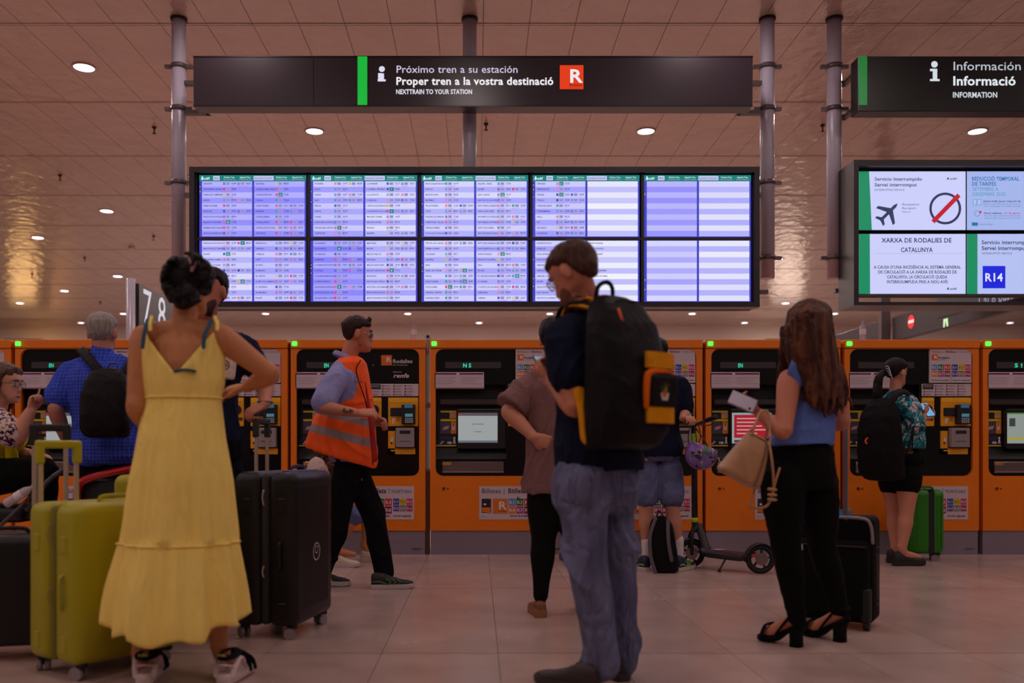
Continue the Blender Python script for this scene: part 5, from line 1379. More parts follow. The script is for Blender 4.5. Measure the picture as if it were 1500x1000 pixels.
strap(e, [P(150, 548, 5.08), P(134, 530, 5.13), P(121, 514, 5.22), P(117, 512, 5.32), P(114, 530, 5.46)], .028, M_bag, rl)
strap(e, [P(180, 548, 5.08), P(192, 530, 5.13), P(197, 514, 5.22), P(198, 512, 5.32), P(197, 530, 5.46)], .028, M_bag, rl)
strap(e, [P(136, 625, 5.1), P(120, 606, 5.16), P(108, 585, 5.3), P(108, 570, 5.42)], .010, M_bag, rl)

# ---- seated woman with glasses
Y = 5.45
F = Fig((px2x(-20, Y), Y), 'seated woman with glasses and raised finger at the left edge, yellow vest over patterned blouse', skin('fair', (206, 146, 122)), FEM, 1.08)
C = P(9, 563, Y); R = basis((1, -.12, -.05))
F.spine(P(-22, 705, Y), P(-8, 603, Y), hipw=(-.1, -1, 0), shw=(-.1, -1, 0), w=1.1, d=1.35)
sa, ea, wa = P(-2, 618, 5.22), P(24, 642, 5.18), P(45, 602, 5.2)
sb, eb, wb = P(-2, 618, 5.62), P(10, 660, 5.68), P(45, 665, 5.5)
lg = [(P(-15, 700, 5.35), P(66, 688, 5.32), P(62, 780, 5.35)), (P(-15, 700, 5.55), P(62, 688, 5.55), P(60, 780, 5.58))]
F.body(headmesh(C, R, .98, True) + [F.torso(-.01), F.neck(C), F.arm(sa, ea, wa, rk=1.15), F.arm(sb, eb, wb, rk=1.1), F.trap(sa), F.trap(sb)] + [F.leg(*a) for a in lg] + [F.foot(a[2], (1, 0)) for a in lg] + hand(wa, (.25, 0, 1), (.9, -.2, -.2), 1, .95, .95, [.0, None, None, None]) + hand(wb, (1, 0, -.1), (0, 0, -1), -1, .4), .0075)
eyes(C, R, .98, F.root, F.off)
M_hb = hair_mat('brown_wavy', (92, 70, 58))
hp = [hairshell(C, R, short_mask(.068, .0, -.08), .024, .98, True, 4)]
rr = random.Random(8)
for k_ in range(46):
    a = rr.uniform(-3.3, .30); rad = .080
    x0 = C + R @ V((rad * math.cos(a), -.015 + rad * 1.2 * math.sin(a), rr.uniform(-.03, .09)))
    l = rr.uniform(.10, .19); ph = rr.uniform(0, 6)
    hp.append(limb([x0 + V((-.012 * math.sin(ph + u * 7) - .01, .014 * math.cos(ph + u * 6), -l * u)) for u in (0, .25, .5, .75, 1)], [.014, .017, .016, .013, .005], 7, 4))
F.cloth('hair', hp, M_hb, .007, 1, folds(.002, (90, 90, 60), 3))
def glasses(root, off, C, R, s, m_fr, m_ln, rd=.021, dark=False):
    b = B(); g = B()
    for sx in (-1, 1):
        c = V((sx * .032, .099, .002))
        b.tube([C + R @ ((c + V((rd * 1.12 * math.cos(t), -.004 * abs(math.cos(t)) if True else 0, rd * .9 * math.sin(t)))) * s) for t in [2 * PI * k / 16 for k in range(17)]], .0019 * s, 6, 2)
        v, f = [], []
        n = 16
        v = [C + R @ ((c + V((rd * 1.1 * math.cos(2 * PI * k / n), 0, rd * .88 * math.sin(2 * PI * k / n)))) * s) for k in range(n)]
        v += [q + R @ V((0, -.0012, 0)) for q in v]
        g.add((v, [tuple(range(n)), tuple(range(2 * n - 1, n - 1, -1))] + [(k, (k + 1) % n, n + (k + 1) % n, n + k) for k in range(n)]))
        b.tube([C + R @ (V(q) * s) for q in ((sx * .055, .096, .006), (sx * .073, .075, .006), (sx * .081, .0, .004), (sx * .08, -.018, -.012))], .0018 * s, 6, 3)
    b.tube([C + R @ (V(q) * s) for q in ((-.011, .101, .006), (0, .104, .009), (.011, .101, .006))], .0018 * s, 6, 3)
    o = b.build('glasses', m_fr, root, off=off); g.build('lens', m_ln, o, off=off); return o
glasses(F.root, F.off, C, R, .98, mat('frame_dark', (40, 26, 30), .3), mat('lens_clear', (180, 180, 190), .05, alpha=.25))
M_blouse = cloth_mat('patterned_blouse', (214, 190, 176))
def pattern(m, base, cols, scale, thr=.5, seed=0):
    nt = m.node_tree; bs = nt.nodes['Principled BSDF']
    tc = nt.nodes.new('ShaderNodeTexCoord'); prev = None
    for k_, (c, sc2, th) in enumerate(cols):
        mp = nt.nodes.new('ShaderNodeMapping'); mp.inputs['Location'].default_value = (seed + 3.1 * k_, 1.7 * k_, .4 * k_); nt.links.new(tc.outputs['Object'], mp.inputs[0])
        n = nt.nodes.new('ShaderNodeTexNoise'); n.inputs['Scale'].default_value = scale * sc2; n.inputs['Detail'].default_value = 2; n.inputs['Distortion'].default_value = 1.2; nt.links.new(mp.outputs[0], n.inputs['Vector'])
        r = nt.nodes.new('ShaderNodeMapRange'); r.inputs[1].default_value = th; r.inputs[2].default_value = th + .02; nt.links.new(n.outputs['Fac'], r.inputs[0])
        mx = nt.nodes.new('ShaderNodeMixRGB'); mx.inputs[2].default_value = (*lin(c), 1)
        if prev is None: mx.inputs[1].default_value = (*lin(base), 1)
        else: nt.links.new(prev.outputs[0], mx.inputs[1])
        nt.links.new(r.outputs[0], mx.inputs[0]); prev = mx
    nt.links.new(prev.outputs[0], bs.inputs['Base Color'])
pattern(M_blouse, (214, 190, 176), [((80, 40, 90), 1, .55), ((40, 26, 40), 1.4, .6)], 26)
F.cloth('blouse', [F.torso(.012, -.06, .95), F.trap(sa, .014), F.trap(sb, .014), F.arm(sa, ea, wa, .022, 0, .72, .02), F.arm(sb, eb, wb, .022, 0, .7, .02)], M_blouse, .009, 4, folds(.004, (24, 24, 14), 31))
M_yv = cloth_mat('yellow_vest', (206, 190, 20))
F.cloth('vest', [F.torso(.024, .10, .93, lambda t: 1.0), limb([F.nb + V((.02, -.10, -.01)), F.nb + V((.10, -.13, -.10)), F.nb + V((.16, -.12, -.22)), F.nb + V((.17, -.1, -.36))], [.03, .034, .034, .05], 10, 5, flat=.6)], M_yv, .009, 4, folds(.004, (24, 24, 14), 33))
F.cloth('trousers', [F.torso(.018, -.06, .2)] + [F.leg(*a, off=.02) for a in lg], M_blkc, .01)
for a in lg: shoe(F.root, F.off, (a[2].x - .06, a[2].y), (1, 0), .25, mat('shoe_black', (24, 20, 22), .5), mat('sole_dark', (50, 42, 42), .6), z=a[2].z - .085)

# ---- man in the orange vest
Y = 6.0
F = Fig((px2x(512, Y), Y), 'man in orange high visibility vest and sunglasses striding to the right', skin('warm', (196, 124, 98)), MALE, 1.03)
C = P(524, 490, Y); R = basis((1, .22, -.04))
F.spine(P(512, 668, Y), P(506, 530, Y), hipw=(.1, -1, 0), shw=(.15, -1, 0))
sa, ea, wa = P(492, 553, 5.80), P(470, 596, 5.66), P(525, 605, 5.60)
sb, eb, wb = P(520, 553, 6.2), P(522, 600, 6.3), P(548, 617, 5.98)
lg = [(P(520, 690, 6.08), P(549, 760, 6.05), P(564, 842, 6.06)), (P(508, 690, 5.92), P(494, 770, 5.98), P(472, 838, 6.1))]
F.body(headmesh(C, R, 1.0) + [F.torso(-.012), F.neck(C, r=.056), F.arm(sa, ea, wa, rk=1.0), F.arm(sb, eb, wb), F.trap(sa), F.trap(sb)] + [F.leg(*a) for a in lg] + [F.foot(lg[0][2], (1, .1)), F.foot(lg[1][2], (1, 0))] + hand(wa, (1, .1, .05), (.1, .6, -.75), 1, .75, 1.0) + hand(wb, (.75, -.3, -.1), (-.3, -.7, -.6), -1, .85, 1.0), .0065)
eyes(C, R, 1, F.root, F.off)
F.cloth('hair', [hairshell(C, R, short_mask(.055, .012, -.055), .013, 1, seed=7, rough=.9)] + [limb([C + R @ V((x, .06, .09)), C + R @ V((x * .9, .076, .104)), C + R @ V((x * .8, .070, .118))], [.012, .014, .008], 8, 3) for x in (-.04, -.02, 0, .02, .04)], hair_mat('dark_brown', (48, 32, 30)), .005, 1, folds(.0022, (110, 110, 80), 1))
glasses(F.root, F.off, C, R, 1.0, mat('frame_silver', (200, 190, 200), .2, metal=.8), mat('lens_dark', (60, 20, 26), .08, alpha=.85), .023)
M_ls = cloth_mat('pale_blue_shirt', (146, 146, 196))
F.cloth('shirt', [F.torso(.012, -.06, .96), F.trap(sa, .014), F.trap(sb, .014), F.arm(sa, ea, wa, .022, 0, .84, .018), F.arm(sb, eb, wb, .022, 0, .8, .014)], M_ls, .009, 4, folds(.005, (24, 24, 14), 41))
fv = V((1, .15, 0)).normalized(); sv = V((.15, -1, 0)).normalized(); n0 = F.nb + V((.005, 0, .028)); cp = []
cp.append(limb([n0 + fv * .078 * math.cos(t) + sv * .074 * math.sin(t) + V((0, 0, -.035 * math.cos(t))) for t in [math.radians(k) for k in range(22, 345, 20)]], .021, 8, 2, flat=.45, ref=(0, 0, 1)))
for sg in (-1, 1): cp.append(limb([n0 + fv * .07 + sv * sg * .035 + V((0, 0, -.02)), n0 + fv * .095 + sv * sg * .05 + V((0, 0, -.05)), n0 + fv * .105 + sv * sg * .062 + V((0, 0, -.08))], [.022, .022, .006], 8, 3, flat=.4, ref=(0, -1, 0)))
F.cloth('collar', cp, M_ls, .005, 1)
M_vest = mat('hi_vis_orange', (255, 92, 22), .7, spec=.3, bump=.1, bscale=200)
def band_mat(m):
    nt = m.node_tree; bs = nt.nodes['Principled BSDF']; tc = nt.nodes.new('ShaderNodeTexCoord'); sp = nt.nodes.new('ShaderNodeSeparateXYZ'); nt.links.new(tc.outputs['Object'], sp.inputs[0])
    def mth(op, a, b_):
        n = nt.nodes.new('ShaderNodeMath'); n.operation = op
        for k_, q in enumerate((a, b_)):
            if isinstance(q, (int, float)): n.inputs[k_].default_value = q
            else: nt.links.new(q, n.inputs[k_])
        return n.outputs[0]
    h = mth('ADD', sp.outputs['Z'], mth('MULTIPLY', sp.outputs['X'], .26)); res = None
    for z in (1.150, 1.022):
        q = mth('LESS_THAN', mth('ABSOLUTE', mth('SUBTRACT', h, z), 0), .028); res = q if res is None else mth('MAXIMUM', res, q)
    mx = nt.nodes.new('ShaderNodeMixRGB'); mx.inputs[1].default_value = (*lin((255, 92, 22)), 1); mx.inputs[2].default_value = (*lin((150, 128, 128)), 1)
    nt.links.new(res, mx.inputs[0]); nt.links.new(mx.outputs[0], bs.inputs['Base Color'])
band_mat(M_vest)
v, f = sil([(521, 499, 524, .07), (525, 497, 531, .105), (532, 492, 537, .15), (548, 488, 541, .165), (580, 480, 546, .165), (610, 466, 550, .185), (645, 454, 552, .21), (668, 449, 552, .22), (674, 450, 551, .22)], Y, 40, 2.4)
xc = px2x(512, Y)
v = [V((q.x, q.y, q.z - .30 * (q.x - xc) * max(0, min(1, (1.25 - q.z) / .2)))) for q in v]
F.cloth('vest', [(v, f)], M_vest, .008, 3, folds(.007, (20, 20, 12), 43))
b = B(); b.add(limb([P(528, 528, 5.845), P(522, 545, 5.825), P(536, 590, 5.82), P(545, 640, 5.80), P(546, 680, 5.80)], .004, 6, 5)); b.build('vest_piping', M_blkc, F.root, off=F.off)
b = B(); b.add(limb([P(535, 560, 5.83), P(541, 600, 5.80), P(548, 660, 5.79), P(549, 672, 5.79)], [.004, .012, .02, .02], 8, 5, flat=.5)); b.build('vest_lining', mat('lining_red', (170, 26, 20), .8), F.root, off=F.off)
p = Print(0); p.text('Renfe', 0, 0, .02, (170, 30, 20), True, width=.055)
p.build('chest_print', PRINT, F.root, M=Matrix.Translation(P(519, 561, 5.78) - F.off))
TR = [(0, .094), (.5, .088), (1, .077), (1.5, .072), (2, .068)]
F.cloth('trousers', [F.torso(.014, -.06, .16)] + [F.leg(*a, off=.0, t1=1.97, prof=TR) for a in lg], cloth_mat('black_trousers', (17, 15, 20)), .009, 4, folds(.008, (20, 20, 11), 44))
M_sb = mat('trainer_black', (30, 27, 30), .6); M_sw = mat('sole_white', (200, 184, 180), .5); M_lc = mat('lace_dark', (50, 46, 50), .7)
shoe(F.root, F.off, (px2x(543, 6.0), 5.98), (1, .12), .30, M_sb, M_sw, pitch=-.0, ht=.075, lace=M_lc, accent=mat('stripe_green', (70, 110, 50), .6))
shoe(F.root, F.off, (px2x(452, 6.1), 6.1), (1, .05), .29, M_sb, M_sw, pitch=-.08, ht=.07, z=.02)
b = B()
rr = random.Random(6)
for k_ in range(12): b.add(ell(P(503 + rr.uniform(0, 14), 600 + rr.uniform(-3, 4), 5.575), (rr.uniform(.004, .009), .004, rr.uniform(.003, .007)), None, 8, 5))
b.build('tattoo', mat('tattoo_ink', (96, 66, 64), .8), F.root, off=F.off, label='dark tattoo on the forearm')

# ---- crouching person behind him
Y = 7.3
F = Fig((px2x(470, Y), Y), 'crouching person in pale lacy top and denim shorts behind the vested man', skin('tan', (196, 128, 84)), FEM, .92)
C = P(492, 664, Y + .05); R = basis((1, .3, -.5))
F.spine(P(462, 768, Y), P(476, 692, Y), hipw=(.2, -1, 0), shw=(.2, -1, 0))
sa, ea, wa = P(464, 682, 7.1), P(455, 722, 7.05), P(490, 735, 7.0)
sb, eb, wb = P(482, 688, 7.45), P(500, 720, 7.45), P(530, 722, 7.35)
lg = [(P(474, 778, 7.2), P(522, 752, 7.1), P(492, 800, 7.12)), (P(474, 778, 7.4), P(540, 745, 7.45), P(535, 800, 7.45))]
F.body(headmesh(C, R, .95, True) + [F.torso(-.01), F.neck(C), F.arm(sa, ea, wa), F.arm(sb, eb, wb), F.trap(sa), F.trap(sb)] + [F.leg(*a) for a in lg] + [F.foot(a[2], (1, 0)) for a in lg] + hand(wa, (1, 0, -.2), (0, 0, -1), 1, .5, .9) + hand(wb, (1, 0, -.2), (0, 0, -1), -1, .5, .9), .008)
hp = [hairshell(C, R, short_mask(.05, 0, -.07), .02, .95, True, 4)]
rr = random.Random(5)
for k_ in range(40):
    x0 = C + V((rr.uniform(-.12, .0), rr.uniform(-.13, .06), rr.uniform(-.10, .04))); ph = rr.uniform(0, 6); l = rr.uniform(.1, .2)
    hp.append(limb([x0 + V((.018 * math.sin(ph + u * 9), .016 * math.cos(ph + u * 9), -l * u)) for u in (0, .2, .4, .6, .8, 1)], [.012, .013, .013, .012, .01, .004], 6, 3))
F.cloth('hair', hp, hair_mat('curly_brown', (84, 48, 34)), .008, 1)
M_lace = cloth_mat('pale_lace', (206, 176, 170), bump=.6, bscale=90)
F.cloth('blouse', [F.torso(.014, -.02, .95), F.trap(sa, .014), F.trap(sb, .014), F.arm(sa, ea, wa, .026, 0, .95, .012), F.arm(sb, eb, wb, .02, 0, .9, .012)], M_lace, .009, 3, folds(.005, (24, 24, 20), 51))
M_den = cloth_mat('denim', (98, 104, 150), bump=.2, var=.18, vscale=9)
F.cloth('shorts', [F.torso(.014, -.06, .14)] + [F.leg(*a, off=.02, t1=1.12) for a in lg], M_den, .01, 3)
for a, z in zip(lg, (0, 0)): shoe(F.root, F.off, (a[2].x - .04, a[2].y), (1, -.1), .24, mat('shoe_cream', (214, 196, 176), .6), M_sw, ht=.07, z=z, lace=M_sw)

# ---- woman in the brown top
Y = 5.0
F = Fig((px2x(805, Y), Y), 'woman in loose brown top and black leggings, hand on hip, facing the machines', skin('fair2', (200, 134, 108)), FEM, 1.05)
C = P(812, 498, Y); R = basis((.15, 1, 0))
F.spine(P(800, 690, Y), P(812, 536, Y), hipw=(1, 0, 0), shw=(1, -.1, 0), w=.82, d=.9)
sa, ea, wa = P(776, 566, Y), P(745, 603, 4.94), P(782, 640, 4.86)
sb, eb, wb = P(850, 566, Y), P(868, 625, 5.05), P(858, 670, 5.15)
lg = [(P(800, 715, Y), P(796, 792, Y), P(792, 872, 5.0)), (P(838, 715, Y), P(842, 795, Y), P(852, 868, 5.1))]
F.body(headmesh(C, R, .97, True) + [F.torso(-.045), F.neck(C), F.arm(sa, ea, wa, rk=1.08), F.arm(sb, eb, wb, rk=.8), F.trap(sa), F.trap(sb)] + [F.leg(*a) for a in lg] + [F.foot(a[2], (0, 1)) for a in lg] + hand(wa, (.85, .1, -.32), (.1, 1, 0), -1, .3, .95, spread=.08) + hand(wb, (-.1, .2, -1), (-1, 0, 0), 1, .4), .0065)
F.cloth('hair', [hairshell(C, R, short_mask(.05, -.01, -.08), .018, .97, True, 2), ell(C + V((0, -.09, -.01)), (.05, .04, .05), None)], M_hd, .007, 1, folds(.002, (90, 90, 50), 3))
M_br = cloth_mat('brown_jersey', (128, 92, 90), rough=.7)
v, f = sil([(540, 800, 836, .06), (550, 786, 848, .09), (568, 770, 862, .12), (600, 770, 866, .13), (640, 772, 868, .14), (680, 768, 868, .15), (712, 763, 868, .16), (722, 762, 868, .16)], Y, 36, 2.3)
F.cloth('top', [(v, f), F.trap(sa, .014), F.trap(sb, .014), F.arm(sa, ea, wa, .028, 0, .86, .03), F.arm(sb, eb, wb, .03, 0, .8, .02), limb([P(778, 580, Y), P(768, 606, Y), P(775, 630, Y)], [.05, .05, .03], 12, 4)], M_br, .008, 4, folds(.009, (22, 22, 9), 61))
LG = [(0, .102), (.4, .098), (.8, .076), (1, .066), (1.3, .066), (1.7, .048), (2, .041)]
F.cloth('leggings', [F.torso(-.02, -.06, .1)] + [F.leg(*a, prof=LG, t1=2.0) for a in lg], mat('leggings_black', (11, 9, 11), .7, spec=.15), .008, 3)
M_clog = mat('clog_brown', (132, 80, 50), .5)
for a, dx in zip(lg, (-.02, .02)): shoe(F.root, F.off, (a[2].x, a[2].y - .07), (dx * 6, 1), .25, M_clog, mat('cork', (150, 100, 64), .7), ht=.045, sole=.045)
# ---- man with the big backpack
Y = 3.5
F = Fig((px2x(875, Y), Y), 'bearded man in navy t-shirt and jeans looking down at a phone, large backpack on', skin('warm', (196, 124, 98)), MALE, 1.0)
C = P(841, 402, 3.46); R = basis((-.72, .55, -.46))
f_ = V((-.6, .8, 0)); rt_ = V((.8, .6, 0))
F.spine(P(875, 690, 3.52), P(868, 462, 3.52), hipw=(.85, .5, 0), shw=rt_, d=1.05)
sa, ea, wa = P(823, 498, 3.40), P(843, 596, 3.34), P(808, 556, 3.52)
sb, eb, wb = P(912, 498, 3.65), P(885, 590, 3.82), P(815, 556, 3.80)
lg = [(P(852, 705, 3.46), P(862, 838, 3.44), P(882, 962, 3.46)), (P(893, 705, 3.60), P(908, 838, 3.60), P(910, 958, 3.64))]
F.body(headmesh(C, R, 1.02) + [F.torso(-.035), F.neck(C, r=.06), F.arm(sa, ea, wa, rk=1.1), F.arm(sb, eb, wb, rk=1.05), F.trap(sa), F.trap(sb)] + [F.leg(*a) for a in lg] + [F.foot(lg[0][2], (-.7, .7), .1), F.foot(lg[1][2], (-.5, .8), .1)] + hand(wa, (-.35, .75, .35), (.45, .2, .75), -1, .75, 1.0) + hand(wb, (-.55, .2, .35), (0, -.2, .9), 1, .75, 1.0), .006)
eyes(C, R, 1.02, F.root, F.off)
F.cloth('hair', [hairshell(C, R, short_mask(.055, .012, -.05), .013, 1.02, seed=12, rough=.7)], hair_mat('mid_brown', (74, 46, 38)), .005, 1, folds(.002, (120, 120, 80), 1))
F.cloth('beard', [hairshell(C, R, beard_mask(), .004, 1.02, seed=15, rough=.3)], hair_mat('beard_brown', (118, 74, 56)), .005, 1)
glasses(F.root, F.off, C, R, 1.02, mat('frame_violet', (150, 130, 190), .25, metal=.5), mat('lens_clear', (180, 180, 190), .05, alpha=.25))
F.cloth('t_shirt', [F.torso(.018, -.02, .95), F.trap(sa, .026), F.trap(sb, .026), limb([F.nb + V((0, 0, -.09)), F.nb + V((0, 0, -.03)), F.nb + V((-.01, .01, .015))], [.14, .10, .078], 18, 3, round_=False), F.arm(sa, ea, wa, .024, 0, .50, .014), F.arm(sb, eb, wb, .024, 0, .5, .014), limb([P(876, 600, 3.5), P(876, 640, 3.5), P(877, 668, 3.5)], [.155, .172, .178], 24, 3, flat=.80, round_=False)], cloth_mat('navy_tee', (20, 24, 46)), .008, 4, folds(.007, (22, 22, 12), 71))
JP = [(0, .112), (.25, .104), (.5, .095), (1, .083), (1.5, .076), (2, .075)]
M_jean = cloth_mat('washed_jeans', (104, 106, 138), bump=.25, bscale=160, var=.34, vscale=9, bstretch=(1.6, 1.6, .5), wrinkle=.9, wscale=9)
F.cloth('jeans', [F.torso(-.005, -.06, .12), ell(P(858, 715, 3.42), (.10, .09, .11)), ell(P(900, 715, 3.50), (.10, .09, .11))] + [F.leg(lg[0][0], lg[0][1], lg[0][2], prof=JP, t1=2.08), F.leg(lg[1][0], lg[1][1], lg[1][2], prof=JP, t1=2.08, rk=.93)], M_jean, .0075, 4, folds(.016, (15, 15, 12), 75))
b = B()
for cx, cy, yy in ((850, 718, 3.325), (895, 716, 3.405)):
    pts = [P(cx - 16, cy - 18, yy), P(cx - 15, cy + 12, yy - .006), P(cx, cy + 22, yy - .012), P(cx + 15, cy + 12, yy - .006), P(cx + 16, cy - 18, yy)]
    b.add(limb(pts, .0018, 6, 3))
b.build('pocket_stitching', cloth_mat('stitch', (80, 74, 100)), F.root, off=F.off)
M_dk = mat('shoe_dark_brown', (46, 32, 30), .55)
shoe(F.root, F.off, (px2x(876, 3.42), 3.40), (-.80, .60), .29, M_dk, mat('sole_dark', (50, 42, 42), .6), lace=M_lc)
shoe(F.root, F.off, (px2x(915, 3.6), 3.57), (-.5, .86), .29, M_dk, mat('sole_dark', (50, 42, 42), .6))
def phone(M, at, lab, body, screen=None, h=.15):
    e = empty('phone', at, lab, 'phone')
    B().add(rbox(-.036, .036, -.004, .004, -h / 2, h / 2, .006, 3, M.to_4x4())).build('case', body, e)
    p = Print(-.0042); p.rrect(-.033, -h / 2 + .004, .033, h / 2 - .004, .006, screen or (20, 22, 30)); p.build('display', attr_mat('phone_glow', True, .7), e, M=M.to_4x4())
    b = B().cyl((0, 0, 0), .006, .002, 'y', 12); 
    for q in range(len(b.v)): b.v[q] = M @ (b.v[q] + V((-.02, .004, h / 2 - .022)))
    b.build('camera_lens', M_blk, e)
def rot3(xax, yax):
    x = V(xax).normalized(); y = V(yax); y = (y - x * y.dot(x)).normalized(); z = x.cross(y); return Matrix((x, y, z)).transposed()
# phone: y axis = back side, display faces -y
phone(rot3((.8, .6, 0), (-.45, .6, -.66)), P(800, 540, 3.74), 'phone held by the man with the large backpack', mat('phone_black', (20, 20, 24), .3), (150, 160, 190))

XM = V((-.8, -.6, 0)); OUT = V((.6, -.8, 0))
Mb = Matrix((XM, OUT, V((0, 0, 1)))).transposed()
rb = V((px2x(868, 3.52) + .6 * .15 - .06, 3.52 - .8 * .15 - .01, 0)); rb.z = .935
M_pk = cloth_mat('pack_black', (22, 18, 22), rough=.55, wrinkle=.2)
e, L_ = backpack('backpack', 'large black backpack with yellow and orange bands on the man in jeans', rb, Mb, .335, .23, .585, M_pk)
M_by = cloth_mat('band_amber', (226, 150, 20)); M_bo = cloth_mat('band_orange', (226, 104, 20))
def lm3(b, pts, r, flat=1, seg=8, ref=None): b.add(limb([L_(*q) for q in pts], r, seg, 5, flat=flat, ref=ref), True)
D = .235
for z, nm in ((.325, 'upper_band'), (.125, 'lower_band')):
    b = B()
    vs = []
    for x, y in ((.02, D), (-.04, D), (-.1, D - .002), (-.145, D - .022), (-.17, D - .07)):
        for dz in (-.029, .029): vs.append(L_(x, y + .004, z + dz)); vs.append(L_(x, y - .012, z + dz))
    n = 5; fs = []
    for k_ in range(n - 1):
        a = k_ * 4; c = a + 4; fs += [(a, c, c + 2, a + 2), (a + 1, a + 3, c + 3, c + 1), (a, a + 1, c + 1, c), (a + 2, c + 2, c + 3, a + 3)]
    fs += [(0, 2, 3, 1), (16, 17, 19, 18)]
    b.add((vs, fs)); b.build(nm, M_by, e)
b = B(); lm3(b, [(.03, D + .003, .155), (.03, D + .004, .22), (.022, D + .004, .268), (-.01, D + .003, .282), (-.08, D + .0, .284), (-.14, D - .02, .28)], [.010, .012, .013, .011, .008, .004]); b.build('pocket_zip', M_bo, e)
b = B(); v, f = rbox(-.13, .02, D - .035, D + .016, .155, .275, .014, 2); b.add(([L_(*q) for q in v], f)); b.build('front_pocket', M_pk, e)
p = Print(-(D + .0175))
for k_ in range(9): a = k_ * .7; p.poly([(.052 + .006 * math.cos(a), .206 + .006 * math.sin(a)), (.052 + .03 * math.cos(a), .222 + .03 * abs(math.sin(a))), (.052 + .008 * math.cos(a + .4), .21 + .006 * math.sin(a))], [(70, 150, 50), (220, 180, 40), (60, 120, 60)][k_ % 3], 1)
p.poly([(.03, .205), (.075, .205), (.068, .178), (.038, .178)], (210, 190, 180), 1); p.disc(.05, .2, .011, (200, 90, 50), 2)
p.build('patch', PRINT, e, M=Mb.to_4x4() @ Matrix.Diagonal((-1, -1, 1, 1)))
b = B(); lm3(b, [(.12, .13, .12), (.15, .14, .3), (.13, .12, .45), (.06, .11, .545), (-.06, .11, .545), (-.13, .12, .45), (-.15, .14, .3), (-.13, .15, .12)], .0045); b.build('main_zip', M_blk2, e)
b = B(); lm3(b, [(.07, .14, .51), (.075, .155, .485), (.07, .16, .455)], .006); b.build('zip_pull', mat('pull_orange', (220, 90, 30), .6), e)
b = B(); lm3(b, [(.05, .0, .56), (.045, .01, .615), (.01, .02, .635), (-.02, .02, .615), (-.03, .01, .56)], .0085); b.build('grab_loop', cloth_mat('loop_navy', (26, 26, 60)), e)
# shoulder straps with yellow edging
rl = rb
for nm, s0 in (('shoulder_strap', 1), ('shoulder_strap', -1)):
    if s0 == 1: pts = [P(893, 462, 3.36), P(872, 450, 3.38), P(848, 444, 3.42), P(832, 447, 3.49), P(822, 470, 3.54), P(822, 540, 3.55), P(838, 590, 3.5), P(852, 640, 3.40)]
    else: pts = [P(908, 458, 3.42), P(898, 446, 3.52), P(880, 442, 3.62), P(868, 450, 3.72), P(862, 480, 3.78), P(868, 560, 3.76)]
    o = B().add(limb(pts, .032, 10, 5, flat=.3, ref=(.6, .7, .2)), True).build(nm, M_pk, e, off=rl)
    b = B()
    for k_ in (-1, 1): b.add(limb([q + V((.010, .024, .022)) * k_ * .9 + V((0, -.004, .008)) for q in pts[:5]], .0075, 8, 5, flat=.7), True)
    b.build('edging', M_by, o, off=rl)
b = B().add(limb([P(848, 574, 3.30), P(856, 600, 3.285), P(862, 640, 3.27)], [.022, .026, .03], 10, 5, flat=.3, ref=(1, 0, 0)), True); b.build('lower_strap', M_by, e, off=rl)

# ---- man in shorts
Y = 6.9
F = Fig((px2x(965, Y), Y), 'man in navy polo and denim shorts with bright trainers, behind the backpack man', skin('pinkish', (196, 132, 108)), MALE, 1.0)
C = P(962, 518, Y); R = basis((-.05, 1, 0))
F.spine(P(964, 668, Y), P(964, 552, Y))
sa, ea, wa = P(929, 566, Y), P(920, 615, Y), P(935, 650, 6.75)
sb, eb, wb = P(997, 564, Y), P(1004, 606, 6.9), P(1001, 612, 6.64)
lg = [(P(948, 690, Y), P(946, 745, Y), P(948, 805, Y)), (P(981, 690, Y), P(985, 745, Y), P(993, 805, Y))]
F.body(headmesh(C, R, 1) + [F.torso(-.035), F.neck(C), F.arm(sa, ea, wa), F.arm(sb, eb, wb), F.trap(sa), F.trap(sb)] + [F.leg(*a, rk=1.05) for a in lg] + [F.foot(a[2], (0, 1)) for a in lg] + hand(wa, (.2, .2, -1), (1, 0, 0), -1, .4) + hand(wb, (.3, -.9, 0), (0, 0, -1), 1, .7), .008)
F.cloth('hair', [hairshell(C, R, short_mask(), .01, 1, seed=2)], M_hd, .007, 1)
F.cloth('polo_shirt', [F.torso(.018, -.02, .96), F.trap(sa, .014), F.trap(sb, .014), F.arm(sa, ea, wa, .022, 0, .72, .016), F.arm(sb, eb, wb, .022, 0, .72, .016)], cloth_mat('navy_tee', (20, 24, 46)), .009, 4, folds(.005, (22, 22, 12), 81))
b = B().add(limb([sb.lerp(eb, .74) + V((.069 * math.cos(t), .069 * math.sin(t), -.006 * math.cos(t))) for t in [2 * PI * k / 14 for k in range(15)]], .004, 6, 2)); b.build('sleeve_trim', M_sw, F.root, off=F.off)
SP = [(0, .108), (.5, .104), (1, .094), (2, .08)]
F.cloth('shorts', [F.torso(-.004, -.06, .2)] + [F.leg(*a, prof=SP, t1=.66) for a in lg], cloth_mat('denim_shorts', (96, 100, 138), bump=.25, var=.25, vscale=9), .0085, 3, folds(.006, (22, 22, 14), 83))
M_sock = cloth_mat('white_sock', (216, 204, 204))
for a in lg: F.cloth('sock', [limb([a[2] + V((0, 0, .075)), a[2] + V((0, 0, .0)), a[2] - V((0, 0, .05))], [.047, .044, .043], 14, 4)], M_sock, .008, 2)
M_tb = mat('trainer_blue_black', (28, 36, 66), .6)
shoe(F.root, F.off, (px2x(949, 6.84), 6.83), (-.38, .92), .29, M_tb, M_sw, ht=.085, lace=mat('lace_lime', (150, 190, 50), .6), accent=mat('stripe_lime', (150, 190, 50), .6))
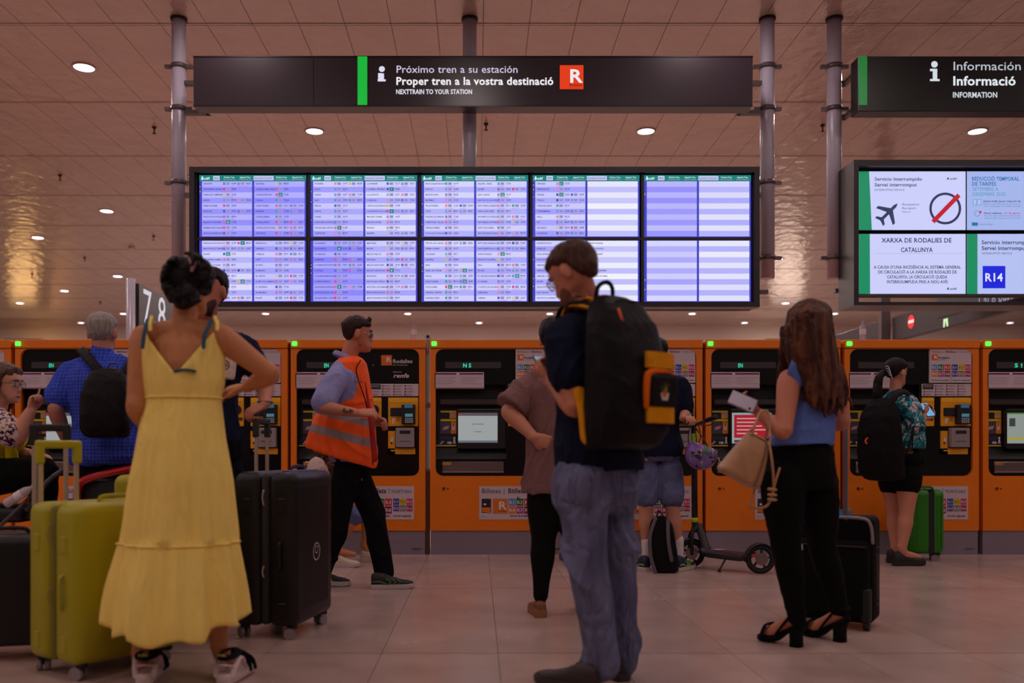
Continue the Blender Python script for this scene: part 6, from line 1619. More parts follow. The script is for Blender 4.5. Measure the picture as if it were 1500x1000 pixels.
shoe(F.root, F.off, (px2x(990, 6.84), 6.83), (.62, .78), .29, M_tb, M_sw, ht=.085, lace=mat('lace_lime', (150, 190, 50), .6), accent=mat('stripe_lime', (150, 190, 50), .6))
# backpack standing on the floor between his feet
e, L_ = backpack('backpack', 'black backpack standing on the floor between the shorts man trainers', (px2x(967, 6.95), 6.72, 0), Matrix.Rotation(-.2, 3, 'Z') @ Matrix.Rotation(-.12, 3, 'Y'), .20, .14, .44, cloth_mat('pack_black', (17, 14, 17)))
b = B(); lm3(b, [(-.03, -.0, .42), (-.085, -.02, .30), (-.10, -.03, .15), (-.08, -.03, .02)], .014, .35); lm3(b, [(.06, 0, .40), (.045, -.03, .25), (.05, -.03, .1)], .014, .35); b.build('strap', mat('strap_grey', (92, 84, 92), .6), e)
b = B(); lm3(b, [(-.02, .05, .43), (0, .06, .475), (.03, .05, .43)], .007); b.build('grab_loop', M_blk2, e)

# ---- person standing beyond, almost wholly hidden
Y = 7.5
F = Fig((px2x(850, Y), Y), 'person almost hidden behind the brown top woman, bare shin and dark shoe showing', skin('tan', (196, 128, 84)), MALE, .95)
C = P(865, 550, Y); R = basis((0, 1, 0)); F.spine(P(858, 680, Y), P(864, 582, Y), w=.9)
sa, ea, wa = P(842, 595, Y), P(838, 640, Y), P(848, 670, 7.6); sb, eb, wb = P(888, 595, Y), P(892, 640, Y), P(882, 670, 7.6)
lg = [(P(846, 700, Y), P(834, 752, Y), P(829, 802, Y)), (P(870, 700, Y), P(874, 752, Y), P(876, 802, Y))]
F.body(headmesh(C, R, .95) + [F.torso(-.01), F.neck(C), F.arm(sa, ea, wa), F.arm(sb, eb, wb), F.trap(sa), F.trap(sb)] + [F.leg(*a) for a in lg] + [F.foot(a[2], (0, 1)) for a in lg] + hand(wa, (0, .3, -1), (1, 0, 0), -1, .4) + hand(wb, (0, .3, -1), (-1, 0, 0), 1, .4), .01)
F.cloth('hair', [hairshell(C, R, short_mask(), .01, .95, seed=2)], M_hd, .009, 1)
F.cloth('shirt', [F.torso(.018, -.02, .96), F.arm(sa, ea, wa, .022, 0, .7), F.arm(sb, eb, wb, .022, 0, .7)], M_blkc, .012)
F.cloth('shorts', [F.torso(.016, -.06, .2)] + [F.leg(*a, off=.02, t1=.7) for a in lg], M_blkc, .012)
for a in lg: shoe(F.root, F.off, (a[2].x, a[2].y - .06), (.0, 1), .27, mat('shoe_plum', (44, 36, 56), .6), mat('sole_dark', (50, 42, 42), .6))

# ---- long haired woman in blue
Y = 4.2
F = Fig((px2x(1180, Y), Y), 'woman with long wavy brown hair, blue sleeveless top, black trousers and block heels', skin('rose', (202, 128, 100)), FEM, 1.0)
C = P(1184, 480, 4.2); R = basis((-.6, .8, -.12)); rt_ = V((.83, .55, 0))
F.spine(P(1170, 676, 4.2), P(1190, 536, 4.24), hipw=rt_, shw=rt_, w=.92, d=.72)
sa, ea, wa = P(1156, 556, 4.12), P(1148, 632, 4.04), P(1113, 606, 4.18)
sb, eb, wb = P(1222, 556, 4.34), P(1234, 618, 4.32), P(1205, 622, 4.52)
lg = [(P(1146, 705, 4.16), P(1152, 800, 4.14), P(1168, 908, 4.19)), (P(1196, 705, 4.28), P(1204, 798, 4.32), P(1230, 895, 4.33))]
HEELS = [((px2x(1178, 4.17), 4.19), (-.62, .78)), ((px2x(1243, 4.27), 4.30), (-.55, .83))]
parts = headmesh(C, R, .97, True) + [F.torso(-.045), F.neck(C, r=.046), F.arm(sa, ea, wa), F.arm(sb, eb, wb), F.trap(sa, -.006), F.trap(sb, -.006)] + [F.leg(*a, rk=.95) for a in lg]
for (h, d), a in zip(HEELS, lg):
    d = V((*d, 0)).normalized(); h = V((*h, 0))
    parts.append(limb([a[2], h + d * .035 + V((0, 0, .135)), h + d * .10 + V((0, 0, .09)), h + d * .16 + V((0, 0, .052)), h + d * .205 + V((0, 0, .045))], [.033, .034, .033, .036, .02], 14, 4, flat=.9))
parts += hand(wa, (-.75, .25, .5), (.35, .2, .85), -1, .55, .92) + hand(wb, (-.7, .5, .3), (.1, .2, .9), 1, .5, .92)
F.body(parts, .006); eyes(C, R, .97, F.root, F.off)
v, f = sil([(524, 1166, 1204, .045, .03), (538, 1160, 1218, .075, .03), (560, 1158, 1222, .10, .02), (590, 1152, 1222, .105), (620, 1140, 1221, .11), (642, 1128, 1219, .12), (652, 1124, 1217, .125)], Y, 36, 2.2)
M_bt = cloth_mat('blue_satin', (96, 122, 196), rough=.6, wrinkle=.3, wscale=7)
F.cloth('top', [(v, f), limb([P(1164, 524, 4.10), P(1162, 538, 4.07), P(1166, 560, 4.10)], [.016, .018, .04], 10, 4), limb([P(1214, 530, 4.2), P(1216, 545, 4.2)], [.018, .03], 10, 4)], M_bt, .0075, 4, folds(.009, (20, 20, 8), 91))
WP = [(0, .104), (.4, .096), (.8, .078), (1, .068), (1.35, .066), (1.7, .050), (2, .044)]
v, f = sil([(640, 1126, 1214, .10), (660, 1120, 1219, .115), (690, 1114, 1223, .125), (715, 1114, 1223, .12)], Y + .02, 30, 2.3)
F.cloth('trousers', [(v, f)] + [F.leg(*a, prof=WP, t1=1.96) for a in lg], cloth_mat('trouser_black', (12, 9, 11), rough=.8), .0075, 3, folds(.003, (26, 26, 20), 93))
M_hl = mat('suede_black', (12, 9, 11), .8, spec=.15)
for (h, d), a in zip(HEELS, lg):
    d = V((*d, 0)).normalized(); h = V((*h, 0)); s_ = V((d.y, -d.x, 0)); up = V((0, 0, 1))
    rings = [(h + d * t + up * (z / 2 + lo / 2), s_ * w_, up * (z - lo) / 2, 3) for t, w_, lo, z in ((.0, .024, .085, .105), (.03, .031, .080, .103), (.08, .030, .055, .078), (.13, .036, .012, .048), (.17, .042, .0, .036), (.21, .038, .0, .034), (.235, .02, .002, .030))]
    b = B().add(loft(rings, 22), True)
    b.add(loft([(h + d * .033 + up * z, s_ * k_, d * k_ * .95, 3.5) for z, k_ in ((0, .029), (.04, .028), (.088, .031))], 20), True)
    so = b.build('heeled_sandal', M_hl, F.root, off=F.off)
    b = B()
    b.add(limb([h + d * .20 + s_ * .042 + up * .03, h + d * .185 + s_ * .03 + up * .078, h + d * .18 + up * .088, h + d * .185 - s_ * .03 + up * .078, h + d * .20 - s_ * .042 + up * .03], .017, 8, 4, flat=.35))
    b.add(limb([h + d * .14 + s_ * .036 + up * .045, h + d * .09 + s_ * .03 + up * .12, h + d * .02 + s_ * .0 + up * .17, h + d * .05 - s_ * .035 + up * .14, h + d * .12 - s_ * .036 + up * .05], .008, 8, 4, flat=.5))
    b.add(limb([h + d * (.035 + .045 * math.cos(t)) + s_ * .040 * math.sin(t) + up * (.175 + .01 * math.cos(t)) for t in [2 * PI * k / 12 for k in range(13)]], .009, 8, 2, flat=.5))
    b.add(limb([h + s_ * .03 + d * .01 + up * .10, h - d * .008 + up * .125, h - s_ * .03 + d * .01 + up * .10], .014, 8, 4, flat=.4))
    b.build('strap', M_hl, so, off=F.off)
# long hair
M_lh = two_tone(hair_mat('long_brown', (92, 50, 38)), (66, 36, 30), (122, 74, 50), lo=.42, hi=.72)
hp = [hairshell(C, R, short_mask(.06, -.02, -.12), .020, .97, True, 6, rough=.3)]
rr = random.Random(21)
v, f = sil([(446, 1168, 1202, .04), (460, 1154, 1212, .09), (490, 1150, 1216, .10), (520, 1156, 1222, .085), (550, 1168, 1230, .07), (580, 1180, 1234, .055), (598, 1190, 1228, .04), (608, 1198, 1218, .02)], 4.13, 26, 2.2)
hp.append((v, f))
for k_ in range(110):
    u = rr.random(); x0 = 1146 + 74 * u; y0 = rr.uniform(452, 500) + 14 * abs(u - .5) * 2; yy = 4.03 + .10 * (2 * u - 1) ** 2 + rr.uniform(-.02, .03)
    x1 = x0 + (1176 + 70 * u - x0) * rr.uniform(.8, 1.1); y1 = rr.uniform(560, 612) if u > .2 else rr.uniform(520, 600)
    ph = rr.uniform(0, 6.28); amp = rr.uniform(3.5, 8)
    pts = []
    for q in range(8):
        t = q / 7; y = y0 + (y1 - y0) * t; pts.append(P(x0 + (x1 - x0) * t ** 1.2 + amp * t * math.sin(ph + y * .085), y, yy + .015 * t * math.cos(ph + y * .085) + .03 * t))
    hp.append(limb(pts, [.008, .010, .010, .011, .011, .011, .009, .003], 7, 3))
for k_ in range(14):   # locks falling in front of the left shoulder
    ph = rr.uniform(0, 6); x0 = 1148 + rr.uniform(-2, 6)
    pts = [P(x0 - 6 * t - 3 * math.sin(ph + t * 6) * t, 480 + 95 * t * rr.uniform(.9, 1.05), 4.14 + .1 * t) for t in (0, .2, .4, .6, .8, 1)]
    hp.append(limb(pts, [.012, .012, .011, .010, .008, .003], 7, 3))
F.cloth('hair', hp, M_lh, .0055, 1, folds(.003, (120, 120, 16), 3))
phone(rot3((.45, .25, .85), (-.15, -1, .1)), P(1088, 588, 4.10), 'silver phone held by the long haired woman in blue', mat('phone_silver', (170, 160, 176), .3, metal=.4), (60, 60, 70), .125)
# handbag on her forearm
o_ = P(1090, 672, 4.06)
e = empty('handbag', o_, 'tan leather handbag hanging from the forearm of the woman in blue', 'handbag')
T0, B0 = P(1110, 643, 4.06), P(1079, 703, 4.06)
ax = (B0 - T0).normalized(); wx = V((-ax.z, 0, ax.x)); wx = -wx if wx.x < 0 else wx
rings = []
for t, hw, hd in ((0, .050, .035), (.04, .056, .045), (.3, .075, .06), (.65, .093, .070), (.9, .103, .074), (.98, .100, .070), (1.0, .085, .055)):
    rings.append((T0.lerp(B0, t) - o_, wx * hw, V((0, hd, 0)), 3.2))
me = fuse([loft(rings, 28)], .006, 2, folds(.004, (22, 22, 22), 9)); M_tan = mat('tan_leather', (184, 136, 96), .45, bump=.1, bscale=150)
me.materials.clear(); me.materials.append(M_tan); link(bpy.data.objects.new('bag', me)).parent = e
b = B(); b.add(limb([T0 + wx * .045 * math.cos(t) + V((0, .036 * math.sin(t), 0)) - ax * .006 for t in [2 * PI * k / 16 for k in range(17)]], .006, 8, 2)); b.build('rim', M_tan, e, off=o_)
b = B(); v, f = ell(T0 - ax * .002, (.042, .03, .008), None); b.add((v, f)); b.build('opening', mat('bag_inside', (40, 28, 34), .8), e, off=o_)
b = B()
for dy in (-.04, .04):
    b.add(limb([T0 - wx * .045 + V((0, dy, 0)), P(1106, 622, 4.06 + dy), P(1114, 604, 4.09 + dy * .7), P(1126, 606, 4.09 + dy * .7), T0 + wx * .048 + V((0, dy, 0))], .0055, 8, 5), True)
b.build('handle', M_tan, e, off=o_)
b = B()
b.add(limb([P(1126, 648, 4.02), P(1130, 670, 4.0), P(1133, 700, 4.0), P(1132, 722, 4.0), P(1124, 740, 4.0), P(1110, 744, 4.01), P(1099, 740, 4.03), P(1104, 722, 4.04), P(1108, 708, 4.05)], .0065, 8, 5, flat=.6), True)
b.add(limb([P(1131, 725, 3.99), P(1136, 705, 3.98), P(1142, 686, 3.98)], .0055, 8, 4, flat=.6), True)
for y in (716, 724, 731): b.add(limb([P(1131 - 5, y, 3.985), P(1131 + 5, y + 1, 3.985)], .007, 8, 3))
b.build('long_strap', M_tan, e, off=o_)
b = B(); b.add(limb([rings[k][0] + o_ + V((0, -rings[k][2].y * 1.02, 0)) + wx * rings[k][1].length * .62 for k in range(0, 6)], .004, 6, 3)); b.build('side_seam', mat('tan_dark', (130, 90, 60), .5), e, off=o_)

# ---- girl in the teal shirt
Y = 7.3
F = Fig((px2x(1318, Y), Y), 'woman in teal leaf print shirt and black shorts with ponytail at a ticket machine', skin('fair2', (200, 134, 108)), FEM, .96)
C = P(1313, 546, Y); R = basis((.9, .42, -.12)); rt_ = V((.5, -.86, 0))
F.spine(P(1321, 676, Y), P(1311, 580, Y), hipw=rt_, shw=rt_, w=.9, d=.9)
sa, ea, wa = P(1329, 592, 7.14), P(1343, 629, 7.12), P(1353, 610, 7.32)
sb, eb, wb = P(1298, 592, 7.46), P(1320, 630, 7.55), P(1350, 615, 7.48)
lg = [(P(1306, 695, 7.38), P(1309, 748, 7.38), P(1312, 804, 7.36)), (P(1330, 695, 7.22), P(1328, 748, 7.2), P(1321, 804, 7.18))]
F.body(headmesh(C, R, .95, True) + [F.torso(-.035), F.neck(C, r=.046), F.arm(sa, ea, wa, rk=1.08), F.arm(sb, eb, wb), F.trap(sa), F.trap(sb)] + [F.leg(*a, rk=1.12) for a in lg] + [F.foot(a[2], (1, .1)) for a in lg] + hand(wa, (.55, .3, .6), (-.5, .5, .4), 1, .6, .9) + hand(wb, (.8, -.2, .3), (0, -.3, .8), -1, .5, .9), .0075)
eyes(C, R, .95, F.root, F.off)
hp = [hairshell(C, R, short_mask(.055, 0, -.06), .014, .95, True, 6)]
rr = random.Random(2)
for k_ in range(26):
    ph = rr.uniform(0, 6)
    hp.append(limb([P(1296 + rr.uniform(-2, 3), 545 + rr.uniform(-3, 4), 7.26), P(1288 + rr.uniform(-3, 3), 552, 7.24 + rr.uniform(-.02, .02)), P(1286 + rr.uniform(-5, 4), 575, 7.24 + rr.uniform(-.03, .03)), P(1288 + rr.uniform(-5, 5), 598 + rr.uniform(-4, 6), 7.24)], [.014, .02, .018, .006], 7, 4))
F.cloth('hair', hp, M_hd, .0065, 1, folds(.002, (90, 90, 40), 3))
b = B()
for k_ in range(5): b.add(limb([P(1297 + 1.4 * k_, 537 + 3 * k_, 7.19), P(1300 + 1.4 * k_, 536 + 3.5 * k_, 7.17), P(1303 + k_, 539 + 4 * k_, 7.18)], .0035, 6, 3))
b.build('hair_tie', mat('tie_pale', (200, 200, 205), .5), F.root, off=F.off)
M_ts = cloth_mat('teal_leaf_print', (60, 160, 160)); pattern(M_ts, (60, 150, 156), [((20, 72, 86), .8, .52), ((206, 190, 200), 1.1, .56), ((30, 90, 100), 1.9, .57)], 16)
v, f = sil([(572, 1302, 1322, .06), (580, 1296, 1336, .12), (592, 1292, 1345, .17), (620, 1291, 1349, .17), (645, 1292, 1351, .18), (657, 1293, 1352, .18)], Y, 30, 2.2)
F.cloth('shirt', [(v, f), F.trap(sa, .016), F.trap(sb, .016), F.arm(sa, ea, wa, .03, 0, .82, .016), F.arm(sb, eb, wb, .03, 0, .8, .01)], M_ts, .009, 4, folds(.005, (22, 22, 12), 95))
F.cloth('shorts', [F.torso(.035, -.06, .2)] + [F.leg(*a, off=.028, t1=.26) for a in lg], M_blkc, .009, 3, folds(.004, (22, 22, 14), 96))
for a in lg: shoe(F.root, F.off, (a[2].x - .07, a[2].y), (1, .08), .27, M_sb, mat('sole_black', (30, 26, 28), .6), ht=.07, sole=.04, lace=M_lc)
phone(rot3((.8, .1, .1), (.1, .75, -.6)), P(1358, 600, 7.34), 'phone with bright blue screen held by the woman in the teal shirt', mat('phone_black', (20, 20, 24), .3), (110, 190, 240))
XM = V((-.5, .86, 0)); OUT = V((-.86, -.5, 0)); Mb = Matrix((XM * 1, OUT, V((0, 0, 1)))).transposed()
if Mb.determinant() < 0: Mb = Matrix((-XM, OUT, V((0, 0, 1)))).transposed()
rb = P(1308, 700, 7.2)
e, L_ = backpack('backpack', 'large slouching black backpack on the woman in the teal shirt', rb, Mb @ Matrix.Rotation(-.14, 3, 'X'), .34, .27, .66, cloth_mat('pack_soft', (19, 16, 18), rough=.7))
b = B(); lm3(b, [(.12, .2, .1), (.14, .2, .3), (.10, .16, .48), (0, .14, .56), (-.1, .16, .48), (-.14, .2, .3), (-.12, .2, .1)], .005); b.build('zip', M_blk2, e)
b = B(); lm3(b, [(.02, .25, .36), (.03, .262, .34), (.02, .262, .32)], .007); b.build('zip_tag', mat('pull_orange', (220, 90, 30), .6), e)
strap(e, [P(1298, 606, 7.0), P(1306, 586, 7.02), P(1318, 574, 7.08), P(1332, 577, 7.14), P(1338, 592, 7.18)], .03, M_bag, rb)
strap(e, [P(1326, 668, 7.02), P(1333, 648, 7.02), P(1338, 625, 7.04)], .009, M_bag, rb)
strap(e, [P(1336, 660, 7.02), P(1337, 640, 7.02), P(1338, 625, 7.04)], .006, M_bag, rb)
# ================================================================ luggage and vehicles
M_whl = mat('wheel_grey', (150, 136, 140), .45); M_rub = mat('wheel_black', (26, 23, 25), .6)
def spinner(b, g, x, y, yaw=0, r=.028, top=.07):
    """twin castor wheel, g = fork"""
    c, s_ = math.cos(yaw), math.sin(yaw); M = Matrix.Translation((x, y, 0)) @ Matrix.Rotation(yaw, 4, 'Z')
    for k_ in (-1, 1):
        v, f = B().cyl((k_ * .016 - .008, 0, r), r, .016, 'x', 20).v, None
        q = B().cyl((k_ * .016 - .008, .012, r), r, .016, 'x', 20); q2 = [M @ a for a in q.v]; b.add((q2, q.f))
    q = B(); q.box(-.006, .006, -.012, .024, r, top); q.cyl((0, -.004, top - .018), .024, .022, 'z', 14)
    g.add(([M @ a for a in q.v], q.f))
def hardcase(name, lab, loc, yaw, W_, D_, H_, m, grip_h=None, grip_m=None, m_hard=None, ribs=True, group=None, emblem=False, pole_x=.5, grip_w=.22, wheels=True, pole_side=-1, zipc=None, band=None, gx=0):
    e = empty(name, loc, lab, 'suitcase', group, rz=yaw)
    z0 = .062 if wheels else .0
    for nm, y0, y1 in (('front_shell', -D_ / 2, -D_ * .04), ('back_shell', D_ * .05, D_ / 2)):
        b = B().add(rbox(-W_ / 2, W_ / 2, y0, y1, z0, H_, min(.045, (y1 - y0) * .42), 4), True)
        if ribs:
            fy = y0 if y0 < 0 else y1
            sg = -1 if y0 < 0 else 1
            n = int((W_ - .14) / .018)
            for k_ in range(n):
                x = -W_ / 2 + .07 + k_ * .018
                b.add(limb([V((x, fy - sg * .0016, z0 + .08)), V((x + .03 * 0, fy - sg * .0016, H_ - .08))], .0032, 5, 1, round_=False))
            for sx in (-1, 1):
                for (za, zb) in ((H_ - .22, H_ - .07), (z0 + .10, z0 + .30)):
                    nn = int((zb - za) / .012)
                    for k_ in range(nn):
                        z = za + k_ * .012; b.box(sx * W_ / 2 - .001, sx * W_ / 2 + .0015, y0 + .05, y1 - .045, z, z + .005)
                b.add(rbox(sx * W_ / 2 - .004, sx * W_ / 2 + .006, (y0 + y1) / 2 - .02, (y0 + y1) / 2 + .02, H_ - .20, H_ - .13, .003, 1)); b.add(rbox(sx * W_ / 2 - .004, sx * W_ / 2 + .006, (y0 + y1) / 2 - .02, (y0 + y1) / 2 + .02, z0 + .05, z0 + .12, .003, 1))
        b.build(nm, m, e)
    b = B().add(rbox(-W_ / 2 + .008, W_ / 2 - .008, -D_ * .06, D_ * .07, z0 + .008, H_ - .008, .02, 3), True); b.build('zip_band', band or mat('zip_dark', (44, 38, 36), .7), e)
    b = B()
    for z, l in ((H_ - .09, .07), (z0 + .30, .05)): b.add(limb([V((-W_ / 2 - .004, -.0, z)), V((-W_ / 2 - .010, .004, z - l * .5)), V((-W_ / 2 - .006, .0, z - l))], .0045, 6, 3))
    b.build('zip_pull', zipc or mat('pull_silver', (190, 180, 176), .3, metal=.7), e)
    b = B(); b.add(limb([V((-.08, -D_ * .2, H_)), V((-.06, -D_ * .2, H_ + .022)), V((.06, -D_ * .2, H_ + .022)), V((.08, -D_ * .2, H_))], .010, 8, 4, flat=.6)); b.add(limb([V((-W_ / 2, -D_ * .25, H_ * .5 + .07)), V((-W_ / 2 - .015, -D_ * .25, H_ * .5 + .05)), V((-W_ / 2 - .015, -D_ * .25, H_ * .5 - .05)), V((-W_ / 2, -D_ * .25, H_ * .5 - .07))], .009, 8, 4, flat=.6)); b.build('carry_handle', m, e)
    if wheels:
        k_ = 0
        for sx in (-1, 1):
            for sy in (-1, 1):
                b = B(); g = B(); spinner(b, g, sx * (W_ / 2 - .05), sy * (D_ / 2 - .045), [.4, -.7, 1.2, -.2][k_]); k_ += 1
                g.build('wheel', M_whl if False else M_rub, e); o = b.build('tyre', M_whl, e)
    if grip_h:
        yy = D_ / 2 - .04
        GM = Matrix.Translation((gx, 0, 0))
        for sx in (-1, 1):
            B().add(rbox(sx * grip_w / 2 - .010, sx * grip_w / 2 + .010, yy - .007, yy + .007, H_ - .02, grip_h - .03, .003, 1, GM)).build('handle_pole', mat('pole_champagne', (206, 188, 166), .35, metal=.6), e)
        B().add(rbox(-grip_w / 2 - .022, grip_w / 2 + .022, yy - .014, yy + .014, grip_h - .035, grip_h, .010, 3, GM)).add(rbox(-grip_w / 2 - .022, -grip_w / 2 + .014, yy - .014, yy + .014, grip_h - .10, grip_h - .02, .008, 2, GM)).add(rbox(grip_w / 2 - .014, grip_w / 2 + .022, yy - .014, yy + .014, grip_h - .10, grip_h - .02, .008, 2, GM)).build('grip', grip_m or M_rub, e)
    if emblem:
        p = Print(-D_ / 2 - .004); p.ring(W_ * .0, H_ * .5, .040, .047, (190, 180, 180)); p.ring(W_ * .0, H_ * .5 + .01, .016, .021, (190, 180, 180), 1, 20)
        p.build('emblem', PRINT, e)
    return e
M_yc = mat('chartreuse_shell', (170, 160, 8), .38, spec=.5, bump=.12, bscale=220); M_bc = mat('black_shell', (22, 18, 20), .42, spec=.4)
yaw = lambda wx: math.atan2(wx[1], wx[0])
# big yellow-green case: wide face turns right and away, narrow zipped side toward the camera-left
def by_corner(cx, cy, wdir, W_, D_):
    w_ = V((*wdir, 0)).normalized(); d = V((-w_.y, w_.x, 0))     # local y
    return V((cx, cy, 0)) + w_ * W_ / 2 + d * D_ / 2, math.atan2(w_.y, w_.x)
loc, a = by_corner(-1.60, 3.53, (.57, .82), .50, .37)
hardcase('suitcase', 'big chartreuse hard shell suitcase beside the yellow dress woman, handle up', loc, a, .50, .37, .715, M_yc, .955 + .02, mat('grip_chartreuse', (176, 168, 20), .4), gx=-.13, grip_w=.16, band=mat('zip_olive', (120, 112, 16), .6), zipc=mat('pull_tan', (170, 130, 90), .4))
hardcase('suitcase', 'second chartreuse suitcase standing behind the yellow dress woman', (px2x(238, 4.32), 4.40, 0), .12, .46, .27, .815, M_yc, band=mat('zip_olive', (120, 112, 16), .6))
loc, a = by_corner(-.885, 4.33, (.2, .98), .50, .34)
eb_ = hardcase('suitcase', 'big black hard shell suitcase right of the yellow dress woman', loc, a, .50, .34, .825, M_bc, .0 + 1.10, M_rub, grip_w=.13, emblem=True)
b = B().add(rbox(-.20, .18, -.11, -.07, .822, .832, .004, 1)); b.build('blue_scuff_guard', mat('guard_blue', (60, 70, 130), .4), eb_)
hardcase('suitcase', 'black suitcase cut by the left edge, long handle up behind the chartreuse one', (px2x(18, 4.02), 4.02, 0), .25, .46, .26, .56, M_bc, 1.055, M_rub, grip_w=.135, ribs=False, gx=.14)

# soft black cabin case on the right
wd = V((.76, -.65, 0)); 
loc, a = V((1.60, 4.58, 0)), math.atan2(-.60, .80)
W_, D_, H_ = .40, .28, .585
e = empty('suitcase', (1.92, 4.76, 0), 'black fabric cabin suitcase on two wheels behind the woman in blue', 'suitcase', rz=math.atan2(-.55, .84))
M_fab = cloth_mat('case_fabric', (16, 13, 16), rough=.75, wrinkle=.1)
B().add(rbox(-W_ / 2, W_ / 2, -D_ / 2 + .05, D_ / 2, .03, H_, .035, 4), True).build('body', M_fab, e)
B().add(rbox(-W_ / 2 + .015, W_ / 2 - .015, -D_ / 2, -D_ / 2 + .07, .06, H_ - .12, .03, 3), True).build('front_pocket', M_fab, e)
b = B(); b.add(limb([V((-W_ / 2 + .03, -D_ / 2 + .045, H_ - .015)), V((0, -D_ / 2 + .04, H_ - .004)), V((W_ / 2 - .05, -D_ / 2 + .04, H_ - .006)), V((W_ / 2 - .01, -D_ / 2 + .04, H_ - .04)), V((W_ / 2 - .002, -D_ / 2 + .045, H_ - .13))], .008, 8, 5)); b.build('grey_piping', mat('piping_grey', (150, 140, 144), .4), e)
b = B(); b.add(limb([V((-W_ / 2 + .03, -D_ / 2 - .002, H_ - .15)), V((W_ / 2 - .03, -D_ / 2 - .002, H_ - .15))], .005, 6, 2)); b.add(limb([V((W_ / 2 + .001, -.02, .1)), V((W_ / 2 + .001, -.02, H_ - .08))], .006, 6, 2)); b.build('zip', mat('zip_dark', (44, 38, 36), .7), e)
b = B()
for k_ in range(22): b.box(W_ / 2, W_ / 2 + .003, .034, .046, .15 + k_ * .011, .156 + k_ * .011)
for z in (.12, .42): b.add(ell((W_ / 2 + .002, .04, z), (.004, .006, .006), None, 8, 6))
b.build('side_rivets', mat('rivet', (120, 110, 114), .4, metal=.5), e)
b = B(); b.add(rbox(-.02, .02, -D_ / 2 - .012, -D_ / 2, .34, .40, .003, 1)); b.build('tag', mat('tag_black', (40, 34, 38), .5), e)
b = B(); b.add(limb([V((-.14, -D_ / 2 - .004, H_ - .155)), V((-.138, -D_ / 2 - .012, H_ - .18))], .005, 6, 2)); b.build('zip_pull', mat('pull_silver', (190, 180, 176), .3, metal=.7), e)
for sx in (-1, 1):
    b = B(); b.cyl((sx * (W_ / 2 - .03) - .014, -D_ / 2 + .045, .035), .035, .028, 'x', 22); b.build('wheel', M_rub, e)
    b = B(); b.add(rbox(sx * (W_ / 2 - .03) - .022, sx * (W_ / 2 - .03) + .022, -D_ / 2 + .0, -D_ / 2 + .075, .045, .22, .012, 2)); b.build('wheel_guard', M_blk2, e)
for sx in (-1, 1):
    B().add(rbox(sx * .065 - .011, sx * .065 + .011, -D_ / 2 + .055, -D_ / 2 + .072, H_ - .02, 1.08, .003, 1)).build('handle_pole', mat('pole_alu', (156, 146, 160), .3, metal=.7), e)
B().add(rbox(-.09, .09, -D_ / 2 + .045, -D_ / 2 + .085, 1.07, 1.11, .012, 3)).build('grip', M_rub, e)
b = B()
rr = random.Random(3)
for k_ in range(5): b.add(limb([V((.05, -.05, H_)), V((.05 + rr.uniform(-.05, .05), -.05 + rr.uniform(-.02, .03), H_ + .03)), V((.05 + rr.uniform(-.07, .07), -.05, H_ + .008))], .008, 6, 4, flat=.4))
b.build('blue_ribbon', cloth_mat('ribbon_blue', (90, 160, 200)), e)
# green cabin case
e = hardcase('suitcase', 'green hard shell cabin suitcase beside the woman in the teal shirt', (px2x(1352, 7.55), 7.58, 0), -.22, .31, .23, .60, mat('green_shell', (40, 128, 16), .4), ribs=False, band=mat('zip_black', (24, 22, 24), .6))
b = B().add(rbox(.03, .075, -.117, -.112, .07, .59, .002, 1)); b.add(rbox(.03, .075, -.117, .117, .598, .603, .002, 1)); b.build('luggage_strap', mat('zip_black', (24, 22, 24), .6), e)
b = B()
for x in (-.12, -.09, -.06, .10, .13): b.add(limb([V((x, -.1152, .12)), V((x, -.1152, .55))], .004, 5, 1, round_=False))
b.build('shell_ribs', mat('green_shell', (40, 128, 16), .4), e)

# ---- electric scooter
Y = 6.85
o_ = V((px2x(1060, Y), Y, 0))
e = empty('electric_scooter', o_, 'dark electric kick scooter parked beside the man in shorts', 'scooter')
M_sc = mat('scooter_grey', (36, 31, 35), .4); M_ty = mat('tyre_rubber', (22, 19, 20), .7)
def wheel(c, r, nm='wheel', tw=.022):
    b = B(); b.add(limb([c + V((r * math.cos(t) , 0, r * math.sin(t))) - V((0, 0, 0)) for t in [2 * PI * k / 24 for k in range(25)]], tw, 10, 2, round_=False), True)
    w_ = b.build('tyre', M_ty, e, off=o_)
    b = B(); b.cyl(c + V((0, -.03, 0)), r * .32, .06, 'y', 18)
    for k_ in range(5):
        a = 2 * PI * k_ / 5; b.add(limb([c + V((r * .25 * math.cos(a), 0, r * .25 * math.sin(a))), c + V((r * .95 * math.cos(a + .2), 0, r * .95 * math.sin(a + .2)))], .010, 6, 2))
    b.build('rim', mat('rim_dark', (70, 62, 64), .4, metal=.5), e, off=o_)
    b = B(); b.cyl(c + V((0, -.036, 0)), r * .52, .004, 'y', 22); b.build('brake_disc', M_slv, e, off=o_)
rw = P(1114, 814, 6.72); rw.z = .112; wheel(rw, .092)
fw = P(1012, 806, 7.10); fw.z = .112; wheel(fw, .092)
dx = (rw - fw).normalized()
A_, B_ = fw + dx * .14, rw - dx * .10
def along(t, up, side=0): 
    q = A_.lerp(B_, t); s_ = V((-dx.y, dx.x, 0)); return V((q.x, q.y, 0)) + s_ * side + V((0, 0, up))
s_ = V((-dx.y, dx.x, 0))
rings = [(along(t, z), s_ * .088, V((0, 0, h)), 4) for t, z, h in ((-.05, .16, .015), (0, .135, .03), (.1, .125, .032), (.9, .115, .030), (1.0, .125, .025), (1.08, .14, .012))]
B().add(loft(rings, 20), True).build('deck', M_sc, e, off=o_)
b = B()
for t0_ in (.16, .24, .32): b.add(([along(t0_, .1585, -.05), along(t0_ + .05, .1585, -.05), along(t0_ + .10, .1585, .05), along(t0_ + .05, .1585, .05)], [(0, 1, 2, 3)]))
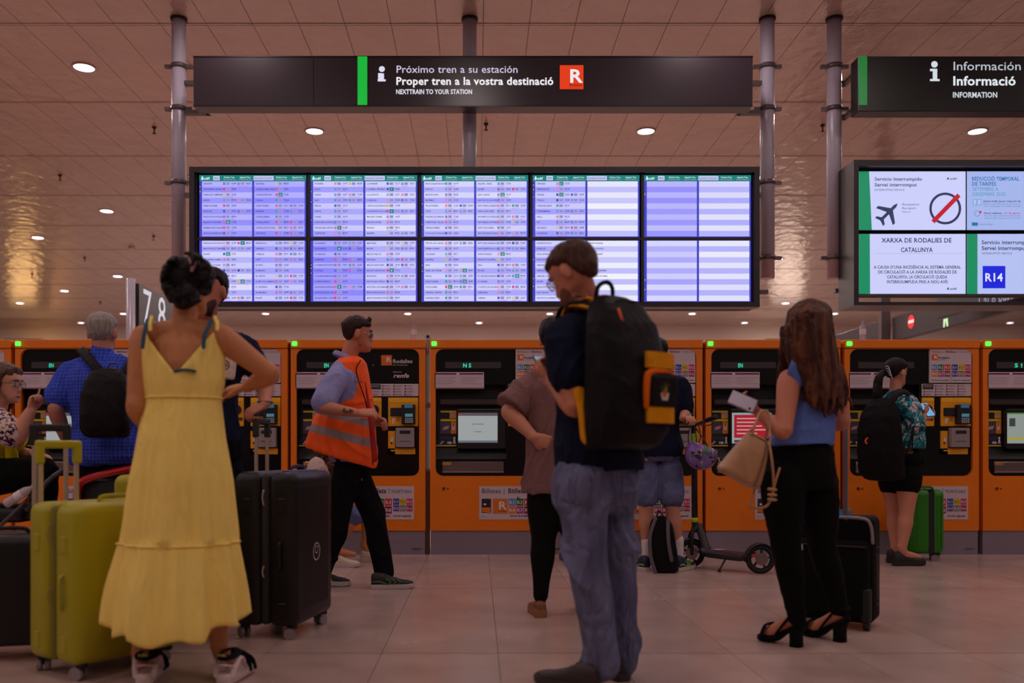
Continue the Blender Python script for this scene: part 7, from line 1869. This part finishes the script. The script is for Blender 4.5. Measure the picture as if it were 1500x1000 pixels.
b.build('deck_stripes', mat('stripe_white', (200, 190, 195), .5), e, off=o_)
b = B(); b.add(limb([rw + V((.115 * math.cos(t), 0, .115 * math.sin(t))) for t in [math.radians(k) for k in range(-5, 190, 15)]], .034, 10, 2, flat=.25, ref=(0, 1, 0))); b.add(limb([rw + V((-.115, 0, .02)), along(1.0, .15)], .02, 8, 2)); b.build('rear_mudguard', M_sc, e, off=o_)
b = B(); b.add(limb([fw + V((.115 * math.cos(t), 0, .115 * math.sin(t))) for t in [math.radians(k) for k in range(0, 140, 15)]], .03, 10, 2, flat=.25, ref=(0, 1, 0))); b.build('front_mudguard', M_sc, e, off=o_)
hd = P(1017, 775, 7.09)
tp = P(1016, 622, 7.06)
b = B(); b.add(limb([along(-.02, .15), fw + V((.06, 0, .22)), hd + V((0, 0, -.0))], [.035, .03, .028], 12, 4)); b.add(limb([fw + V((0, -.04, 0)), fw + V((.0, -.04, .14)), hd], .014, 8, 3)); b.add(limb([fw + V((0, .04, 0)), fw + V((.0, .04, .14)), hd], .014, 8, 3)); b.build('fork', M_sc, e, off=o_)
b = B(); b.add(limb([hd, tp], .021, 14, 3)); b.build('stem', mat('stem_black', (28, 25, 28), .4), e, off=o_)
b = B(); q = hd.lerp(tp, .07); b.cyl(q, .026, .035, 'z', 16); b.build('reflector_band', mat('band_lime', (190, 220, 30), .4, emit=(160, 200, 20), estr=.0), e, off=o_)
b = B(); b.add(limb([tp + V((-.16, -.10, .02)), tp + V((-.08, -.05, .03)), tp + V((.0, 0, .0)), tp + V((.05, -.10, .02)), tp + V((.10, -.22, .045))], .013, 10, 4)); b.add(limb([tp + V((.03, -.06, .0)), tp + V((.06, -.15, -.01)), tp + V((.11, -.22, .005))], .005, 6, 4)); b.build('handlebar', mat('bar_grey', (84, 76, 84), .35, metal=.4), e, off=o_)
b = B(); b.add(limb([tp + V((.07, -.14, .032)), tp + V((.11, -.24, .05))], .019, 12, 3)); b.add(limb([tp + V((-.12, -.07, .025)), tp + V((-.19, -.12, .02))], .019, 12, 3)); b.build('grip', M_rub, e, off=o_)
b = B(); b.add(limb([tp + V((.03, -.03, .0)), tp + V((.05, -.02, -.1)), tp + V((.02, -.03, -.22)), hd + V((.02, -.02, .1))], .004, 6, 4)); b.add(limb([tp + V((-.03, -.03, .0)), tp + V((-.05, -.03, -.12)), tp + V((-.01, -.03, -.25))], .004, 6, 4)); b.build('cable', M_blk2, e, off=o_)
b = B(); b.add(rbox(-.025, .025, -.02, .02, -.05, .03, .008, 2, Matrix.Translation(tp + V((.0, -.035, -.10))))); b.build('head_lamp', mat('lamp_lime', (170, 190, 30), .4), e, off=o_)
b = B(); b.add(limb([along(.55, .10, -.06), along(.50, .04, -.10), along(.46, .008, -.12)], .008, 8, 3)); b.add(limb([along(.46, .008, -.12), along(.52, .006, -.13)], .008, 6, 2)); b.build('kickstand', M_sc, e, off=o_)
b = B(); b.add(rbox(-.02, .02, -.003, .003, -.008, .008, .001, 1, Matrix.Translation(rw + V((-.06, -.04, .03))))); b.build('red_mark', mat('mark_red', (190, 30, 24), .5), e, off=o_)
# ---- helmet hanging from the handlebar
c_ = P(1026, 668, 6.72)
e = empty('bicycle_helmet', c_, 'purple painted child helmet hanging from the scooter handlebar', 'helmet')
R_ = Matrix.Rotation(.35, 3, 'Y')
vs = []; fs = []
rings = []
for k_ in range(15):
    a = math.radians(-90 + k_ * 8.9); rings.append((V((0, 0, .118 * math.sin(a) + .015)), V((.122 * math.cos(a) + .001, 0, 0)), V((0, .105 * math.cos(a) + .001, 0)), 2.1))
v, f = loft(rings, 32); v = [R_ @ q for q in v]
M_hel = mat('helmet_violet', (120, 84, 160), .25, coat=.5); pattern(M_hel, (124, 88, 168), [((50, 120, 50), 1, .57), ((200, 160, 130), 1.2, .62), ((50, 34, 90), .9, .60)], 11)
mesh_obj('shell', v, f, M_hel, e, True)
b = B()
for x, z in ((.05, .012), (-.04, .02), (.085, -.012), (-.085, .0)): 
    q = ell((0, 0, 0), (.014, .012, .008), None, 12, 6); s2 = -.105 * math.sqrt(max(.1, 1 - (x / .13) ** 2 - (z / .16) ** 2)); b.add(([R_ @ (a_ + V((x, s2, z))) for a_ in q[0]], q[1]))
b.build('vent', M_blk2, e)
b = B(); b.add(limb([R_ @ V((.07, -.02, .04)), V((.03, .0, .12)), P(1018, 626, 6.82) - c_, V((-.02, .04, .13)), R_ @ V((-.06, .0, .04))], .006, 6, 5, flat=.5)); b.build('chin_strap', M_blk2, e)
b = B(); b.add(limb([R_ @ V((.125, -.03, .03)), R_ @ V((.150, -.02, 0)), R_ @ V((.145, -.02, -.03))], .008, 8, 3)); b.build('dial', mat('dial_green', (150, 160, 120), .5), e)

# ---- red mobility scooter under the seated woman (mostly hidden by the luggage)
Y = 5.5
o_ = V((px2x(60, Y), Y, 0))
e = empty('mobility_scooter', o_, 'red and black mobility scooter carrying the seated woman, left edge', 'mobility scooter')
M_red = mat('scooter_red', (190, 10, 22), .22, coat=.6)
b = B(); b.add(limb([P(112, 765, 5.0), P(113, 725, 5.0), P(117, 709, 5.0), P(132, 700, 5.0), P(160, 693, 5.0), P(195, 686, 5.0), P(240, 682, 5.0)], [.022, .022, .024, .022, .020, .018, .016], 12, 5, flat=1.0)); b.add(limb([P(112, 765, 5.12), P(113, 725, 5.12), P(117, 709, 5.12), P(132, 700, 5.12), P(160, 693, 5.12), P(195, 686, 5.12), P(240, 682, 5.12)], [.02] * 7, 12, 5)); b.build('red_frame', M_red, e, off=o_)
b = B(); v, f = rbox(px2x(120, 5.05), px2x(235, 5.05), 5.02, 5.09, .25, .77, .02, 3); b.add((v, f), True); b.build('front_cowl', M_in, e, off=o_)
b = B(); v, f = rbox(px2x(-60, 5.5), px2x(60, 5.5), 5.28, 5.7, .50, .60, .04, 3); b.add((v, f), True); v, f = rbox(px2x(-85, 5.5), px2x(-58, 5.5), 5.28, 5.7, .55, 1.05, .04, 3); b.add((v, f), True); b.build('seat', mat('seat_black', (30, 24, 26), .5), e, off=o_)
b = B(); v, f = rbox(px2x(-70, 5.5), px2x(235, 5.5), 5.3, 5.7, .12, .20, .03, 2); b.add((v, f), True); b.build('platform', M_blk2, e, off=o_)
b = B(); b.add(limb([P(40, 745, 5.2), P(70, 705, 5.2), P(90, 690, 5.25)], .016, 8, 3)); b.add(limb([P(0, 770, 5.15), P(30, 742, 5.15), P(52, 720, 5.2)], .012, 8, 3)); b.add(limb([V((px2x(150, 5.6), 5.6, .7)), V((px2x(125, 5.6), 5.6, 1.0))], .02, 8, 3)); b.build('armrest_bar', mat('bar_grey', (84, 76, 84), .35, metal=.4), e, off=o_)
for x in (-20, 215):
    for yy in (5.28, 5.74):
        c = V((px2x(x, 5.5), yy, .155)); b = B(); b.add(limb([c + V((.115 * math.cos(t), 0, .115 * math.sin(t))) for t in [2 * PI * k / 20 for k in range(21)]], .04, 10, 2, round_=False), True); b.cyl(c + V((0, -.02, 0)), .05, .04, 'y', 14); b.build('wheel', M_ty, e, off=o_)
bottle(8, 5.15, .62, .2, (222, 200, 208), 'pale plastic water bottle lying slanted beside the seated woman', M=(0, 1.0, 0))

# separate pieces that could be picked apart become objects of their own
def split_loose(o, most=10):
    me = o.data; n = len(me.vertices); par = list(range(n))
    def find(a):
        while par[a] != a: par[a] = par[par[a]]; a = par[a]
        return a
    for p in me.polygons:
        v = p.vertices; r = find(v[0])
        for q in v[1:]:
            s2 = find(q)
            if s2 != r: par[s2] = r
    groups = {}
    for p in me.polygons: groups.setdefault(find(p.vertices[0]), []).append(p)
    if not 1 < len(groups) <= most: return
    first = True; kids = list(o.children)
    for g in groups.values():
        ids = sorted({i for p in g for i in p.vertices}); mp = {i: k for k, i in enumerate(ids)}
        m2 = bpy.data.meshes.new(me.name); m2.from_pydata([me.vertices[i].co[:] for i in ids], [], [[mp[i] for i in p.vertices] for p in g])
        for m_ in me.materials: m2.materials.append(m_)
        m2.polygons.foreach_set('use_smooth', [p.use_smooth for p in g]); m2.update()
        if first: new = o; first = False; keep = m2
        else:
            c = o.copy(); c.data = m2; link(c); c.parent = o.parent
    o.data = keep
for o in [o for o in sc.objects if o.type == 'MESH' and o.parent]:
    if o.name.split('.')[0] in ('zip_pull', 'carry_handle', 'seam', 'shoulder_strap', 'underlayer_strap', 'bracket', 'armrest_bar', 'stripe', 'lace', 'dark_strap', 'white_strap', 'handle', 'strap', 'grip', 'cable', 'red_frame', 'seat', 'edging', 'tyre', 'hair_tie', 'deck_stripes', 'shell_ribs', 'vent', 'zip', 'long_strap'): split_loose(o)

# remove the scratch scene
for o in list(TS.objects): bpy.data.objects.remove(o)
bpy.data.scenes.remove(TS)
